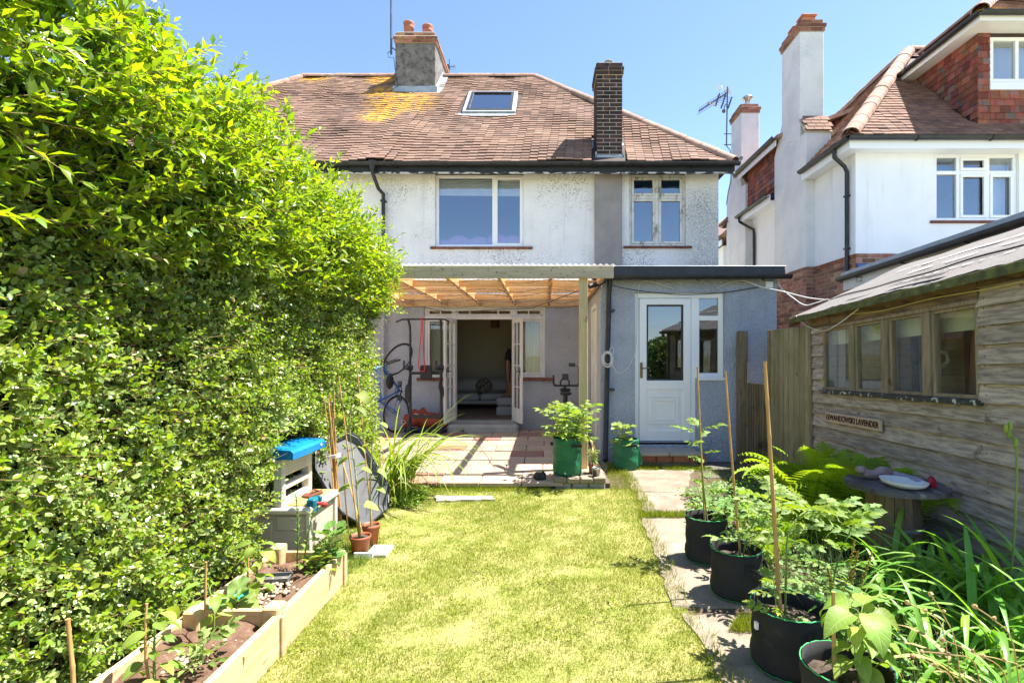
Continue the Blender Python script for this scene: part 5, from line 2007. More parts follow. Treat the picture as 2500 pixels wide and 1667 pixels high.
wheel(Matrix.Identity(4))
FWM = Matrix.Translation((1.0, 0, 0)) @ Matrix.Rotation(R(-28), 4, 'Z')
wheel(FWM)
bbk, hdt, hdb, sst = Vector((.42, 0, -.07)), Vector((.84, 0, .56)), Vector((.89, 0, .40)), Vector((.27, 0, .46))
f = MB()
f.tube([bbk, sst], .017, 8)
f.tube([sst + Vector((.02, 0, -.05)), hdt], .017, 8)
f.tube([bbk, hdb], .021, 8)
f.tube([hdt + Vector((-.015, 0, .04)), hdb + Vector((.01, 0, -.04))], .022, 8)
for s_ in (-1, 1):
    f.tube([bbk + Vector((0, s_ * .03, 0)), (0, s_ * .06, 0)], .010, 6)
    f.tube([sst + Vector((0, s_ * .02, -.02)), (0, s_ * .06, 0)], .009, 6)
L_("frame", f, "bike_blue", bike)
f = MB()
for s_ in (-1, 1):
    f.tube([hdb + Vector((.01, 0, -.03)), hdb + Vector((.03, s_ * .05, -.10)), (1.0, s_ * .05, 0)], .012, 7)
L_("fork", f, "gym_black", bike)
f = MB()
f.tube([hdt, hdt + Vector((-.02, 0, .08)), hdt + Vector((.07, 0, .10))], .015, 7)
hb = hdt + Vector((.07, 0, .10))
for s_ in (-1, 1):
    f.tube([hb, hb + Vector((0, s_ * .20, 0)), hb + Vector((.09, s_ * .21, -.01)), hb + Vector((.11, s_ * .21, -.07)), hb + Vector((.05, s_ * .21, -.13)), hb + Vector((-.03, s_ * .21, -.12))], .014, 7)
L_("handlebar", f, "gym_black", bike)
f = MB()
f.tube([sst, sst + Vector((-.05, 0, .16))], .014, 7)
sd_ = sst + Vector((-.05, 0, .18))
f.ball(sd_ + Vector((-.06, 0, 0)), (.13, .075, .03), 12, 6)
f.ball(sd_ + Vector((.10, 0, .0)), (.10, .028, .025), 10, 6)
L_("saddle", f, "gym_black", bike)
f = MB()
f.tube([bbk + Vector((.09 * math.cos(a), .03, .09 * math.sin(a))) for a in np.linspace(0, 2 * math.pi, 19)[:-1]], .008, 5, closed=True)
f.tube([bbk, bbk + Vector((0, .06, 0)), bbk + Vector((.12, .07, -.12))], .012, 6)
f.tube([bbk, bbk + Vector((0, -.06, 0)), bbk + Vector((-.12, -.07, .12))], .012, 6)
f.box(bbk.x + .07, bbk.x + .17, .07, .16, -.21, -.18, .005)
f.box(bbk.x - .17, bbk.x - .07, -.16, -.07, .04, .07, .005)
L_("crank", f, "gym_black", bike)
f = MB()
f.ball(bbk + Vector((.18, 0, .27)), (.14, .05, .09), 10, 7)
L_("frame_bag", f, "gym_pad", bike)

# ================================================================== exercise bike
XY = 8.8
xb = gx(1379, XY)
exb = thing("exercise_bike", "black exercise bike against the grey wall, mostly hidden behind the bushy planter", "exercise bike", (xb, XY, PZ))
zt_ = gz(941, XY)
m = MB()
w0, w1 = gx(1351, XY), gx(1413, XY)
m.tube([(w0, XY - .12, gz(915, XY)), (w0, XY - .10, zt_ + .06), (w0 + .02, XY - .02, zt_), (w0 + .08, XY, zt_), (w1 - .08, XY, zt_), (w1 - .02, XY - .02, zt_), (w1, XY - .10, zt_ + .06), (w1, XY - .12, gz(915, XY))], .017, 8)
m.tube([(xb - .07, XY, zt_), (xb - .075, XY - .02, zt_ + .07), (xb - .04, XY - .03, zt_ + .11), (xb + .04, XY - .03, zt_ + .11), (xb + .075, XY - .02, zt_ + .07), (xb + .07, XY, zt_)], .014, 8)
m.build("handlebar", "gym_black", exb)
MB().box(xb - .05, xb + .06, XY - .05, XY - .02, zt_ + .10, zt_ + .20, .01).build("console", "gym_black", exb)
m = MB()
m.tube([(xb, XY, zt_), (xb, XY + .02, .75), (xb, XY + .05, .35)], [.025, .03, .035], 10)
m.tube([(xb, XY + .05, .35), (xb, XY - .35, .45), (xb, XY - .42, .85)], .03, 10)
m.bar((xb - .25, XY + .35, PZ + .03), (xb + .25, XY + .35, PZ + .03), .05, .05, c=.01)
m.bar((xb - .25, XY - .55, PZ + .03), (xb + .25, XY - .55, PZ + .03), .05, .05, c=.01)
m.tube([(xb, XY + .35, PZ + .05), (xb, XY + .05, .32), (xb, XY - .55, PZ + .05)], .03, 8)
m.build("frame", "gym_black", exb)
m = MB()
m.ball((xb, XY - .42, .88), (.10, .13, .035), 12, 6)
m.build("seat", "gym_pad", exb)
m = MB()
m.ball((xb - .03, XY - .05, zt_ - .07), (.06, .05, .035), 10, 6)
m.ball((xb + .05, XY - .05, zt_ - .07), (.045, .05, .035), 10, 6)
m.build("elbow_rest", "gym_pad", exb)
MB().lathe([(0, -.03), (.2, -.03), (.22, -.015), (.22, .015), (.2, .03), (0, .03)], 24, Matrix.Translation((xb, XY + .2, .38)) @ Matrix.Rotation(R(90), 4, 'Y')).build("flywheel", "gym_black", exb)
m = MB()
m.box(gx(1388, XY), gx(1404, XY), XY - .03, XY, gz(895, XY), gz(886, XY), .006)
m.tube([(gx(1402, XY), XY, gz(890, XY)), (gx(1411, XY), XY, gz(896, XY)), (gx(1414, XY), XY, gz(920, XY))], .006, 5)
m.build("phone_holder", "gym_black", exb)

# ================================================================== inside the living room
sofa = thing("sofa", "grey two-seat fabric sofa inside the living room", "sofa", (-1.4, 12.9, .2))
SY = 12.4
sx0, sx1 = gx(1080, SY), gx(1290, SY)
sm_ = (sx0 + sx1) / 2 - .05
xm_ = gx(1170, SY)
MB().box(sx0, sx1, SY + .02, SY + .85, .32, gz(979, SY), .03).build("base", "sofa_fabric", sofa)
for a, bb in ((sx0 + .16, xm_ - .005), (xm_ + .005, sx1 - .16)):
    MB().box(a, bb, SY, SY + .6, gz(979, SY) + .002, gz(961, SY), .045).build("seat_cushion", "sofa_fabric", sofa)
    MB().box(a, bb, SY + .55, SY + .80, gz(961, SY), gz(925, SY + .6), .07).build("back_cushion", "sofa_fabric", sofa)
MB().box(sx0, sx1, SY + .80, SY + .98, .3, gz(925, SY + .6) + .02, .05).build("back", "sofa_fabric", sofa)
for a in (sx0 - .02, sx1 - .15):
    MB().box(a, a + .17, SY + .0, SY + .85, .3, gz(943, SY), .06).build("arm", "sofa_fabric", sofa)
for a in (sx0 + .05, sx1 - .1):
    MB().box(a, a + .05, SY + .1, SY + .15, .2, .32).build("foot", "gym_black", sofa)
cs = MB()
cs.ball((0, 0, 0), (.21, .07, .19), 16, 10)
o = cs.build("cushion", "cushion_fabric", M=TR(gx(1181, SY + .4), SY + .47, gz(944, SY + .4) + .02, -.3, .05, 0))
tag(o, "dark patterned scatter cushion leaning on the sofa back", "cushion")
ott = thing("footstool", "pale grey upholstered footstool just inside the open door", "footstool", (-.8, 11.4, .2))
OY = 11.3
MB().box(gx(1211, OY), gx(1262, OY), OY, OY + .55, gz(1016, OY), gz(993, OY), .03).build("base", "sofa_fabric", ott)
MB().box(gx(1211, OY), gx(1262, OY), OY - .005, OY + .555, gz(992, OY), gz(971, OY), .05).build("cushion_top", "sofa_fabric", ott)
for a in (gx(1214, OY), gx(1256, OY)):
    MB().box(a, a + .04, OY + .03, OY + .07, .2, gz(1016, OY)).build("foot", "gym_black", ott)
lp = thing("lamp_shade", "brown drum lampshade hanging in the living room doorway", "lampshade", (gx(1209, 12), 12, 2.3))
X, zt_ = gx(1209, 12), gz(800, 12)
m = MB()
m.lathe([(.10, 0), (.10, .24)], 20, Matrix.Translation((X, 12, zt_)))
m.lathe([(.098, .24), (.098, 0)], 20, Matrix.Translation((X, 12, zt_)))
m.build("shade", "lamp_fabric", lp)
MB().tube([(X, 12, zt_ + .12), (X, 12, 2.6)], .004, 5).build("flex", "gym_black", lp)

# person standing behind the right-hand door leaf: skinned figure -------------------
mat("skin", (.42, .22, .14), (.38, .19, .12), 9, 3, .55)
mat("dark_top", (.02, .02, .022), (.03, .03, .032), 9, 3, .9)
mat("tan_skirt", (.40, .20, .09), (.33, .16, .07), 6, 4, .9, .2, 30)
me = bpy.data.meshes.new("body")
V = [(0, 0, .90), (0, 0, 1.08), (0, 0, 1.28), (0, 0, 1.42), (0, 0, 1.50), (0, -.01, 1.58), (0, -.02, 1.68),     # 0-6 pelvis..head
     (-.17, 0, 1.38), (-.22, -.02, 1.13), (-.245, -.10, .90), (-.245, -.14, .83),                              # 7-10 arm l
     (.17, 0, 1.38), (.22, 0, 1.12), (.24, -.05, .88), (.24, -.07, .80),                                       # 11-14 arm r
     (-.09, 0, .86), (-.095, 0, .48), (-.10, .02, .08), (-.10, -.12, .03),                                     # 15-18
     (.09, 0, .86), (.095, 0, .48), (.10, .02, .08), (.10, -.12, .03)]
E = [(0, 1), (1, 2), (2, 3), (3, 4), (4, 5), (5, 6), (3, 7), (7, 8), (8, 9), (9, 10), (3, 11), (11, 12), (12, 13), (13, 14), (0, 15), (15, 16), (16, 17), (17, 18), (0, 19), (19, 20), (20, 21), (21, 22)]
Rd = [.13, .115, .125, .10, .05, .085, .08, .05, .042, .03, .03, .05, .042, .03, .03, .08, .055, .04, .03, .08, .055, .04, .03]
for s_, wr in ((-1, 10), (1, 14)):
    w_ = Vector(V[wr])
    for k, (dx, ln) in enumerate(((-.028, .07), (-.01, .08), (.01, .075), (.027, .06), (.045, .05))):
        i0 = len(V)
        base = w_ + Vector((0, dx, -.02))
        V += [tuple(base + Vector((0, 0, -.03 if k < 4 else .0))), tuple(base + Vector((s_ * -.012, dx * .2, -.03 - ln * .6 if k < 4 else -.03))), tuple(base + Vector((s_ * -.03, dx * .2, -.03 - ln if k < 4 else -.06)))]
        E += [(wr, i0), (i0, i0 + 1), (i0 + 1, i0 + 2)]
        Rd += [.010, .009, .007]
me.from_pydata(V, E, [])
PM = TR(-.615, 11.55, .2, 0, 0, R(20))
body = ob("person", me, "skin", M=PM)
tag(body, "person in dark top and tan skirt, half hidden behind the open door leaf", "person")
sk_ = body.modifiers.new("skin", 'SKIN')
for i, d_ in enumerate(me.skin_vertices[0].data):
    d_.radius = (Rd[i], Rd[i])
    d_.use_root = (i == 0)
body.modifiers.new("smooth", 'SUBSURF').levels = 2
body.modifiers["smooth"].render_levels = 2
m = MB()
m.lathe([(.12, 1.44), (.17, 1.40), (.168, 1.28), (.145, 1.1), (.15, .98)], 18)
m.tube([(-.14, 0, 1.40), (-.19, 0, 1.32), (-.215, -.01, 1.18)], [.075, .068, .062], 12)
m.tube([(.14, 0, 1.40), (.19, 0, 1.32), (.215, 0, 1.18)], [.075, .068, .062], 12)
L_("top", m, "dark_top", body)
m = MB()
prof = [(.135, 1.03), (.16, .95), (.19, .80), (.22, .6), (.245, .43)]
m.lathe(prof, 24, wob=.04)
L_("skirt", m, "tan_skirt", body)
m = MB()
m.ball((0, .015, 1.67), (.10, .11, .12), 14, 10)
m.ball((0, .07, 1.55), (.08, .05, .13), 12, 8)
L_("hair", m, "dark_top", body)

# ================================================================== wooden shed
ly = Vector((.0525, 1, -.0345)).normalized()
lx = Vector((1, -.0525, 0)).normalized()
lz = lx.cross(ly).normalized()
MS = Matrix((lx, ly, lz)).transposed().to_4x4()
MS.translation = Vector((2.99, 5.80, 0))
shed = thing("shed", "weathered wooden garden shed with four side windows and torn felt roof", "shed", M=MS)
SH, SU = 1.88, 2.83


def S(name, mb, m, parent=None, **kw):
    return ob(name, mb.mesh(name), m, parent or shed, local=True, **kw)


wz0, wz1 = 1.122, 1.768
bh = .125
rr = random.Random(3)
zrow = -.02
k = 0
while zrow < SH - .02:
    z0, z1 = zrow, min(zrow + bh, SH)
    segs = [(0.02, SU)]
    if z1 > wz0 + .02 and z0 < wz1:
        segs = [(.02, .287), (2.415, SU)]
    for a, bb in segs:
        m = MB()
        o_ = .023
        m.prism([(-o_, -a, z0), (-.001, -a, z0), (.010, -a, z1 - .003), (-.001, -a, z1 - .003)], (0, -(bb - a), 0))
        ob_ = S("board", m, "shed_board")
    zrow += bh
    k += 1
nl = MB()
for z_ in np.arange(.03, 1.85, .0625):
    for u_ in (2.47, .045):
        nl.lathe([(0, 0), (.0045, 0), (.0045, .002), (0, .002)], 6, Matrix.Translation((-.013, -u_ - rr.uniform(-.006, .006), z_)) @ Matrix.Rotation(R(-90), 4, 'Y'))
S("nail", nl, "gym_black", kind="stuff")
# top board, corner trims, sill
S("eaves_board", MB().prism([(-.024, .0, wz1 + .02), (-.003, 0, wz1 + .02), (-.003, 0, SH + .03), (-.024, 0, SH + .03)], (0, -2.43, 0)), "shed_dark")
S("head_trim", MB().box(-.03, 0, -2.43, -.27, wz1 - .012, wz1 + .019, .004), "shed_trim")
S("eaves_board", MB().prism([(-.022, -2.44, wz1 + .09), (-.003, -2.44, wz1 + .09), (-.003, -2.44, SH + .03), (-.022, -2.44, SH + .03)], (0, -.37, 0)), "shed_dark")
S("corner_trim", MB().box(-.035, .01, -.035, .02, -.05, SH, .004), "shed_trim")
S("corner_trim", MB().box(-.05, .03, -2.97, -2.83, -.05, SH + .02, .005), "shed_trim")
S("window_sill", MB().box(-.05, .02, -2.44, -.27, wz0 - .04, wz0 - .002, .005), mat("sill_peel", (.06, .055, .05), (.5, .5, .47), 22, 6, .9, .5, 50, coord='obj', contrast=(.56, .62)))
# windows
ws = [(.287, .83), (.92, 1.355), (1.45, 1.885), (1.97, 2.415)]
for i, (a, bb) in enumerate(ws):
    f = MB()
    y0, y1 = -bb, -a
    f.box(-.012, .035, y0, y1, wz1 - .035, wz1 - .013, .003)
    f.box(-.012, .035, y0, y1, wz0, wz0 + .03, .003)
    f.box(-.011, .034, y0, y0 + .03, wz0 + .03, wz1 - .035, .003)
    f.box(-.011, .034, y1 - .03, y1, wz0 + .03, wz1 - .035, .003)
    wo = S("window", f, "shed_trim")
    ob("pane", MB().box(.01, .015, y0 + .02, y1 - .02, wz0 + .02, wz1 - .03).mesh("pane"), "glass_shed", wo, local=True)
for i in range(3):
    a, bb = ws[i][1], ws[i + 1][0]
    S("mullion", MB().box(-.03, .05, -bb + .003, -a - .003, wz0, wz1 - .013, .006), "shed_trim")
# other walls, floor, and what stands inside
W_ = 1.22
BT = SH + .50
S("end_wall", MB().prism([(0.012, -.004, 0), (W_, -.004, 0), (W_, -.004, BT - .02), (.012, -.004, SH - .03)], (0, -.03, 0)), "shed_trim")
z_ = -.02
while z_ < BT - .14:
    xa_ = .03 + max(0, (z_ + .125 - SH + .03) * 2.4)
    S("board", MB().prism([(xa_, -2.962, z_ + .133), (xa_, -2.975, z_ + .133), (xa_, -2.985, z_), (xa_, -2.962, z_)], (W_ - xa_, 0, 0)), "shed_board")
    z_ += .125
S("end_wall", MB().prism([(0.012, -2.93, 0), (W_, -2.93, 0), (W_, -2.93, BT - .02), (.012, -2.93, SH - .03)], (0, -.03, 0)), "shed_trim")
z_ = .03
while z_ < BT - .1:
    xa_ = .02 + max(0, (z_ - SH + .14) * 2.15)
    S("lining_board", MB().box(xa_, W_ - .05, -.05, -.036, z_, z_ + .118, .003), "inner_board")
    z_ += .122
S("floor", MB().box(.03, W_, -2.92, -.04, -.02, .03), "inner_board")
z_ = .03
while z_ < 1.62:
    S("back_board", MB().prism([(W_ - .05, -.04, z_), (W_, -.04, z_), (W_, -.04, z_ + .12), (W_ - .038, -.04, z_ + .12)], (0, -2.86, 0)), "inner_board")
    z_ += .125
for y_ in (-.75, -1.5, -2.25):
    S("wall_stud", MB().box(W_ - .10, W_ - .052, y_ - .03, y_ + .03, .03, BT - .03, .003), "stud_orange")
S("added_sunlight_pane", MB().box(W_ - .03, W_ - .025, -2.9, -.05, 1.66, BT - .03), "glass_clear")  # unseen glazed gap added above the back boards to light the inside
S("roller_blind", MB().box(.10, .105, -2.44, -.25, wz1 - .17, wz1 + .02), mat("blind_green", (.55, .56, .38), (.5, .5, .34), 4, 3, .9))
for q, (y_, xa, xb_, zt_) in enumerate(((-2.02, .16, .28, 1.85), (-2.10, .22, .30, 1.84), (-2.36, .10, .12, 1.84))):
    S("leaning_plank", MB().bar((xa, y_, .03), (xb_, y_ - .02, zt_), .075, .03, c=.003), "stud_orange")
for (y0_, y1_) in ((-1.05, -1.75), (-.75, -1.30)):
    S("leaning_plank", MB().bar((W_ - .30, y0_, .4), (W_ - .10, y1_, 1.75), .06, .03, c=.003), "shed_trim")
dr_ = MB()
frame_rect(dr_, 0, .5, .03, 1.84, .10, -.02, .02)
for q in range(1, 5):
    dr_.box(.1, .4, -.015, .015, .3 * q + .2, .3 * q + .23)
dr_.box(.24, .26, -.014, .014, .13, 1.74)
S("stored_door", dr_, "gym_pad", M=Matrix.Translation((.42, -1.35, 0)) @ Matrix.Rotation(R(75), 4, 'Z'))
# roof
rise, half, ov = .60, 1.29, .12
ez_ = 1.925
xr_ = half - ov
S("roof_deck", MB().prism([(-ov, .25, ez_ - .02), (xr_, .25, ez_ + rise - .02), (xr_, .25, ez_ + rise), (-ov, .25, ez_)], (0, -3.55, 0)), "shed_dark")
S("back_fascia", MB().box(xr_ - .02, xr_ + .02, -3.3, .25, ez_ + rise - .12, ez_ + rise - .025), "shed_dark")
t = NT("felt")
v = t.coord('obj')
col = t.mix(t.ramp(t.noise(v, 70, 4, .7), .35, .65), (.115, .107, .10), (.185, .175, .165))
col = t.mix(t.math('MULTIPLY', t.ramp(t.noise(v, 3, 5), .5, .72), .5), col, (.16, .11, .10))
t.l(col, t.b.inputs["Base Color"])
t.b.inputs["Roughness"].default_value = .95
t.bump(t.noise(v, 120, 4, .7), .6, .004)
mat("felt_pale", (.62, .58, .54), (.50, .46, .42), 9, 6, .9, .3, 80, coord='obj', stretch=(1, .3, 1))
mat("felt_black", (.02, .02, .02), (.04, .038, .035), 12, 5, .9, .4, 60)
sdirn = Vector((half, 0, rise)).normalized()
snrm = Vector((-rise, 0, half)).normalized()


def felt(t0, t1, y0, y1, lift, m, name="felt_sheet", wav=.008, ragged=0.0, seed=1):
    """felt strip on the near slope between slope distances t0 and t1"""
    r = random.Random(seed)
    nx_, ny_ = 6, 40
    vs, fs = [], []
    for j in range(ny_ + 1):
        yy = y0 + (y1 - y0) * j / ny_
        rg = ragged * (r.random() ** 2)
        for i in range(nx_ + 1):
            tt = t0 + rg + (t1 - t0 - rg) * i / nx_
            w_ = lift + wav * math.sin(yy * 7 + tt * 5) * .5 + wav * math.sin(yy * 3.1 - tt * 9) * .5 + wav
            p = Vector((-ov, yy, ez_)) + sdirn * tt + snrm * w_
            vs.append(p)
    for j in range(ny_):
        for i in range(nx_):
            a = j * (nx_ + 1) + i
            fs.append([a, a + nx_ + 1, a + nx_ + 2, a + 1])
    S(name, MB().add(vs, fs, None, True), m)


Lr = math.hypot(half, rise)
felt(.50, Lr, .26, -3.3, .016, "felt", seed=2)
felt(.02, .62, .26, -3.3, .006, "felt", ragged=.05, seed=3)
felt(.62, .655, -1.0, -3.3, .034, "felt_pale", "felt_lap", .004, .05, 4)
felt(.92, .975, -.35, -3.3, .030, "felt_pale", "felt_lap", .004, .06, 5)
felt(.32, .345, -1.25, -3.3, .022, "felt_pale", "felt_lap", .004, .05, 6)
felt(.10, .19, -1.45, -2.1, .030, "felt_black", "torn_felt", .012, .06, 7)
felt(.01, .07, -.95, -1.35, .028, "felt_black", "torn_felt", .012, .05, 8)
felt(.46, .475, .0, -3.3, .032, "felt_black", "felt_seam", .004, 0, 9)
S("drip_edge", MB().box(-ov - .012, -ov + .004, -3.3, .26, ez_ - .05, ez_ + .012, .003), mat("mossy_edge", (.07, .07, .035), (.14, .15, .05), 14, 6, .95, .5, 40, coord='obj', c3=(.42, .40, .36), s3=7, t3=(.6, .7)))
S("verge_board", MB().prism([(-ov - .02, .255, ez_ - .10), (half - ov, .255, ez_ + rise - .10), (half - ov, .255, ez_ + rise + .01), (-ov - .02, .255, ez_ + .01)], (0, .02, 0)), "shed_dark")

# lettered board
sgn = thing("sign_board", "small wooden name board with burnt brown lettering on the shed wall", "sign", M=MS @ Matrix.Translation((-.026, -.385, .845)))
sl0, sl1 = .33, 1.04
u0 = 0
m = MB().box(-.022, 0, -.98, 0, -.05, .05, .004)
bd_ = ob("board", m.mesh("board"), wood("sign_wood", (.58, .44, .32), (.46, .33, .23), (.2, .12, .08), 'y', 3, .85, .4, .02), sgn, local=True)
tc = bpy.data.curves.new("lettering", 'FONT')
tc.body = "\u0141EWANDOWSKI LAVENDER"
tc.size = .074
tc.offset = .0022
tc.extrude = .001
tc.align_x, tc.align_y = 'LEFT', 'CENTER'
tc.space_character = .98
mat("burnt_letter", (.07, .014, .008), (.05, .01, .006), 9, 3, .8)
tc.materials.append(MATS["burnt_letter"])
lt = bpy.data.objects.new("lettering", tc)
COL.objects.link(lt)
lt.parent = sgn
# text plane faces -X, runs towards -Y
lt.matrix_basis = Matrix(((0, 0, -1, -.0235), (-1, 0, 0, -.03), (0, 1, 0, 0), (0, 0, 0, 1)))
dg_ = bpy.context.evaluated_depsgraph_get()
lm_ = bpy.data.meshes.new_from_object(lt.evaluated_get(dg_))
lmx = lt.matrix_basis.copy()
bpy.data.objects.remove(lt)
wmax = max(v.co.x for v in lm_.vertices)
lm_.transform(Matrix.Diagonal((.93 / wmax, 1.0, 1, 1)))
ob("lettering", lm_, "burnt_letter", sgn, M=lmx, local=True)

# ================================================================== boundary fence between shed and extension
fp = thing("board_fence", "tall green-brown close boarded fence panel beside the shed corner", "fence", (2.98, 6.4, 0))
ya, yb2 = 6.95, 5.84
nbd = 8
for i in range(nbd):
    y0, y1 = ya + (yb2 - ya) * i / nbd, ya + (yb2 - ya) * (i + 1) / nbd
    x_ = 3.0 - .02 * i / nbd
    MB().prism([(x_ - .004, y0 - .002, -.02), (x_ - .014, y1 - .006, -.02), (x_ + .006, y1 - .006, -.02), (x_ + .008, y0 - .002, -.02)], (0, 0, 1.845 + random.uniform(-.004, .004))).build("board", "fence_board", fp)
MB().box(2.99, 3.07, 5.80, 5.84, -.02, 1.80, .004).build("post", "shed_trim", fp)
MB().box(2.965, 2.99, 6.93, 6.965, -.02, 1.83, .003).build("edge_batten", "shed_trim", fp)
pp = MB().box(gx(1802, 7.2), gx(1823.6, 7.2), 7.16, 7.27, -.02, gz(808, 7.2), .008).build("fence_post", "fence_dark")
tag(pp, "dark weathered fence post in front of the grey extension wall", "post")
lf_ = thing("low_fence", "low dark fence of narrow upright slats between post and tall panel", "fence", (2.9, 7.05, 0))
p0, p1 = Vector((gx(1820, 7.2), 7.17, 0)), Vector((3.005, 6.97, 0))
n = 9
for i in range(n):
    a, bb = p0.lerp(p1, i / n), p0.lerp(p1, (i + .96) / n)
    d = (bb - a).normalized()
    nn = Vector((d.y, -d.x, 0))
    ht = gz(933, 7.2) - .02 * i / n
    MB().prism([a, a + nn * .006, bb + nn * .016, bb], (0, 0, ht)).build("slat", "fence_dark", lf_)
MB().bar(p0 + Vector((0, .02, .85)), p1 + Vector((0, .02, .85)), .03, .06).build("rail", "fence_dark", lf_)
MB().bar(p0 + Vector((0, .02, .25)), p1 + Vector((0, .02, .25)), .03, .06).build("rail", "fence_dark", lf_)

# ================================================================== cables
mat("cable_white", (.72, .71, .68), (.6, .6, .57), 9, 3, .5)
mat("cable_yellow", (.55, .44, .15), (.5, .4, .12), 9, 3, .6)


def smooth(pts, n=8):
    pts = [Vector(p) for p in pts]
    out = []
    for i in range(len(pts) - 1):
        a, b, c, d = pts[max(i - 1, 0)], pts[i], pts[i + 1], pts[min(i + 2, len(pts) - 1)]
        for k in range(n):
            t = k / n
            out.append(.5 * ((2 * b) + (c - a) * t + (2 * a - 5 * b + 4 * c - d) * t * t + (3 * b - a - 3 * c + d) * t ** 3))
    out.append(pts[-1])
    return out


def z7(u, v, Y):
    return at(1350 + u / 2.766, 640 + v / 2.766, Y)


tag(MB().tube(smooth([z7(575, 205, 7.33), z7(590, 140, 7.32), z7(630, 128, 7.30), z7(700, 140, 7.3), z7(815, 180, 7.33)]), .006, 5).build("cable", "cable_white"), "thin white cable looping above the white back door", "cable")
tag(MB().tube(smooth([z7(395, 155, 7.15), z7(500, 180, 7.25), z7(700, 207, 7.33), z7(900, 219, 7.33), z7(1150, 205, 7.33), z7(1390, 168, 7.33)]), .006, 5).build("cable", "black_gutter"), "thin black cable sagging across the grey extension wall over the door", "cable")
tag(MB().tube(smooth([z7(1100, 180, 7.33), z7(1200, 135, 7.3), z7(1290, 125, 7.28), z7(1400, 165, 7.2), z7(1560, 200, 6.9), z7(1720, 240, 6.5), z7(1870, 258, 6.1)]), .0075, 5).build("cable", "cable_white"), "white cable stretched from the extension corner to the shed roof", "cable")
tag(MB().tube(smooth([z7(1520, 130, 7.3), z7(1545, 180, 7.15), z7(1620, 240, 6.9), z7(1700, 290, 6.6), z7(1780, 275, 6.4), z7(1860, 250, 6.1)]), .008, 5).build("cable", "cable_white"), "lower sagging white cable between extension corner and shed roof", "cable")
jb = MB().box(3.10, 3.20, XF - .05, XF - .002, 2.44, 2.53, .006).build("junction_box", "upvc")
tag(jb, "small white junction box under the eaves at the extension corner", "junction box")


def z9(u, v, Y):
    return at(1900 + u / 3.92, 600 + v / 3.92, Y)


tag(MB().tube(smooth([z9(170, 670, 6.02), z9(250, 750, 5.9), z9(370, 805, 5.7), z9(470, 805, 5.45), z9(600, 730, 5.1), z9(770, 600, 4.85)]), .006, 5).build("cable", "cable_white"), "white flex hanging in a loop below the shed eave tip", "cable")
tag(MB().tube(smooth([MS @ Vector((-.032, -.87, 1.86)), MS @ Vector((-.035, -1.4, 1.83)), MS @ Vector((-.036, -2.0, 1.845)), MS @ Vector((-.035, -2.5, 1.835)), MS @ Vector((-.06, -2.95, 1.83))]), .005, 5).build("cable", "cable_yellow"), "thin yellow cable tacked along the shed eaves board", "cable")
cl = MB()
for k in range(6):
    r_ = .085 + .012 * math.sin(k * 2.2)
    c = z7(366 + 5 * math.sin(k * 3), 655 + 6 * math.cos(k * 2), 7.2)
    cl.tube([c + Vector((r_ * .8 * math.cos(a), -.02 - .004 * k, r_ * 1.1 * math.sin(a))) for a in np.linspace(0, 2 * math.pi, 21)[:-1]], .006, 5, closed=True)
cl.tube(smooth([z7(400, 690, 7.2), z7(430, 740, 7.25), z7(470, 745, 7.3), z7(520, 690, 7.32), z7(555, 600, 7.33), z7(566, 400, 7.34), z7(570, 215, 7.34)]), .006, 5)
cl.tube(smooth([z7(400, 630, 7.2), z7(412, 590, 7.22), z7(390, 575, 7.25), z7(380, 620, 7.2)]), .006, 5)
tag(cl.build("coiled_cable", "cable_white"), "coil of white cable hung on the black downpipe", "cable")

# ================================================================== barrel table with its things
BYc = 3.6
bx, bz = gx(2186, BYc), .615
bt = thing("barrel_table", "round weathered board on a wooden half barrel by the shed wall", "table", (bx, BYc, 0))
wood("barrel_wood", (.20, .145, .085), (.12, .088, .055), (.06, .04, .03), 'z', 3, .9, .5, .15)
mat("table_board", (.15, .135, .125), (.06, .055, .05), 8, 8, .95, .6, 40, c3=(.28, .26, .24), s3=9, t3=(.55, .68), stretch=(1, .3, 1))
for k in range(18):
    a0, a1 = 2 * math.pi * k / 18 + .01, 2 * math.pi * (k + 1) / 18 - .01
    m = MB()
    vs = []
    for z_, r_ in ((0, .15), (.2, .175), (.42, .17), (.583, .152)):
        for a, rr_ in ((a0, r_), (a1, r_), (a1, r_ - .02), (a0, r_ - .02)):
            vs.append((bx - .02 + rr_ * math.cos(a), BYc + rr_ * math.sin(a), z_))
    fs = [[0, 3, 2, 1], [12, 13, 14, 15]]
    for q in range(3):
        for e in range(4):
            e2 = (e + 1) % 4
            fs.append([q * 4 + e, q * 4 + e2, q * 4 + 4 + e2, q * 4 + 4 + e])
    m.add(vs, fs)
    m.build("stave", "barrel_wood", bt)
for z_, r_ in ((.32, .178), (.10, .165)):
    MB().lathe([(r_, 0), (r_ + .004, .002), (r_ + .004, .028), (r_, .03)], 24, Matrix.Translation((bx - .02, BYc, z_))).build("hoop", "chimney_render", bt)
for k, (y0_, y1_) in enumerate(((-.30, -.155), (-.151, -.005), (-.001, .145), (.149, .295))):
    pts = []
    for yy in np.linspace(y0_, y1_, 5):
        pts.append((math.sqrt(max(.305 ** 2 - yy * yy, .003)) + random.uniform(-.012, .012), yy))
    poly = [(bx + p[0] * 1.0, BYc + p[1], bz - .03) for p in pts] + [(bx - p[0], BYc + p[1], bz - .03) for p in pts[::-1]]
    MB().prism(poly, (0, 0, .03 + random.uniform(0, .004))).build("top_board", "table_board", bt)
dx_, dy_ = gx(2208, BYc - .12), BYc - .11
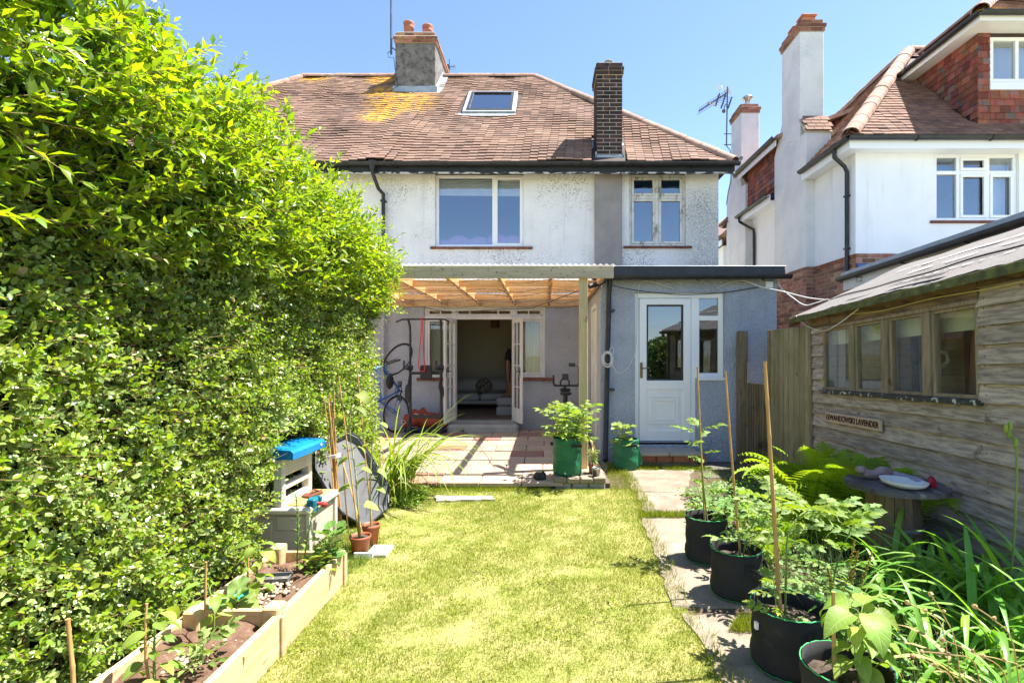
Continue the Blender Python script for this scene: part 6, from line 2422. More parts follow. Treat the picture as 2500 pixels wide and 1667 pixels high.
dish = MB().lathe([(0, .012), (.07, .010), (.11, .022), (.135, .045), (.142, .047), (.125, .02), (.08, .0), (0, .0)], 28, Matrix.Translation((dx_, dy_, bz + .003)) @ Matrix.Rotation(R(3), 4, 'Y'))
tag(dish.build("dish", mat("ceramic", (.70, .71, .68), (.6, .61, .58), 30, 5, .35)), "shallow white ceramic dish on the barrel table", "dish")
fig = thing("animal_figurine", "long bodied purple-grey animal ornament lying on the barrel table", "figurine", (bx, BYc + .1, bz))
mat("figurine_body", (.20, .13, .125), (.32, .25, .25), 8, 6, .8, .4, 40, c3=(.42, .14, .05), s3=6, t3=(.62, .7))
mat("figurine_grey", (.34, .31, .38), (.27, .24, .31), 8, 5, .7)
mat("red_glaze", (.32, .012, .03), (.25, .01, .025), 8, 4, .35)
Yb = BYc + .11
z8 = lambda u, v, Y: at(1903 + (u * .9 + 90) / 3.92, 898 + (v - 2) / 3.92, Y) + Vector((0, 0, .012))
m = MB()
m.tube(smooth([z8(735, 990, Yb), z8(790, 1000, Yb), z8(830, 1030, Yb), z8(900, 1040, Yb), z8(980, 1030, Yb), z8(1060, 1030, Yb), z8(1095, 1040, Yb)], 4), [.022, .026, .028, .032, .026, .024, .03, .034, .036, .036, .034, .033, .034, .036, .04, .045, .05, .052, .05, .048, .045, .04, .034, .03, .026], 12)
m.ball(z8(760, 990, Yb - .01), (.034, .03, .028), 10, 7)
for u in (765, 795):
    m.ball(z8(u, 968, Yb), (.008, .006, .013), 6, 5)
m.build("body", "figurine_body", fig)
m = MB()
m.tube(smooth([z8(1090, 1035, Yb), z8(1180, 1055, Yb - .05), z8(1300, 1085, Yb - .12), z8(1425, 1115, Yb - .2)], 4), [.028, .034, .034, .033, .032, .031, .03, .029, .028, .027, .026, .025, .018], 12)
m.build("tail", "figurine_grey", fig)
MB().tube([z8(1080, 1020, Yb), z8(1100, 1045, Yb), z8(1095, 1060, Yb)], .014, 6).build("collar", "terracotta", fig)
m = MB()
m.tube(smooth([z8(1470, 1090, Yb - .22), z8(1500, 1105, Yb - .23), z8(1530, 1140, Yb - .24), z8(1550, 1195, Yb - .25)], 3), [.028, .036, .038, .038, .036, .03, .026, .02, .013, .006], 10)
tag(m.build("red_ornament", "red_glaze"), "glossy red drop shaped ornament at the table edge", "ornament")

# ================================================================== raised bed
BX1, BX0, BYN, BYF, BZ = -1.315, -1.80, 1.0, 3.45, .212
bed = thing("raised_bed", "long pale timber raised vegetable bed along the hedge", "raised bed", (-1.55, 2.4, 0))
ym = 2.62
for a, bb in ((BYN, ym - .004), (ym + .004, BYF)):
    MB().box(BX1 - .032, BX1, a, bb, .0, BZ, .004).build("side_board", "bed_board", bed)
    MB().box(BX0, BX0 + .032, a, bb, .0, BZ - .005, .004).build("side_board", "bed_board", bed)
MB().box(BX0 + .033, BX1 - .033, BYF - .03, BYF, .0, BZ - .002, .004).build("end_board", "bed_board", bed)
MB().box(BX0 + .05, BX1 - .05, ym - .012, ym + .018, .06, BZ + .012, .004).build("cross_board", "bed_board", bed)
for xx, yy, top in ((BX1 - .075, ym - .03, BZ + .035), (BX0 + .035, ym - .06, BZ + .03), (BX0 + .035, BYF - .09, BZ + .05)):
    MB().box(xx - .01, xx + .07, yy - .01, yy + .085, .0, top, .008).build("corner_block", "bed_board", bed)
for yy in (BYF - .02, ym):
    MB().box(BX1 + .001, BX1 + .014, yy - .03, yy + .012, -.01, BZ - .012, .003).build("outer_stake", "bed_board", bed)
# soil surface
n = 40
vs, fs = [], []
xs, ys = np.linspace(BX0 + .03, BX1 - .03, 10), np.linspace(BYN, BYF - .03, n)
for yy in ys:
    for xx in xs:
        vs.append((xx, yy, BZ - .055 + .016 * math.sin(xx * 23 + yy * 7) + .012 * math.sin(yy * 19 - xx * 31) + random.uniform(-.008, .008)))
for j in range(n - 1):
    for i in range(9):
        a = j * 10 + i
        fs.append([a, a + 1, a + 11, a + 10])
mat("bed_soil", (.115, .062, .04), (.18, .105, .07), 22, 8, .95, .9, 70, .02, c3=(.24, .17, .12), s3=26, t3=(.58, .7))
MB().add(vs, fs, None, True).build("soil", "bed_soil", bed)
peb = MB()
for i in range(260):
    c = (-1.55 + random.gauss(0, .05), random.choice((2.95, 3.0, 2.75, 2.3)) + random.gauss(0, .07), BZ - .045)
    s_ = random.uniform(.005, .013)
    peb.ball(c, (s_, s_, s_ * .6), 6, 4, False)
peb.build("pebble", mat("pebbles", (.45, .36, .27), (.3, .22, .16), 30, 4, .9), bed, kind="stuff")
# things in the bed
tr_ = MB()
c0 = at(810, 1442, 2.95)
frame_rect(tr_, -.08, .08, -.05, .05, .008, 0, .025, .002)
tr_.box(-.074, .074, 0, .003, -.044, .044)
tag(tr_.build("seed_tray", mat("tray_grey", (.10, .10, .10), (.14, .14, .14), 9, 3, .5), M=TR(gx(675, 3.1), 3.10, BZ - .045, R(90), 0, R(8))), "small grey plastic tray sunk in the bed soil", "tray")
gl = MB()
pts = []
for i in range(9):
    for j in range(6):
        u_, v_ = i / 8, j / 5
        pts.append((-1.79 + .13 * u_ + .08 * v_, 2.62 + .30 * u_, BZ - .035 + .02 * math.sin(u_ * 9 + v_ * 4) + .012 * math.sin(v_ * 11 + u_ * 3)))
gl.add(pts, [[i * 6 + j, i * 6 + j + 1, (i + 1) * 6 + j + 1, (i + 1) * 6 + j] for i in range(8) for j in range(5)], None, True)
gl.add([(p[0], p[1], p[2] - .006) for p in pts], [[i * 6 + j, (i + 1) * 6 + j, (i + 1) * 6 + j + 1, i * 6 + j + 1] for i in range(8) for j in range(5)], None, True)
tag(gl.build("plastic_sack", mat("sack_green", (.02, .34, .20), (.015, .28, .16), 8, 4, .5, .4, 30)), "crumpled bright green plastic sheet on the bed soil", "plastic sheet")

wood("cane", (.50, .31, .12), (.40, .23, .08), (.25, .14, .05), 'z', 4, .55, .15, .12)


def cane(a, b, r=.006, label="bamboo cane", parent=None, m="cane"):
    a, b = Vector(a), Vector(b)
    k = max(3, int((b - a).length / .16))
    pts, rad = [], []
    bow = Vector((random.uniform(-.01, .01), random.uniform(-.01, .01), 0))
    for i in range(k + 1):
        for q, rr_ in ((-.012, 1), (0, 1.22), (.012, 1)):
            t = min(max(i / k + q / (b - a).length, 0), 1)
            p = a.lerp(b, t) + bow * math.sin(math.pi * t)
            if pts and (p - pts[-1]).length < 1e-4:
                continue
            pts.append(p)
            rad.append(r * rr_ * (1 - .2 * t))
    o = MB().tube(pts, rad, 7).build("bamboo_cane", m, parent)
    if parent is None:
        tag(o, label, "cane")
    return o


def on_bed(px, py, Y):
    p = at(px, py, Y)
    return p


# stakes in the bed
for (bx_, by_, tx, ty, Y, lab) in ((500, 1560, 503, 1371, 2.45, "thin cane staking the pepper seedling behind the green sheet"), (602, 1455, 606, 1318, 2.95, "thin cane at the far pepper plant in the bed"),
                                   (365, 1640, 358, 1472, 2.12, "thin cane in the near end of the raised bed"), (183, 1667, 165, 1510, 1.72, "pale pinkish stick at the lower left by the hedge foot")):
    a, bb = at(bx_, by_, Y), at(tx, ty, Y)
    a.z = min(a.z, BZ - .06)
    cane(a, bb, .006 if "stick" not in lab else .008, lab)

# ================================================================== toy workbench
tb = thing("toy_workbench", "faded beige plastic toy workbench with blue shelf pushed into the hedge", "toy workbench", (-2.0, 4.15, 0))
mat("beige_plastic", (.50, .44, .35), (.45, .39, .31), 4, 4, .5, .1, 30, c3=(.33, .29, .23), s3=3, t3=(.6, .8))
mat("cream_plastic", (.62, .57, .47), (.56, .51, .42), 4, 4, .45, c3=(.42, .38, .3), s3=3, t3=(.6, .8))
mat("blue_plastic", (.008, .19, .47), (.006, .16, .42), 4, 3, .35)
mat("teal_plastic", (.01, .14, .20), (.01, .11, .17), 4, 3, .4)
mat("yellow_plastic", (.62, .43, .14), (.55, .38, .11), 4, 3, .5, c3=(.5, .45, .35), s3=5)
bx0, bx1, by0, by1 = -2.22, -1.765, 3.92, 4.44
tz = .355
MB().box(bx0 + .02, bx1 - .02, by0 + .015, by1 - .015, 0, tz - .05, .02).build("cabinet", "beige_plastic", tb)
for xx, yy in ((bx1 - .035, by0), (bx0, by0), (bx1 - .035, by1 - .04), (bx0, by1 - .04)):
    MB().box(xx, xx + .04, yy, yy + .04, 0, tz - .04, .008).build("corner_post", "cream_plastic", tb)
MB().box(bx0 + .20, bx1 - .10, by0 + .004, by0 + .014, .18, .285, .004).build("drawer", "beige_plastic", tb)
MB().box(bx0 + .06, bx0 + .17, by0 + .004, by0 + .014, .04, .26, .004).build("panel", "beige_plastic", tb)
MB().box(bx0 - .01, bx1 + .015, by0 - .03, by1 + .02, tz - .05, tz, .015).build("worktop", "cream_plastic", tb)
MB().box(-1.95, bx1 - .02, by0 + .03, by1 - .04, tz + .001, tz + .016, .006).build("work_surface", "yellow_plastic", tb)
bk = MB()
px0, px1 = -2.045, -1.965
zt_, zb_ = .72, tz
bk.box(px0, px1, by0, by0 + .05, zb_, zt_, .012)
bk.box(px0, px1, by1 - .07, by1 - .02, zb_, zt_, .012)
for z0_, z1_ in ((.575, .72), (.47, .515), (tz, .40)):
    bk.box(px0 + .01, px1 - .008, by0 + .05, by1 - .07, z0_, z1_, .008)
bkp = bk.build("back_panel", "cream_plastic", tb)
hl = MB()
for i in range(14):
    for j in range(5):
        yy, zz = by0 + .07 + .025 * i, .60 + .022 * j
        hl.lathe([(0, 0), (.005, 0)], 6, Matrix.Translation((px1 - .0075, yy, zz)) @ Matrix.Rotation(R(90), 4, 'Y'))
hl.build("peg_hole", "gym_black", bkp, kind="stuff")
bl = MB().prism([(px0 - .06, by0 - .03, .725), (px1 + .09, by0 - .03, .715), (px1 + .09, by0 - .03, .765), (px1 + .07, by0 - .03, .785), (px0 - .06, by0 - .03, .80)], (0, by1 - by0 + .06, 0)).build("top_shelf", "blue_plastic", tb)
MB().lathe([(0, 0), (.014, 0), (.014, .004), (0, .004)], 10, Matrix.Translation((px1 + .09, by1 - .06, .745)) @ Matrix.Rotation(R(90), 4, 'Y')).build("cap", "cream_plastic", bl)
vc = MB()
vc.box(bx1 - .04, bx1 + .03, by0 + .02, by0 + .10, tz - .06, tz + .055, .012)
vc.box(bx1 - .04, bx1 + .03, by0 + .13, by0 + .16, tz - .0, tz + .05, .008)
v_ = vc.build("vice", "teal_plastic", tb)
vh = MB()
vh.tube([(bx1 + .03, by0 + .07, tz + .01), (bx1 + .075, by0 + .06, tz + .01)], .014, 8)
vh.ball((bx1 + .085, by0 + .055, tz + .01), .026, 8, 6)
vh.tube([(bx1 + .08, by0 + .02, tz + .02), (bx1 + .08, by0 + .10, tz)], .011, 6)
vh.build("vice_handle", mat("red_plastic", (.48, .05, .045), (.42, .04, .04), 5, 3, .5), v_)
tt = MB()
tt.prism([(-1.92, 4.12, tz + .02), (-1.85, 4.10, tz + .02), (-1.80, 4.24, tz + .02), (-1.84, 4.32, tz + .02), (-1.92, 4.2, tz + .02)], (0, 0, .014))
tt.tube([(-1.87, 4.12, tz + .03), (-1.86, 4.2, tz + .06), (-1.84, 4.28, tz + .03)], .008, 6)
tag(tt.build("trowel_head", mat("rust", (.16, .06, .03), (.10, .04, .025), 14, 5, .85)), "rusty old trowel head lying on the toy workbench", "trowel")

# ================================================================== bundle of canes
cb = thing("cane_bundle", "tied bundle of upright bamboo canes beside the toy workbench", "canes", (-1.77, 4.4, 0))
for i in range(13):
    a = Vector((-1.775 + random.uniform(-.045, .05), 4.46 + random.uniform(-.03, .04), 0))
    top = Vector((-1.86 + random.uniform(-.04, .05), 4.50 + random.uniform(-.03, .03), random.uniform(.92, 1.2)))
    cane(a, top, .0058, parent=cb)
tie = MB()
for q in range(3):
    tie.tube([(-1.815 + .06 * math.cos(a), 4.48 + .05 * math.sin(a), .62 + .012 * q + .01 * math.cos(a)) for a in np.linspace(0, 2 * math.pi, 15)[:-1]], .004, 4, closed=True)
tie.build("string", "cable_white", cb)
cane((-1.66, 4.42, 0), (-1.78, 4.62, .62), .006, "loose bamboo cane leaning beside the bundle on the black tray")
cane((-1.52, 4.36, 0), (-1.79, 4.6, .58), .0065, "bamboo cane slanting across the foot of the black tray")
cane(at(780, 1115, 4.45), at(765, 1040, 4.6), .006, "short bamboo cane poking out above the toy shelf")

# ================================================================== black tray (pond liner shape) leaning on the hedge
mat("tray_black", (.07, .072, .076), (.11, .113, .116), 6, 7, .65, .2, 40, c3=(.22, .22, .22), s3=18, t3=(.7, .78))
tz8 = lambda u, v, Y: at(550 + u / 3.137, 900 + v / 3.137, Y)
o0 = tz8(1080, 1213, 4.6)
o0.z = .01
tra = thing("plastic_tray", "large angular black plastic tray leaning on edge against the hedge", "tray", o0)
outl = [(1080, 1213), (1250, 1060), (1250, 900), (1105, 650), (1020, 520), (940, 480), (800, 540), (690, 640), (690, 780), (820, 1010), (900, 1110)]
q0, q1, q2 = tz8(1080, 1213, 4.56), tz8(1250, 900, 5.0), tz8(690, 700, 4.55)
nn = (q1 - q0).cross(q2 - q0).normalized()
if nn.y > 0:
    nn = -nn
eye = Vector((0, 0, CZ))
P = []
for u_, v_ in outl:
    d_ = tz8(u_, v_, 1.0) - eye
    P.append(eye + d_ * ((q0 - eye).dot(nn) / d_.dot(nn)))
c = sum(P, Vector()) / len(P)
inner = [c + (p - c) * .86 - nn * .05 for p in P]
back = [p - nn * .012 for p in P]
ib = [p - nn * .012 for p in inner]
lip = [c + (p - c) * .95 for p in P]
k = len(P)
m = MB()
vs = P + lip + inner + back + ib
fs = [[2 * k + i for i in range(k)], [4 * k + i for i in range(k)][::-1]]
for i in range(k):
    j = (i + 1) % k
    fs += [[i, j, k + j, k + i], [k + i, k + j, 2 * k + j, 2 * k + i], [3 * k + j, 3 * k + i, 4 * k + i, 4 * k + j], [j, i, 3 * k + i, 3 * k + j]]
m.add(vs, fs)
m.build("liner", "tray_black", tra)
# (rim bead)
MB().tube(P, .010, 6, closed=True).build("rim", "gym_black", tra)

# ================================================================== terracotta pots with sunflowers
mat("compost", (.05, .035, .025), (.10, .075, .055), 30, 8, .95, .9, 80, .01, c3=(.22, .18, .14), s3=40, t3=(.62, .7))


def pot(x, y, z, r, h, label, m="plastic_terracotta", group=None, name="plant_pot"):
    p = thing(name, label, "pot", (x, y, z), group=group)
    M = Matrix.Translation((x, y, z))
    MB().lathe([(0, .0), (r * .72, .0), (r * .93, h * .82), (r, h * .82), (r * 1.02, h), (r * .95, h), (r * .9, h * .8)], 24, M).build("body", m, p)
    s = MB()
    n = 14
    vs = [(x, y, z + h * .9)]
    for q, rr_ in enumerate((.45, .92)):
        for k in range(n):
            a = 2 * math.pi * k / n
            vs.append((x + r * rr_ * math.cos(a), y + r * rr_ * math.sin(a), z + h * (.88 if q == 0 else .86) + random.uniform(-.006, .006)))
    fs = [[0, 1 + k, 1 + (k + 1) % n] for k in range(n)] + [[1 + k, 1 + n + k, 1 + n + (k + 1) % n, 1 + (k + 1) % n] for k in range(n)]
    s.add(vs, fs, None, True)
    s.build("compost", "compost", p)
    return p


mat("plastic_terracotta", (.33, .105, .05), (.27, .08, .04), 5, 5, .5, .1, 30, c3=(.4, .3, .24), s3=6, t3=(.68, .75))
pot(-1.385, 3.92, .012, .078, .135, "terracotta plastic pot with a sunflower, nearest the lawn")
pot(-1.365, 4.10, .012, .070, .16, "terracotta plastic pot behind the other sunflower pot")
MB_ = MB().box(-1.33, -1.17, 3.86, 4.06, -.01, .028, .006)
tag(MB_.build("stone_slab", mat("pale_stone", (.55, .5, .42), (.48, .43, .36), 6, 5, .9, .3, 40)), "pale flat stone beside the terracotta pots on the grass", "stone")
tag(MB().box(-1.38 - .02, -1.26, 3.825, 3.84, .012, .05, .003).build("plant_label", "upvc"), "small white plant label leaning on the front terracotta pot", "plant label")

# ================================================================== grow bags
mat("bag_black", (.022, .022, .023), (.036, .036, .037), 5, 5, .95, .4, 160, .004, c3=(.075, .07, .065), s3=4, t3=(.6, .8))
mat("bag_stitch", (.05, .42, .12), (.04, .32, .09), 40, 2, .7)
mat("webbing", (.02, .02, .021), (.035, .035, .036), 60, 2, .85, .5, 200)
mat("bag_green", (.012, .115, .052), (.018, .155, .07), 5, 6, .42, .6, 30, .02, stretch=(1, 1, 3))


def grow_bag(x, y, z, r, h, label, m="bag_black", stitch=True, hang=0.0, name="grow_bag", soil_at=.06, wob=.024, group="black grow bags on the path"):
    p = thing(name, label, "grow bag", (x, y, z), group=group)
    M = Matrix.Translation((x, y, z)) @ Matrix.Rotation(random.uniform(0, 6), 4, 'Z')
    prof = [(r * .2, .0), (r * .93, .0), (r * .99, .012)]
    for q in range(1, 12):
        t = q / 12
        prof.append((r * (1 + .012 * math.sin(t * 19 + x * 9) + .01 * math.sin(t * 7)), h * t))
    prof += [(r, h), (r - .006, h), (r - .008, h - .05), (r - .008, h - .12)]
    MB().lathe(prof, 36, M, wob=wob).build("body", m, p)
    s = MB()
    n = 22
    vs = [(x, y, z + h - soil_at + .01)]
    for q, rr_ in enumerate((.35, .68, .97)):
        for k in range(n):
            a = 2 * math.pi * k / n
            vs.append((x + r * rr_ * math.cos(a), y + r * rr_ * math.sin(a), z + h - soil_at + random.uniform(-.012, .012) - .008 * q))
    fs = [[0, 1 + k, 1 + (k + 1) % n] for k in range(n)]
    for q in range(2):
        fs += [[1 + q * n + k, 1 + q * n + n + k, 1 + q * n + n + (k + 1) % n, 1 + q * n + (k + 1) % n] for k in range(n)]
    s.add(vs, fs)
    s.build("soil", "compost", p)
    if stitch:
        for zz in (h - .001, .006):
            c = MB()
            rw = lambda a: r * (1.0 + wob * .6 * math.sin(3 * a + 2)) + .002
            c.tube([(x + (r + .003) * math.cos(a), y + (r + .003) * math.sin(a), z + zz + .002 * math.sin(40 * a)) for a in np.linspace(0, 2 * math.pi, 61)[:-1]], .0028 if zz > .1 else .002, 5, closed=True)
            c.build("stitching", "bag_stitch", p)
    return p


def strap(parent, x, y, z, r, ang, w=.16, drop=.07, m="webbing", tw=.028):
    """webbing handle on the outside of a bag"""
    pts = []
    for t in np.linspace(-1, 1, 13):
        a = ang + t * w / r * .5
        out = r + .006 + .045 * (1 - t * t)
        pts.append(Vector((x + out * math.cos(a), y + out * math.sin(a), z - drop * (1 - t * t))))
    vs, fs = [], []
    for p in pts:
        vs += [p + Vector((0, 0, tw / 2)), p - Vector((0, 0, tw / 2))]
    n = len(pts)
    off = [(v - Vector((x, y, v.z))).normalized() * .004 for v in vs]
    vs2 = [v + o for v, o in zip(vs, off)]
    k = len(vs)
    for i in range(n - 1):
        fs += [[2 * i, 2 * i + 1, 2 * i + 3, 2 * i + 2], [k + 2 * i + 1, k + 2 * i, k + 2 * i + 2, k + 2 * i + 3],
               [2 * i, 2 * i + 2, k + 2 * i + 2, k + 2 * i], [2 * i + 3, 2 * i + 1, k + 2 * i + 1, k + 2 * i + 3]]
    m_ = MB().add(vs + vs2, fs)
    for t in (-1, 1):
        a = ang + t * (w / r * .5 + .04)
        c = Vector((x + (r + .003) * math.cos(a), y + (r + .003) * math.sin(a), z - .02))
        M = Matrix.Translation(c) @ Matrix.Rotation(a, 4, 'Z')
        m_.box(-.002, .004, -.02, .02, -.04, .03, M=M)
    m_.build("handle", m, parent)


BAGS = [(1.18, 3.82, .146, .315, "black fabric grow bag farthest along the path, tomato inside", -.1, .20), (1.20, 3.27, .152, .285, "black fabric grow bag second from the house along the path", -.9, .24),
        (1.18, 2.52, .171, .285, "largest black grow bag with bare soil and thick bamboo stake", -.95, .24), (1.19, 2.06, .163, .27, "nearest black grow bag holding the glossy pepper plant", -.4, .2)]
BAGO = []
for x, y, r, h, lab, sa, dz in BAGS:
    g = grow_bag(x, y, .014, r, h, lab)
    strap(g, x, y, .014 + h * .78, r, sa)
    BAGO.append(g)
MB().box(1.18 - .171 - .012, 1.18 - .171 + .004, 2.47, 2.49, .20, .235, .002, ).build("care_label", "upvc", BAGO[2])
gb1 = grow_bag(.26, 6.05, .126, .165, .42, "tall green planter bag holding the bushy potato plant", "bag_green", False, name="planter_bag", group=None, wob=.02)
MB().box(.30, .42, 5.878, 5.888, .126 + .33, .126 + .365, .003).build("handle", "webbing", gb1)
MB().lathe([(.006, 0), (.012, 0), (.012, .004), (.006, .004)], 10, Matrix.Translation((.23, 5.885, .165)) @ Matrix.Rotation(R(90), 4, 'X')).build("drain_eyelet", "blind_white", gb1)
gb2 = grow_bag(1.063, 6.85, .02, .166, .385, "short green planter bag with a squash plant beside the white door", "bag_green", False, name="planter_bag", group=None, soil_at=.10, wob=.025)
MB().box(1.06, 1.18, 6.674, 6.684, .32, .355, .003).build("handle", "webbing", gb2)
fl_ = MB().prism([(1.215, 6.80, .3), (1.27, 6.78, .15), (1.26, 6.76, .07), (1.215, 6.78, .09)], (0, .012, 0))
fl_.build("side_flap", "bag_green", gb2)

# stakes in the bags
cane((gx(1722, 3.8), 3.80, .2), at(1702.5, 896, 3.84), .0075, "tall bamboo stake in the farthest black grow bag")
cane((gx(1809.5, 3.25), 3.25, .2), at(1771, 907.5, 3.28), .008, "tall bamboo stake in the second black grow bag")
cane((gx(1907, 2.5), 2.50, .2), at(1867, 882, 2.53), .0105, "thickest bamboo stake rising from the largest grow bag")
cane((gx(2043, 2.03), 2.03, .15), at(2035, 1444, 2.05), .009, "short bamboo stake in the nearest grow bag")

# little pots on the ledge
pot(gx(1455, 5.95), 5.93, .125, .052, .095, "small grey metal pot on the stone ledge", "steel")
pot(gx(1447, 6.1), 6.10, .125, .055, .10, "small terracotta pot behind the grey metal pot", "terracotta")

# ================================================================== foliage materials
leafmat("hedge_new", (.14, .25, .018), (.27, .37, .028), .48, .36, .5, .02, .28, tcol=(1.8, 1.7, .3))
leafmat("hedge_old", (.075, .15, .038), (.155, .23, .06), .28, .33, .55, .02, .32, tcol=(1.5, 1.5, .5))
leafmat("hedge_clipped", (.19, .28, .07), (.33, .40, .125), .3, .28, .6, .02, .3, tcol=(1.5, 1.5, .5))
leafmat("tomato_leaf", (.11, .215, .022), (.23, .33, .04), .38, .5, .3, .02, .25)
leafmat("pepper_leaf", (.06, .15, .02), (.11, .215, .03), .28, .33, .5, .015, .15, vein=330)
leafmat("potato_leaf", (.17, .28, .04), (.28, .38, .07), .36, .5, .3, .02, .25, vein=500)
leafmat("sunflower_leaf", (.20, .28, .06), (.28, .34, .10), .38, .55, .25, .02, .2, vein=420)
leafmat("squash_leaf", (.17, .27, .06), (.24, .33, .10), .35, .55, .3, .015, .15, vein=300)
leafmat("nasturtium_leaf", (.08, .20, .04), (.15, .27, .06), .3, .5, .3, .015, .2, vein=380)
leafmat("fern_leaf", (.018, .068, .02), (.04, .105, .03), .14, .55, .25, .012, .25, tcol=(1.1, 1.2, .6))
leafmat("fern_bright", (.20, .32, .02), (.30, .42, .03), .4, .55, .25, .015, .2)
leafmat("daylily_leaf", (.12, .29, .035), (.21, .38, .055), .35, .4, .4, .015, .2)
leafmat("strap_leaf", (.17, .29, .035), (.29, .38, .06), .38, .45, .35, .02, .2)
leafmat("weed_leaf", (.09, .22, .05), (.18, .32, .08), .3, .5, .3, .02, .3)
leafmat("dry_leaf", (.45, .36, .16), (.55, .42, .2), .35, .6, .2, .02, .2, tcol=(1.2, 1, .6))
leafmat("dead_leaf", (.22, .14, .06), (.34, .25, .10), .25, .6, .2, .02, .3, tcol=(1.2, 1, .6))
leafmat("dock_seed", (.42, .36, .06), (.35, .26, .05), .2, .7, .2, .02, .2)
mat("stem_green", (.13, .20, .04), (.18, .25, .06), 9, 3, .6)
mat("stem_pale", (.34, .35, .16), (.28, .28, .12), 9, 3, .6)
mat("twig", (.20, .125, .06), (.30, .20, .10), 14, 5, .85, rnd=.3)
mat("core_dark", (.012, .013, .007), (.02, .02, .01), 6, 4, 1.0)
mat("petal_white", (.75, .74, .66), (.7, .68, .58), 9, 3, .7)
mat("petal_purple", (.25, .07, .45), (.2, .05, .4), 9, 3, .7)
mat("petal_yellow", (.7, .5, .05), (.65, .42, .04), 9, 3, .7)

# ================================================================== hedge
hr = np.random.default_rng(5)


def hz_top(y):
    b = np.interp(y, [.5, 2.0, 3.2, 4.2, 5.2, 5.9, 6.3], [3.05, 3.12, 3.1, 3.0, 2.92, 2.82, 2.55])
    return b + .05 * np.sin(y * 4.1) + .035 * np.sin(y * 9.7 + 1)


def ss(a, b, x):
    t = np.clip((x - a) / (b - a), 0, 1)
    return t * t * (3 - 2 * t)


def hface(y, z):
    zt = hz_top(y)
    f = -1.98 + .035 * np.sin(y * 3.3 + z * 2.1) + .03 * np.sin(y * 7.1 - z * 5) + .02 * np.sin(z * 9 + y * 11)
    f = f + .22 * ss(1.8, 2.45, z + .12 * np.sin(y * 2.2)) - .34 * ss(zt - .55, zt + .05, z) ** 1.5
    f = f - .25 * ss(5.9, 6.35, y)
    # niche for the toy bench
    nic = ss(3.70, 3.85, y) * (1 - ss(4.5, 4.62, y)) * (1 - ss(.80, .95, z))
    f = f - .36 * nic - .05 * ss(.5, .0, z)
    return f


def twigs(n, ymin, ymax, zmin, zmax, dir0, dj, lmin, lmax, din, pairs, leafL, leafW, base, mname, sag=0.1):
    """returns leaf mesh arrays and stem list"""
    y = hr.uniform(ymin, ymax, n)
    zt = hz_top(y)
    z = zmin + (np.minimum(zmax, zt) - zmin) * hr.random(n)
    x = hface(y, z) - hr.uniform(din[0], din[1], n)
    B = np.stack([x, y, z], 1)
    D = unit(np.array(dir0)[None, :] + hr.normal(0, 1, (n, 3)) * np.array(dj)[None, :])
    L = hr.uniform(lmin, lmax, n)
    return B, D, L


def leafy(B, D, L, pairs, leafL, leafW, base, up0, spread_ang=.8, name="foliage", mname="hedge_new", parent=None, sag=.12, trim=None):
    n = len(B)
    P, A, U, SC = [], [], [], []
    ref = unit(hr.normal(0, 1, (n, 3)))
    S1 = unit(np.cross(D, ref))
    S2 = np.cross(D, S1)
    for k in range(pairs):
        t = (k + .6) / pairs
        p = B + D * (L * t)[:, None] + np.array([0, 0, -1.0])[None, :] * (sag * L * t * t)[:, None]
        s = S1 if k % 2 == 0 else S2
        for sg in (-1, 1):
            ax = unit(D * (.45 + .4 * t) + s * sg * spread_ang + hr.normal(0, .22, (n, 3)))
            sz = leafL * (1 - .45 * max(0, t - .75) / .25) * hr.uniform(.5, 1.35, n) * (.7 + .5 * min(1, t * 2.5))
            P.append(p + hr.normal(0, .004, (n, 3)))
            A.append(ax)
            U.append(np.array(up0)[None, :] + hr.normal(0, .45, (n, 3)))
            SC.append(np.stack([sz * leafW * hr.uniform(.85, 1.15, n), sz, sz], 1))
    # end leaf
    P, A, U, SC = np.concatenate(P), np.concatenate(A), np.concatenate(U), np.concatenate(SC)
    if trim is not None:
        ok = trim(P)
        P, A, U, SC = P[ok], A[ok], U[ok], SC[ok]
    X, Y, Z = frames(A, U)
    me = spread(base[0], base[1], P, X, Y, Z, SC, name)
    return ob(name, me, mname, parent, kind="stuff")


def stems(B, D, L, rad, name, mname, parent, sag=.12):
    n = len(B)
    T = B + D * L[:, None] + np.array([0, 0, -1.0])[None, :] * (sag * L)[:, None]
    ax = unit(T - B)
    X, Y, Z = frames(ax, unit(hr.normal(0, 1, (n, 3))))
    bv = [(1, 0, 0), (-.5, 0, .87), (-.5, 0, -.87), (.4, 1, 0), (-.2, 1, .35), (-.2, 1, -.35)]
    bf = [(0, 1, 4, 3), (1, 2, 5, 4), (2, 0, 3, 5)]
    sc = np.stack([np.full(n, rad), np.linalg.norm(T - B, axis=1), np.full(n, rad)], 1)
    me = spread(bv, bf, B, X, Y, Z, sc, name)
    return ob(name, me, mname, parent, kind="stuff")


hedge = thing("hedge", "tall overgrown privet hedge filling the left side of the garden", "hedge", (-2.6, 3.6, 0))
# added dark hull: blocks light and stands for the shade deep inside
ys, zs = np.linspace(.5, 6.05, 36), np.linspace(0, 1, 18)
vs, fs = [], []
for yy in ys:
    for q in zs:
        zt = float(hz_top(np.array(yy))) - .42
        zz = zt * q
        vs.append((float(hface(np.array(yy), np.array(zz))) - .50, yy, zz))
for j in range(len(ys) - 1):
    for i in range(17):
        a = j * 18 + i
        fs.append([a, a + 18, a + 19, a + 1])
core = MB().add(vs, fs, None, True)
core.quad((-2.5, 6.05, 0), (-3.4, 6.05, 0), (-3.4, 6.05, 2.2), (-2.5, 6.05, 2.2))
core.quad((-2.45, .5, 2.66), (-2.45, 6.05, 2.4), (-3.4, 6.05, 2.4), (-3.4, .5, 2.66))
core.build("shade_hull", "core_dark", hedge)

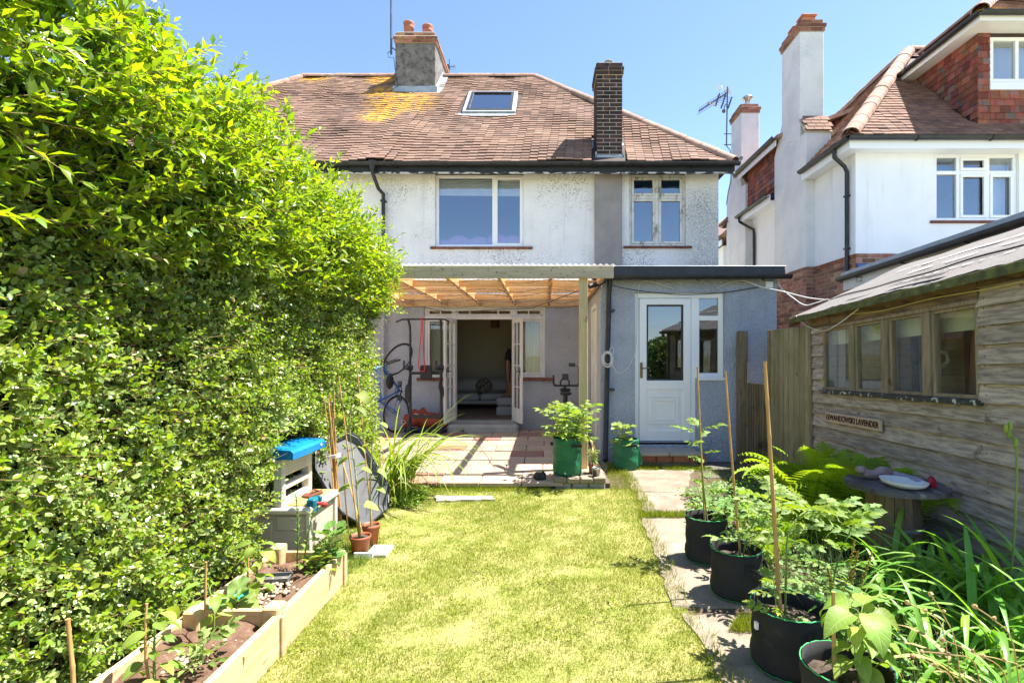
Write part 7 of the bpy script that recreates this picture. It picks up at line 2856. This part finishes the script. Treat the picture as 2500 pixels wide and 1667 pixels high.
FR = (LEAFR_V, LEAFR_F)
F4 = (LEAF4_V, LEAF4_F)
notbench = lambda P: ~((P[:, 0] > -2.27) & (P[:, 1] > 3.80) & (P[:, 1] < 4.52) & (P[:, 2] < .84)) & ~((P[:, 0] > -1.82) & (P[:, 2] < .45))
# upper, loose new growth
B, D, L = twigs(2100, .7, 6.25, 1.92, 3.3, (.72, .22, .50), (.30, .35, .30), .20, .44, (.02, .34), 9, 0, 0, None, None)
leafy(B, D, L, 9, .058, .82, F4, (.15, -.05, 1.0), .75, "foliage", "hedge_new", hedge, .12)
stems(B, D, L, .0022, "twig", "twig", hedge)
# top fringe and long whips
n = 430
y = hr.uniform(.7, 6.25, n)
zt = hz_top(y)
B = np.stack([hr.uniform(-2.5, -1.75, n), y, zt - hr.uniform(.25, .45, n)], 1)
D = unit(np.array([.35, .12, .9])[None, :] + hr.normal(0, .35, (n, 3)))
L = hr.uniform(.25, .52, n)
leafy(B, D, L, 10, .058, .8, F4, (.4, -.2, .6), .7, "foliage", "hedge_new", hedge, .05)
stems(B, D, L, .0026, "twig", "twig", hedge, .05)
# darker leaves under the overhang and behind the new growth
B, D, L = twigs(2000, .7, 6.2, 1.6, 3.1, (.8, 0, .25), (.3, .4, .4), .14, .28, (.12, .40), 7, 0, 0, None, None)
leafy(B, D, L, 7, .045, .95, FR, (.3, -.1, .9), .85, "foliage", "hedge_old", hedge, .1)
# clipped lower face: small round leaves
B, D, L = twigs(10500, .8, 6.15, .02, 2.1, (.85, -.05, .22), (.35, .5, .45), .08, .20, (.05, .24), 6, 0, 0, None, None)
leafy(B, D, L, 6, .0265, 1.0, FR, (.75, -.1, .75), .9, "foliage", "hedge_clipped", hedge, .05, notbench)
B, D, L = twigs(2200, .8, 6.2, .02, 1.85, (.85, -.1, .35), (.35, .5, .4), .10, .2, (-.02, .10), 5, 0, 0, None, None)
leafy(B, D, L, 5, .028, 1.0, FR, (.45, -.2, .8), .9, "foliage", "hedge_new", hedge, .05, notbench)
stems(B, D, L, .0018, "twig", "twig", hedge)
B, D, L = twigs(2600, .8, 6.1, .05, 1.9, (.45, .65, .15), (.35, .55, .4), .08, .24, (.02, .22), 5, 0, 0, None, None)
ok = notbench(B) & notbench(B + D * L[:, None])
stems(B[ok], D[ok], L[ok], .0022, "twig", "twig", hedge, .02)
for k in range(16):
    yy = .9 + k * .34
    xx = float(hface(np.array(yy), np.array(.3))) - random.uniform(.12, .3)
    MB().tube(smooth([(xx, yy, 0), (xx + .05 * random.uniform(-1, 1), yy + .08 * random.uniform(-1, 1), .5), (xx + .08 * random.uniform(-1, 1), yy + .12 * random.uniform(-1, 1), 1.1), (xx + .1, yy + .1, 1.9)], 4), [.022 - .0012 * q for q in range(13)], 6).build("stem", "twig", hedge)
# dead and yellowed leaves caught in the hedge
B, D, L = twigs(260, .8, 6.2, .1, 2.9, (.8, 0, .1), (.4, .5, .5), .03, .08, (-.03, .12), 1, 0, 0, None, None)
leafy(B, D, L, 1, .03, 1.0, FR, (.5, -.2, .6), .8, "foliage", "dead_leaf", hedge, .1, notbench)
fl = MB()
for (px, py, Yq) in ((45, 105, 1.72), (88, 108, 1.75), (110, 122, 1.76), (95, 95, 1.74)):
    c = at(px, py, Yq)
    for q in range(26):
        d = Vector((random.gauss(0, .012), random.gauss(0, .012), random.gauss(0, .016)))
        fl.ball(c + d, .0036, 5, 3)
fl.build("blossom", "petal_white", hedge, kind="stuff")


# ================================================================== leaf shapes
def leaf_strip(mb, L, W, shape, n=6, fold=.25, arch=.3, teeth=0.0, M=None, yaw=0.0, r=0.0):
    """blade along +Y; shape(t) half width 0..1; arch bends it down; folded at the midrib"""
    vs = []
    for i in range(n + 1):
        t = i / n
        a = arch * t
        y = L * (math.sin(a) / arch if abs(arch) > 1e-3 else t)
        z = -L * ((1 - math.cos(a)) / arch if abs(arch) > 1e-3 else 0)
        w = W * shape(t) * (1 + (teeth if i % 2 else -teeth * .5))
        up = fold * w
        vs += [(-w, y - (teeth * .3 * L / n if i % 2 else 0), z + up), (0, y, z), (w, y - (teeth * .3 * L / n if i % 2 else 0), z + up)]
    fs = []
    for i in range(n):
        a = 3 * i
        fs += [[a + 1, a, a + 3, a + 4], [a + 2, a + 1, a + 4, a + 5]]
    mb.add(vs, fs, M, True, r)
    return mb


ovate = lambda t: max(.02, math.sin(math.pi * min(1, t ** .75)) ** .9)
lance = lambda t: max(.02, math.sin(math.pi * t ** .85))
heart = lambda t: max(.03, (1 - t) ** .65 * (t + .08) ** .25 * 1.15)
strap_s = lambda t: (.75 + .25 * math.sin(math.pi * t)) * (1 - t ** 5) + .02


def compound(seed, L=.22, nl=3, m=None, teeth=.35):
    r = random.Random(seed)
    mb = MB()
    mb.tube([(0, 0, 0), (0, L * .5, -.01), (0, L, -.05)], [.0028, .0022, .0012], 5)
    for k in range(nl):
        t = .30 + .55 * k / max(1, nl - 1)
        ln = L * (.34 + .10 * (1 - abs(t - .55))) * r.uniform(.85, 1.1)
        for sg in (-1, 1):
            M = Matrix.Translation((0, L * t, -.05 * t * t)) @ Euler((r.uniform(-.3, .1), sg * r.uniform(.1, .5), -sg * r.uniform(.85, 1.2))).to_matrix().to_4x4()
            leaf_strip(mb, ln, ln * .20, ovate, 7, .35, r.uniform(.3, .9), teeth, M)
            if r.random() < .6:
                M2 = Matrix.Translation((0, L * (t + .09), -.05 * t * t)) @ Euler((0, 0, -sg * 1.25)).to_matrix().to_4x4()
                leaf_strip(mb, ln * .3, ln * .09, ovate, 4, .3, .3, teeth, M2)
    leaf_strip(mb, L * .45, L * .10, ovate, 8, .35, .7, teeth, Matrix.Translation((0, L * .95, -.048)))
    return mb.mesh("leaf")


TOM = [compound(s) for s in range(5)]
POT = [compound(s + 20, .20, 2, teeth=.12) for s in range(5)]
PEP = [leaf_strip(MB(), .125, .036, ovate, 10, f_, a).mesh("leaf") for a, f_ in ((.6, .3), (1.1, .5), (1.6, .35), (.9, .15))]
SUN = [leaf_strip(MB(), .105, .05, heart, 8, .3, a, .06).mesh("leaf") for a in (.3, 1.0, 1.6)]
SQL = []
for s in range(3):
    mb = MB()
    r = random.Random(s)
    n = 20
    vs = [(0, .012, -.012)]
    for k in range(n):
        a = -math.pi * .5 + .18 + (2 * math.pi - .36) * k / (n - 1)
        rr_ = .075 * (1 + .16 * math.cos(5 * (a - math.pi / 2)) + r.uniform(-.05, .05))
        vs.append((rr_ * math.cos(a), rr_ * math.sin(a) + .02, .012 * math.sin(5 * a + s) - .02 * (rr_ / .075) ** 2 + .018))
    mb.add(vs, [[0, k, k + 1] for k in range(1, n)], None, True)
    SQL.append(mb.mesh("leaf"))
NAS = []
for s in range(3):
    mb = MB()
    n = 14
    vs = [(0, 0, -.008)] + [(.032 * math.cos(2 * math.pi * k / n) * (1 + .05 * math.sin(5 * k + s)), .032 * math.sin(2 * math.pi * k / n), .004 * math.sin(3 * k + s)) for k in range(n)]
    mb.add(vs, [[0, 1 + k, 1 + (k + 1) % n] for k in range(n)], None, True)
    NAS.append(mb.mesh("leaf"))


def aim(p, d, up=(0, 0, 1), s=1.0, roll=0.0):
    y = Vector(d).normalized()
    x = y.cross(Vector(up))
    if x.length < 1e-3:
        x = Vector((1, 0, 0))
    x.normalize()
    z = x.cross(y)
    M = Matrix((x, y, z)).transposed().to_4x4() @ Matrix.Rotation(roll, 4, 'Y') @ Matrix.Diagonal((s, s, s, 1))
    M.translation = Vector(p)
    return M


def vine(name, label, path, meshes, lm, n, size, sm="stem_green", srad=(.006, .003), up=.45, seed=0, cat="plant", start=.15, droop=0.0, petiole=0.0, group=None, golden=2.4):
    """upright plant: stem along path with single leaves spiralling round it"""
    r = random.Random(seed)
    pts = smooth([Vector(p) for p in path], 8)
    pl = thing(name, label, cat, path[0], group=group)
    k = len(pts)
    MB().tube(pts, [srad[0] + (srad[1] - srad[0]) * i / (k - 1) for i in range(k)], 6).build("stem", sm, pl)
    for i in range(n):
        t = start + (1 - start) * (i + r.random() * .5) / n
        q = min(int(t * (k - 1)), k - 2)
        p = pts[q].lerp(pts[q + 1], t * (k - 1) - q)
        a = i * golden + r.uniform(-.4, .4)
        d = Vector((math.cos(a), math.sin(a), up * (.4 + .9 * t) - droop * (1 - t)))
        s = (size[0] + (size[1] - size[0]) * math.sin(math.pi * min(1, .25 + .75 * (1 - abs(t - .55) * 1.3)))) * r.uniform(.8, 1.15)
        if petiole:
            e = p + d.normalized() * petiole * r.uniform(.7, 1.2)
            MB().tube([p, p.lerp(e, .5) + Vector((0, 0, .01)), e], [.0025, .0018, .0015], 4, False).build("leaf_stalk", sm, pl)
            p = e
            d = d + Vector((0, 0, -.5))
        ob("leaf", r.choice(meshes), lm, pl, M=aim(p, d, s=s, roll=r.uniform(-.4, .4)))
    return pl


# tomatoes
vine("tomato_plant", "slim tomato plant tied to the stake in the farthest grow bag", [(gx(1726, 3.8), 3.78, .26), (gx(1716, 3.8), 3.80, .6), (gx(1708, 3.8), 3.82, .98)], TOM, "tomato_leaf", 20, (.42, .70), seed=1)
vine("tomato_plant", "leafy tomato plant arching out of the second grow bag", [(1.22, 3.22, .24), (1.24, 3.2, .38), (1.29, 3.17, .52), (1.36, 3.14, .66)], TOM, "tomato_leaf", 20, (.5, .85), seed=2, start=.2)
vine("tomato_plant", "sprawling tomato plant hanging right of the thickest stake", [(1.16, 2.52, .24), (1.17, 2.53, .45), (1.20, 2.56, .64), (1.34, 2.62, .72), (1.52, 2.6, .64)], TOM, "tomato_leaf", 22, (.55, .9), seed=3, start=.36)
vine("tomato_plant", "bushy tomato plant behind the stakes in front of the ferns", [(1.45, 3.45, .1), (1.47, 3.5, .3), (1.50, 3.5, .54)], TOM, "tomato_leaf", 18, (.5, .8), seed=4, start=.2)
vine("tomato_plant", "low tomato plant beside the sprawling one over the border", [(1.5, 2.75, .1), (1.56, 2.8, .35), (1.66, 2.82, .58)], TOM, "tomato_leaf", 11, (.5, .75), seed=6, start=.2)
vine("marigold_seedling", "feathery seedling at the rim of the largest grow bag", [(1.07, 2.42, .25), (1.07, 2.42, .36), (1.06, 2.42, .46)], TOM, "tomato_leaf", 8, (.35, .5), seed=7, srad=(.003, .002))
# pepper in the nearest bag
vine("pepper_plant", "glossy broad-leaved pepper plant in the nearest grow bag", [(gx(2080, 2.05), 2.02, .2), (gx(2085, 2.05), 2.0, .36), (gx(2095, 2.0), 1.98, .52)], PEP, "pepper_leaf", 30, (.7, 1.3), seed=8, start=.3, petiole=.05, up=.5)
# plants of the raised bed
vine("pepper_plant", "young pepper plant at the near end of the raised bed", [(gx(378, 2.1), 2.1, .15), (gx(376, 2.1), 2.1, .3), (gx(380, 2.1), 2.1, .46)], PEP, "pepper_leaf", 22, (.45, .85), seed=9, petiole=.04)
vine("pepper_plant", "thin pepper seedling bending behind the green sheet", [(gx(520, 2.5), 2.5, .15), (gx(522, 2.5), 2.5, .28), (gx(500, 2.5), 2.52, .40)], PEP, "pepper_leaf", 8, (.55, .85), seed=10, petiole=.04)
vine("pepper_plant", "pepper plant with pale leaves in the middle of the bed", [(gx(622, 2.95), 2.95, .15), (gx(628, 2.95), 2.95, .3), (gx(632, 2.95), 2.95, .43)], PEP, "potato_leaf", 18, (.55, .95), seed=11, petiole=.04)
vine("squash_plant", "round-leaved squash seedling in the raised bed", [(gx(555, 2.62), 2.68, .15), (gx(557, 2.62), 2.68, .2), (gx(556, 2.62), 2.68, .25)], SQL, "nasturtium_leaf", 9, (.5, .8), seed=12, petiole=.07, up=.9)
vine("fine_weed", "tall wispy weed with narrow leaves in the raised bed", [(gx(725, 3.3), 3.3, .15), (gx(728, 3.3), 3.3, .4), (gx(722, 3.3), 3.3, .62)], [leaf_strip(MB(), .05, .004, lance, 4, .2, .4).mesh("leaf")], "tomato_leaf", 46, (.7, 1.1), seed=13, up=.8)
vine("fine_weed", "second wispy weed leaning beside the tall one", [(gx(740, 3.32), 3.32, .15), (gx(752, 3.3), 3.3, .36), (gx(765, 3.3), 3.3, .52)], [leaf_strip(MB(), .045, .004, lance, 4, .2, .4).mesh("leaf")], "tomato_leaf", 30, (.7, 1.1), seed=14, up=.8)
vine("nasturtium", "clump of round-leaved nasturtium at the far corner of the raised bed", [(gx(795, 3.3), 3.3, .15), (gx(800, 3.3), 3.3, .25), (gx(805, 3.3), 3.3, .36)], NAS, "nasturtium_leaf", 30, (.7, 1.3), seed=15, petiole=.09, up=.7)
vine("celery_plant", "low leafy celery clump beside the nasturtium in the bed", [(gx(770, 3.2), 3.22, .15), (gx(770, 3.2), 3.22, .2), (gx(772, 3.2), 3.22, .26)], POT, "potato_leaf", 20, (.4, .6), seed=16, up=.8)
vine("ragged_seedling", "grey green seedling with cut leaves at the near cross board", [(gx(470, 2.2), 2.25, .15), (gx(475, 2.2), 2.25, .2), (gx(478, 2.2), 2.25, .26)], TOM, "squash_leaf", 9, (.4, .55), seed=17, up=.6)
vine("nasturtium", "round nasturtium leaves between the two near grow bags", [(1.38, 2.42, .05), (1.39, 2.4, .25), (1.42, 2.4, .38)], NAS, "nasturtium_leaf", 18, (.8, 1.5), seed=18, petiole=.07)
vine("nasturtium", "small nasturtium in the far grow bag behind its rim", [(1.27, 3.78, .28), (1.28, 3.76, .34), (1.30, 3.75, .42)], NAS, "nasturtium_leaf", 12, (.7, 1.2), seed=19, petiole=.05)
# sunflowers
vine("sunflower", "tall young sunflower tied to a cane in the front terracotta pot", [(-1.385, 3.92, .12), (-1.42, 3.92, .6), (-1.47, 3.93, .98), (-1.42, 3.94, 1.22)], SUN, "sunflower_leaf", 11, (.8, 1.15), "stem_pale", (.007, .004), .3, 21, start=.18, petiole=.05, golden=3.1)
vine("sunflower", "second young sunflower in the rear terracotta pot", [(-1.365, 4.10, .14), (-1.37, 4.1, .5), (-1.36, 4.12, .8), (-1.33, 4.12, 1.0)], SUN, "sunflower_leaf", 10, (.8, 1.1), "stem_pale", (.007, .004), .3, 22, start=.25, petiole=.05, golden=3.1)
cane((-1.395, 3.93, .1), (-1.56, 3.95, 1.34), .006, "leaning cane behind the front sunflower")
cane((-1.355, 4.12, .1), (-1.50, 4.16, 1.45), .006, "thin upright cane behind the rear sunflower")
# potato and squash in the green bags
pt = None
for k in range(9):
    a = k * 2.4
    x0, y0 = .26 + .07 * math.cos(a), 6.05 + .07 * math.sin(a)
    hgt = (.44, .36, .40, .32, .42, .30, .38, .34, .40)[k]
    path = [(x0, y0, .48), (x0 + .05 * math.cos(a), y0 + .05 * math.sin(a), .48 + hgt * .5), (x0 + .14 * math.cos(a), y0 + .12 * math.sin(a), .48 + hgt)]
    if pt is None:
        pt = vine("potato_plant", "bushy light green potato plant filling the tall green planter", path, POT, "potato_leaf", 12, (.7, 1.05), seed=30)
    else:
        tmp = vine("potato_plant", "x", path, POT, "potato_leaf", 12, (.7, 1.05), seed=30 + k)
        for ch in list(tmp.children):
            W = wm(ch)
            ch.parent = pt
            ch.matrix_parent_inverse = wm(pt).inverted()
            ch.matrix_basis = W
        bpy.data.objects.remove(tmp)
vine("squash_plant", "pale squash plant flopping over the short green planter", [(1.03, 6.82, .30), (1.01, 6.78, .42), (1.02, 6.77, .58)], SQL, "squash_leaf", 16, (.75, 1.15), seed=41, petiole=.10, up=.4)
vine("box_seedling", "small yellow green bushy plant in the rear little pot", [(gx(1447, 6.1), 6.1, .22), (gx(1447, 6.1), 6.1, .3), (gx(1449, 6.1), 6.1, .36)], [leaf_strip(MB(), .035, .012, ovate, 4, .3, .5).mesh("leaf")], "potato_leaf", 60, (.8, 1.2), seed=42, petiole=.045, up=.5)
vine("dried_stalk", "withered pale stalk in the grey metal pot", [(gx(1455, 5.95), 5.93, .2), (gx(1450, 5.95), 5.93, .38), (gx(1438, 5.95), 5.92, .56)], [leaf_strip(MB(), .11, .010, lance, 6, .3, 1.6).mesh("leaf")], "dry_leaf", 6, (.8, 1.2), "stem_pale", (.005, .003), -.3, 43, start=.5)

# ================================================================== ferns
FERN = []
for s in range(3):
    mb = MB()
    r = random.Random(s)
    n = 24
    pos = []
    arch = (.9, 1.25, .6)[s]
    for i in range(n + 1):
        t = i / n
        a = arch * t * t
        pos.append(Vector((0, math.sin(a * .8) * t * .55 + t * .12, t * math.cos(a * .8))))
    mb.tube(pos, [.006 * (1 - .8 * i / n) for i in range(n + 1)], 5)
    for i in range(2, n + 1):
        t = i / n
        ln = .26 * math.sin(math.pi * (t * .80 + .18)) * (1 if t < .95 else .5)
        tang = (pos[i] - pos[i - 1]).normalized()
        for sg in (-1, 1):
            d = (Vector((sg, 0, 0)) + tang * .35 + Vector((0, -.06, -.08))).normalized()
            nrm = Vector((0, -1, .3)) - d * Vector((0, -1, .3)).dot(d)
            nrm.normalize()
            side = d.cross(nrm)
            q = 6
            vs = []
            for k in range(q + 1):
                u = k / q
                w = .019 * (1 - u) * (1.15 if k % 2 else .55) + .001
                p = pos[i] + d * ln * u + nrm * (-.05 * ln * u * u)
                vs += [p + side * w, p - side * w]
            mb.add(vs, [[2 * k, 2 * k + 1, 2 * k + 3, 2 * k + 2] for k in range(q)])
    FERN.append(mb.mesh("frond"))


def fern(label, x, y, h, n, seed, m="fern_leaf", spread_=.55):
    r = random.Random(seed)
    f = thing("fern", label, "fern", (x, y, 0))
    for k in range(n):
        a = 2 * math.pi * k / n + r.uniform(-.3, .3)
        M = Matrix.Translation((x + .03 * math.cos(a), y + .03 * math.sin(a), 0)) @ Matrix.Rotation(a - math.pi / 2, 4, 'Z') @ Matrix.Rotation(-r.uniform(.10, spread_), 4, 'X') @ Matrix.Diagonal((h * r.uniform(.75, 1.1),) * 3 + (1,))
        ob("frond", r.choice(FERN), m, f, M=M)


fern("dark fern standing against the foot of the tall fence panel", 2.50, 5.15, .82, 13, 1)
fern("large dark fern by the shed corner below the name board", 2.55, 4.62, .98, 13, 2, spread_=.5)
fern("dark fern behind the barrel table against the shed boards", 2.66, 4.10, .95, 12, 3, spread_=.45)
fern("low spreading fern in front of the barrel table", 2.2, 3.95, .68, 14, 4, spread_=.8)
fern("shaded fern left of the barrel", 2.3, 4.5, .85, 13, 5, spread_=.7)
fern("bright yellow green fern behind the tomato stakes", 1.80, 4.05, .44, 8, 6, "fern_bright", .5)
fern("small fern among the tomatoes near the second bag", 1.64, 3.75, .36, 8, 7, "fern_bright", .6)

# ================================================================== strap-leaved clumps
BL = {}


def blade(L, W, arch, seg=12, kink=0.0):
    key = (L, W, arch)
    if key not in BL:
        mb = MB()
        vs = []
        p = Vector((0, 0, 0))
        for i in range(seg + 1):
            t = i / seg
            a = .12 + arch * t ** 1.7
            if i:
                p = p + Vector((0, math.sin(a), math.cos(a))) * (L / seg)
            w = W * (1 - t ** 2.6) * (.65 + .5 * t) + .0008
            nrm = Vector((0, -math.cos(a), math.sin(a)))
            vs += [p + Vector((-w, 0, 0)) + nrm * w * .35, p, p + Vector((w, 0, 0)) + nrm * w * .35]
        fs = []
        for i in range(seg):
            a = 3 * i
            fs += [[a, a + 1, a + 4, a + 3], [a + 1, a + 2, a + 5, a + 4]]
        mb.add(vs, fs, None, True)
        BL[key] = mb.mesh("leaf")
    return BL[key]


def clump(name, label, x, y, n, L, W, arch, m, seed, bias=None, rad=.10, z=0.0):
    r = random.Random(seed)
    c = thing(name, label, "plant", (x, y, z))
    for k in range(n):
        a = r.uniform(0, 2 * math.pi)
        if bias is not None and r.random() < .6:
            a = bias + r.gauss(0, .6)
        me = blade(L, W, r.choice(arch))
        s = r.uniform(.6, 1.15)
        M = Matrix.Translation((x + r.gauss(0, rad), y + r.gauss(0, rad), z)) @ Matrix.Rotation(a - math.pi / 2, 4, 'Z') @ Matrix.Rotation(-r.uniform(-.05, .35), 4, 'X') @ Matrix.Diagonal((s * r.uniform(.8, 1.2), s, s, 1))
        ob("leaf", me, m if r.random() < .94 else "dry_leaf", c, M=M)
    return c


clump("daylily", "arching daylily clump in front of the barrel table", 2.22, 3.05, 70, .72, .017, (1.3, 1.9, 2.4), "daylily_leaf", 1)
clump("daylily", "tall daylily clump at the foot of the shed near the picture edge", 2.42, 2.72, 75, .80, .019, (1.1, 1.7, 2.3), "daylily_leaf", 2)
clump("daylily", "daylily clump in the lower right corner of the border", 2.05, 2.35, 70, .72, .018, (1.3, 1.9, 2.4), "daylily_leaf", 3)
clump("daylily", "thin daylily tuft between the clumps and the grow bags", 1.86, 2.75, 36, .55, .014, (1.3, 2.0), "daylily_leaf", 4)
clump("daylily", "nearest daylily clump by the right picture edge", 1.85, 1.85, 46, .60, .017, (1.2, 1.8, 2.3), "daylily_leaf", 5)
clump("daylily", "sunlit daylily tuft right behind the nearest grow bag", 1.66, 2.15, 40, .55, .016, (1.3, 1.9), "daylily_leaf", 8)
clump("strap_plant", "light green strappy plant spilling over the patio corner", -1.58, 5.52, 120, 1.15, .011, (.9, 1.5, 2.0, 2.5), "strap_leaf", 6, -.2, .10)
clump("strap_plant", "short strappy tuft under the black tray", -1.50, 5.25, 26, .5, .008, (1.4, 2.2), "strap_leaf", 7, 0, .06)
# daylily bud stalk
ds = thing("daylily_stalk", "upright daylily flower stalk with yellow buds by the shed corner post", "plant", (2.30, 2.62, 0))
q = at(2475, 1130, 2.72)
MB().tube(smooth([(2.42, 2.75, .1), (2.46, 2.74, .5), at(2482, 1110, 2.72), at(2462, 1052, 2.70)], 6), .006, 6).build("stalk", "stem_green", ds)
for (u, v) in ((2455, 1045), (2462, 1058), (2466, 1040), (2480, 1080)):
    c = at(u, v, 2.70)
    MB().ball(c, (.010, .010, .026), 8, 6).build("bud", "potato_leaf", ds)

# ================================================================== weeds and ground cover in the border
n = 9500
x = hr.uniform(1.32, 2.85, n)
y = hr.uniform(1.3, 5.6, n)
ok = (x < 2.85 - .02 * (5.6 - y)) & (x > 1.36 + .1 * np.sin(y * 5))
x, y = x[ok], y[ok]
n = len(x)
hgt = (.05 + .20 * np.clip(fbm(x, y, 4, 9) + .45, 0, 1)) * hr.random(n) ** .6
az = hr.uniform(0, 2 * np.pi, n)
A = unit(np.stack([np.cos(az), np.sin(az), hr.uniform(-.2, .7, n)], 1))
U = np.stack([hr.normal(0, .3, n), hr.normal(0, .3, n), np.ones(n)], 1)
X, Y, Z = frames(A, U)
me = spread(LEAFR_V, LEAFR_F, np.stack([x, y, hgt], 1), X, Y, Z, hr.uniform(.022, .055, n), "undergrowth")
o = ob("undergrowth", me, "weed_leaf", kind="stuff")
o["label"], o["category"] = "dense green weeds covering the border between grow bags and shed", "undergrowth"
n = 900
x, y = hr.uniform(1.35, 2.3, n), hr.uniform(1.4, 3.6, n)
B = np.stack([x, y, np.zeros(n)], 1)
D = unit(np.array([0, 0, 1.0])[None, :] + hr.normal(0, .35, (n, 3)))
stw = thing("wild_stems", "x", "x", (1.8, 2.5, 0))
stw["label"], stw["category"], stw["kind"] = "thin wiry weed stems and seed stalks in the near border", "weeds", "stuff"
L = hr.uniform(.15, .42, n)
stems(B, D, L, .0013, "stem", "stem_pale", stw, .05)
k = hr.random(n) < .5
T = (B + D * L[:, None])[k]
me = spread([(0, 0, .9), (.6, 0, 0), (-.3, .5, 0), (-.3, -.5, 0), (0, 0, -.6)], [(0, 1, 2), (0, 2, 3), (0, 3, 1), (4, 2, 1), (4, 3, 2), (4, 1, 3)], T, *frames(unit(hr.normal(0, 1, (len(T), 3))), np.array([[0, 0, 1.0]] * len(T)) + .01), hr.uniform(.004, .008, len(T)), "seed_head")
ob("seed_head", me, "dry_leaf", stw, kind="stuff")
# dock seed spikes
dk = thing("dock_plant", "yellowish dock plant with beaded seed spikes behind the largest grow bag", "plant", (1.62, 2.62, 0))
for i, (u, v, u2, v2, Y) in enumerate(((2040, 1520, 2087, 1315, 2.6), (2055, 1500, 2095, 1345, 2.6), (2070, 1500, 2130, 1345, 2.62), (2030, 1480, 2020, 1385, 2.6))):
    a, b = at(u, v, Y), at(u2, v2, Y)
    m_ = MB()
    pts = smooth([a, a.lerp(b, .5) + Vector((.01, 0, .01)), b], 6)
    m_.tube(pts, .002, 4)
    for q in range(46):
        t = .25 + .75 * q / 46
        c = pts[min(int(t * (len(pts) - 1)), len(pts) - 1)].lerp(pts[min(int(t * (len(pts) - 1)) + 1, len(pts) - 1)], (t * (len(pts) - 1)) % 1)
        aa = q * 2.4
        m_.ball(c + Vector((.012 * (1.2 - t) * math.cos(aa), .012 * (1.2 - t) * math.sin(aa), 0)), .0042, 5, 3)
    m_.build("seed_spike", "dock_seed", dk)
for i in range(5):
    ob("leaf", PEP[i % 3], "potato_leaf", dk, M=aim((1.60 + .02 * i, 2.6, .12 + .05 * i), (math.cos(i * 2.2), math.sin(i * 2.2), .4), s=.9))
# dry flower stalks at the lower right
dry = thing("dried_flower", "tangle of dry tan stalks with seed heads in the lower right corner", "dry stalks", (1.9, 2.0, 0))
for i, (u, v, u2, v2) in enumerate(((2300, 1530, 2215, 1470), (2330, 1560, 2272, 1450), (2450, 1640, 2300, 1560), (2380, 1620, 2250, 1590), (2470, 1560, 2380, 1480), (2500, 1640, 2400, 1600), (2330, 1667, 2230, 1600))):
    Y = 1.95 - .03 * i
    a, b = at(u, v, Y), at(u2, v2, Y)
    m_ = MB()
    m_.tube(smooth([a + Vector((.03, 0, -.2)), a, a.lerp(b, .5) + Vector((0, 0, .012)), b], 5), .0022, 5)
    m_.ball(b, .009, 7, 5, False, .25)
    m_.ball(a.lerp(b, .55) + Vector((.01, 0, .012)), .007, 7, 5, False, .25)
    m_.build("stalk", "dry_leaf", dry)
fl = thing("wild_flower", "x", "x", (1.9, 2.4, 0))
fl["label"], fl["category"], fl["kind"] = "tiny purple flowers scattered through the border weeds", "flowers", "stuff"
m_ = MB()
for i in range(26):
    c = (random.uniform(1.5, 2.3), random.uniform(1.8, 3.2), random.uniform(.12, .26))
    for q in range(5):
        m_.ball((c[0] + .006 * math.cos(q * 1.26), c[1] + .006 * math.sin(q * 1.26), c[2]), .004, 5, 3)
m_.build("petal", "petal_purple", fl, kind="stuff")
# weeds at the patio's left corner and under the hedge
n = 1600
x, y = hr.uniform(-1.75, -1.25, n), hr.uniform(5.1, 5.9, n)
az = hr.uniform(0, 2 * np.pi, n)
A = unit(np.stack([np.cos(az), np.sin(az), hr.uniform(-.2, .7, n)], 1))
X, Y, Z = frames(A, np.stack([hr.normal(0, .3, n), hr.normal(0, .3, n), np.ones(n)], 1))
hh = .16 * hr.random(n) * np.clip(1 - (x + 1.75) / .55, .1, 1)
me = spread(LEAFR_V, LEAFR_F, np.stack([x, y, hh], 1), X, Y, Z, hr.uniform(.02, .045, n), "undergrowth")
o = ob("undergrowth", me, "tomato_leaf", kind="stuff")
o["label"], o["category"] = "small leafy weeds at the patio corner below the strappy plant", "undergrowth"

# ================================================================== garden tree behind the viewpoint (mirrored in the door glass)
gt = thing("garden_tree", "leafy garden tree seen only as a reflection in the white door's glass", "tree", (4.8, -6, 0))
MB().tube([(4.8, -6, 0), (4.85, -6.05, 1.2), (4.7, -5.9, 2.4)], [.14, .11, .06], 10).build("trunk", "twig", gt)
n = 5200
d_ = unit(hr.normal(0, 1, (n, 3)))
cen = np.array([[4.8, -6, 1.4], [3.9, -6.2, 1.1], [5.9, -5.8, 1.9], [5.4, -5.7, 1.6], [5.3, -6.3, 1.1]])[hr.integers(0, 5, n)]
P_ = cen + d_ * (np.array([1.0, .9, .8]) * (.35 + .65 * hr.random((n, 1)) ** .4))
X, Y, Z = frames(unit(d_ + hr.normal(0, .6, (n, 3))), hr.normal(0, 1, (n, 3)))
ob("crown", spread(LEAFR_V, LEAFR_F, P_, X, Y, Z, hr.uniform(.12, .22, n), "crown"), "hedge_old", gt, kind="stuff")

# things that repeat share a group
GROUPS = {"fern": "ferns by the shed", "daylily": "daylily clumps in the border", "tomato_plant": "staked tomato plants", "pepper_plant": "pepper plants", "nasturtium": "nasturtium clumps", "bamboo_cane": "single bamboo canes",
          "cable": "cables on the walls", "plant_pot": "small plant pots", "planter_bag": "green planter bags", "sunflower": "potted sunflowers", "strap_plant": "strappy plants at the patio", "squash_plant": "squash plants",
          "fine_weed": "wispy weeds in the bed", "grass_tuft": "rough grass patches"}
for o in list(COL.objects):
    if o.parent is None and "label" in o.keys() and "group" not in o.keys():
        g_ = GROUPS.get(o.name.split(".")[0])
        if g_:
            o["group"] = g_
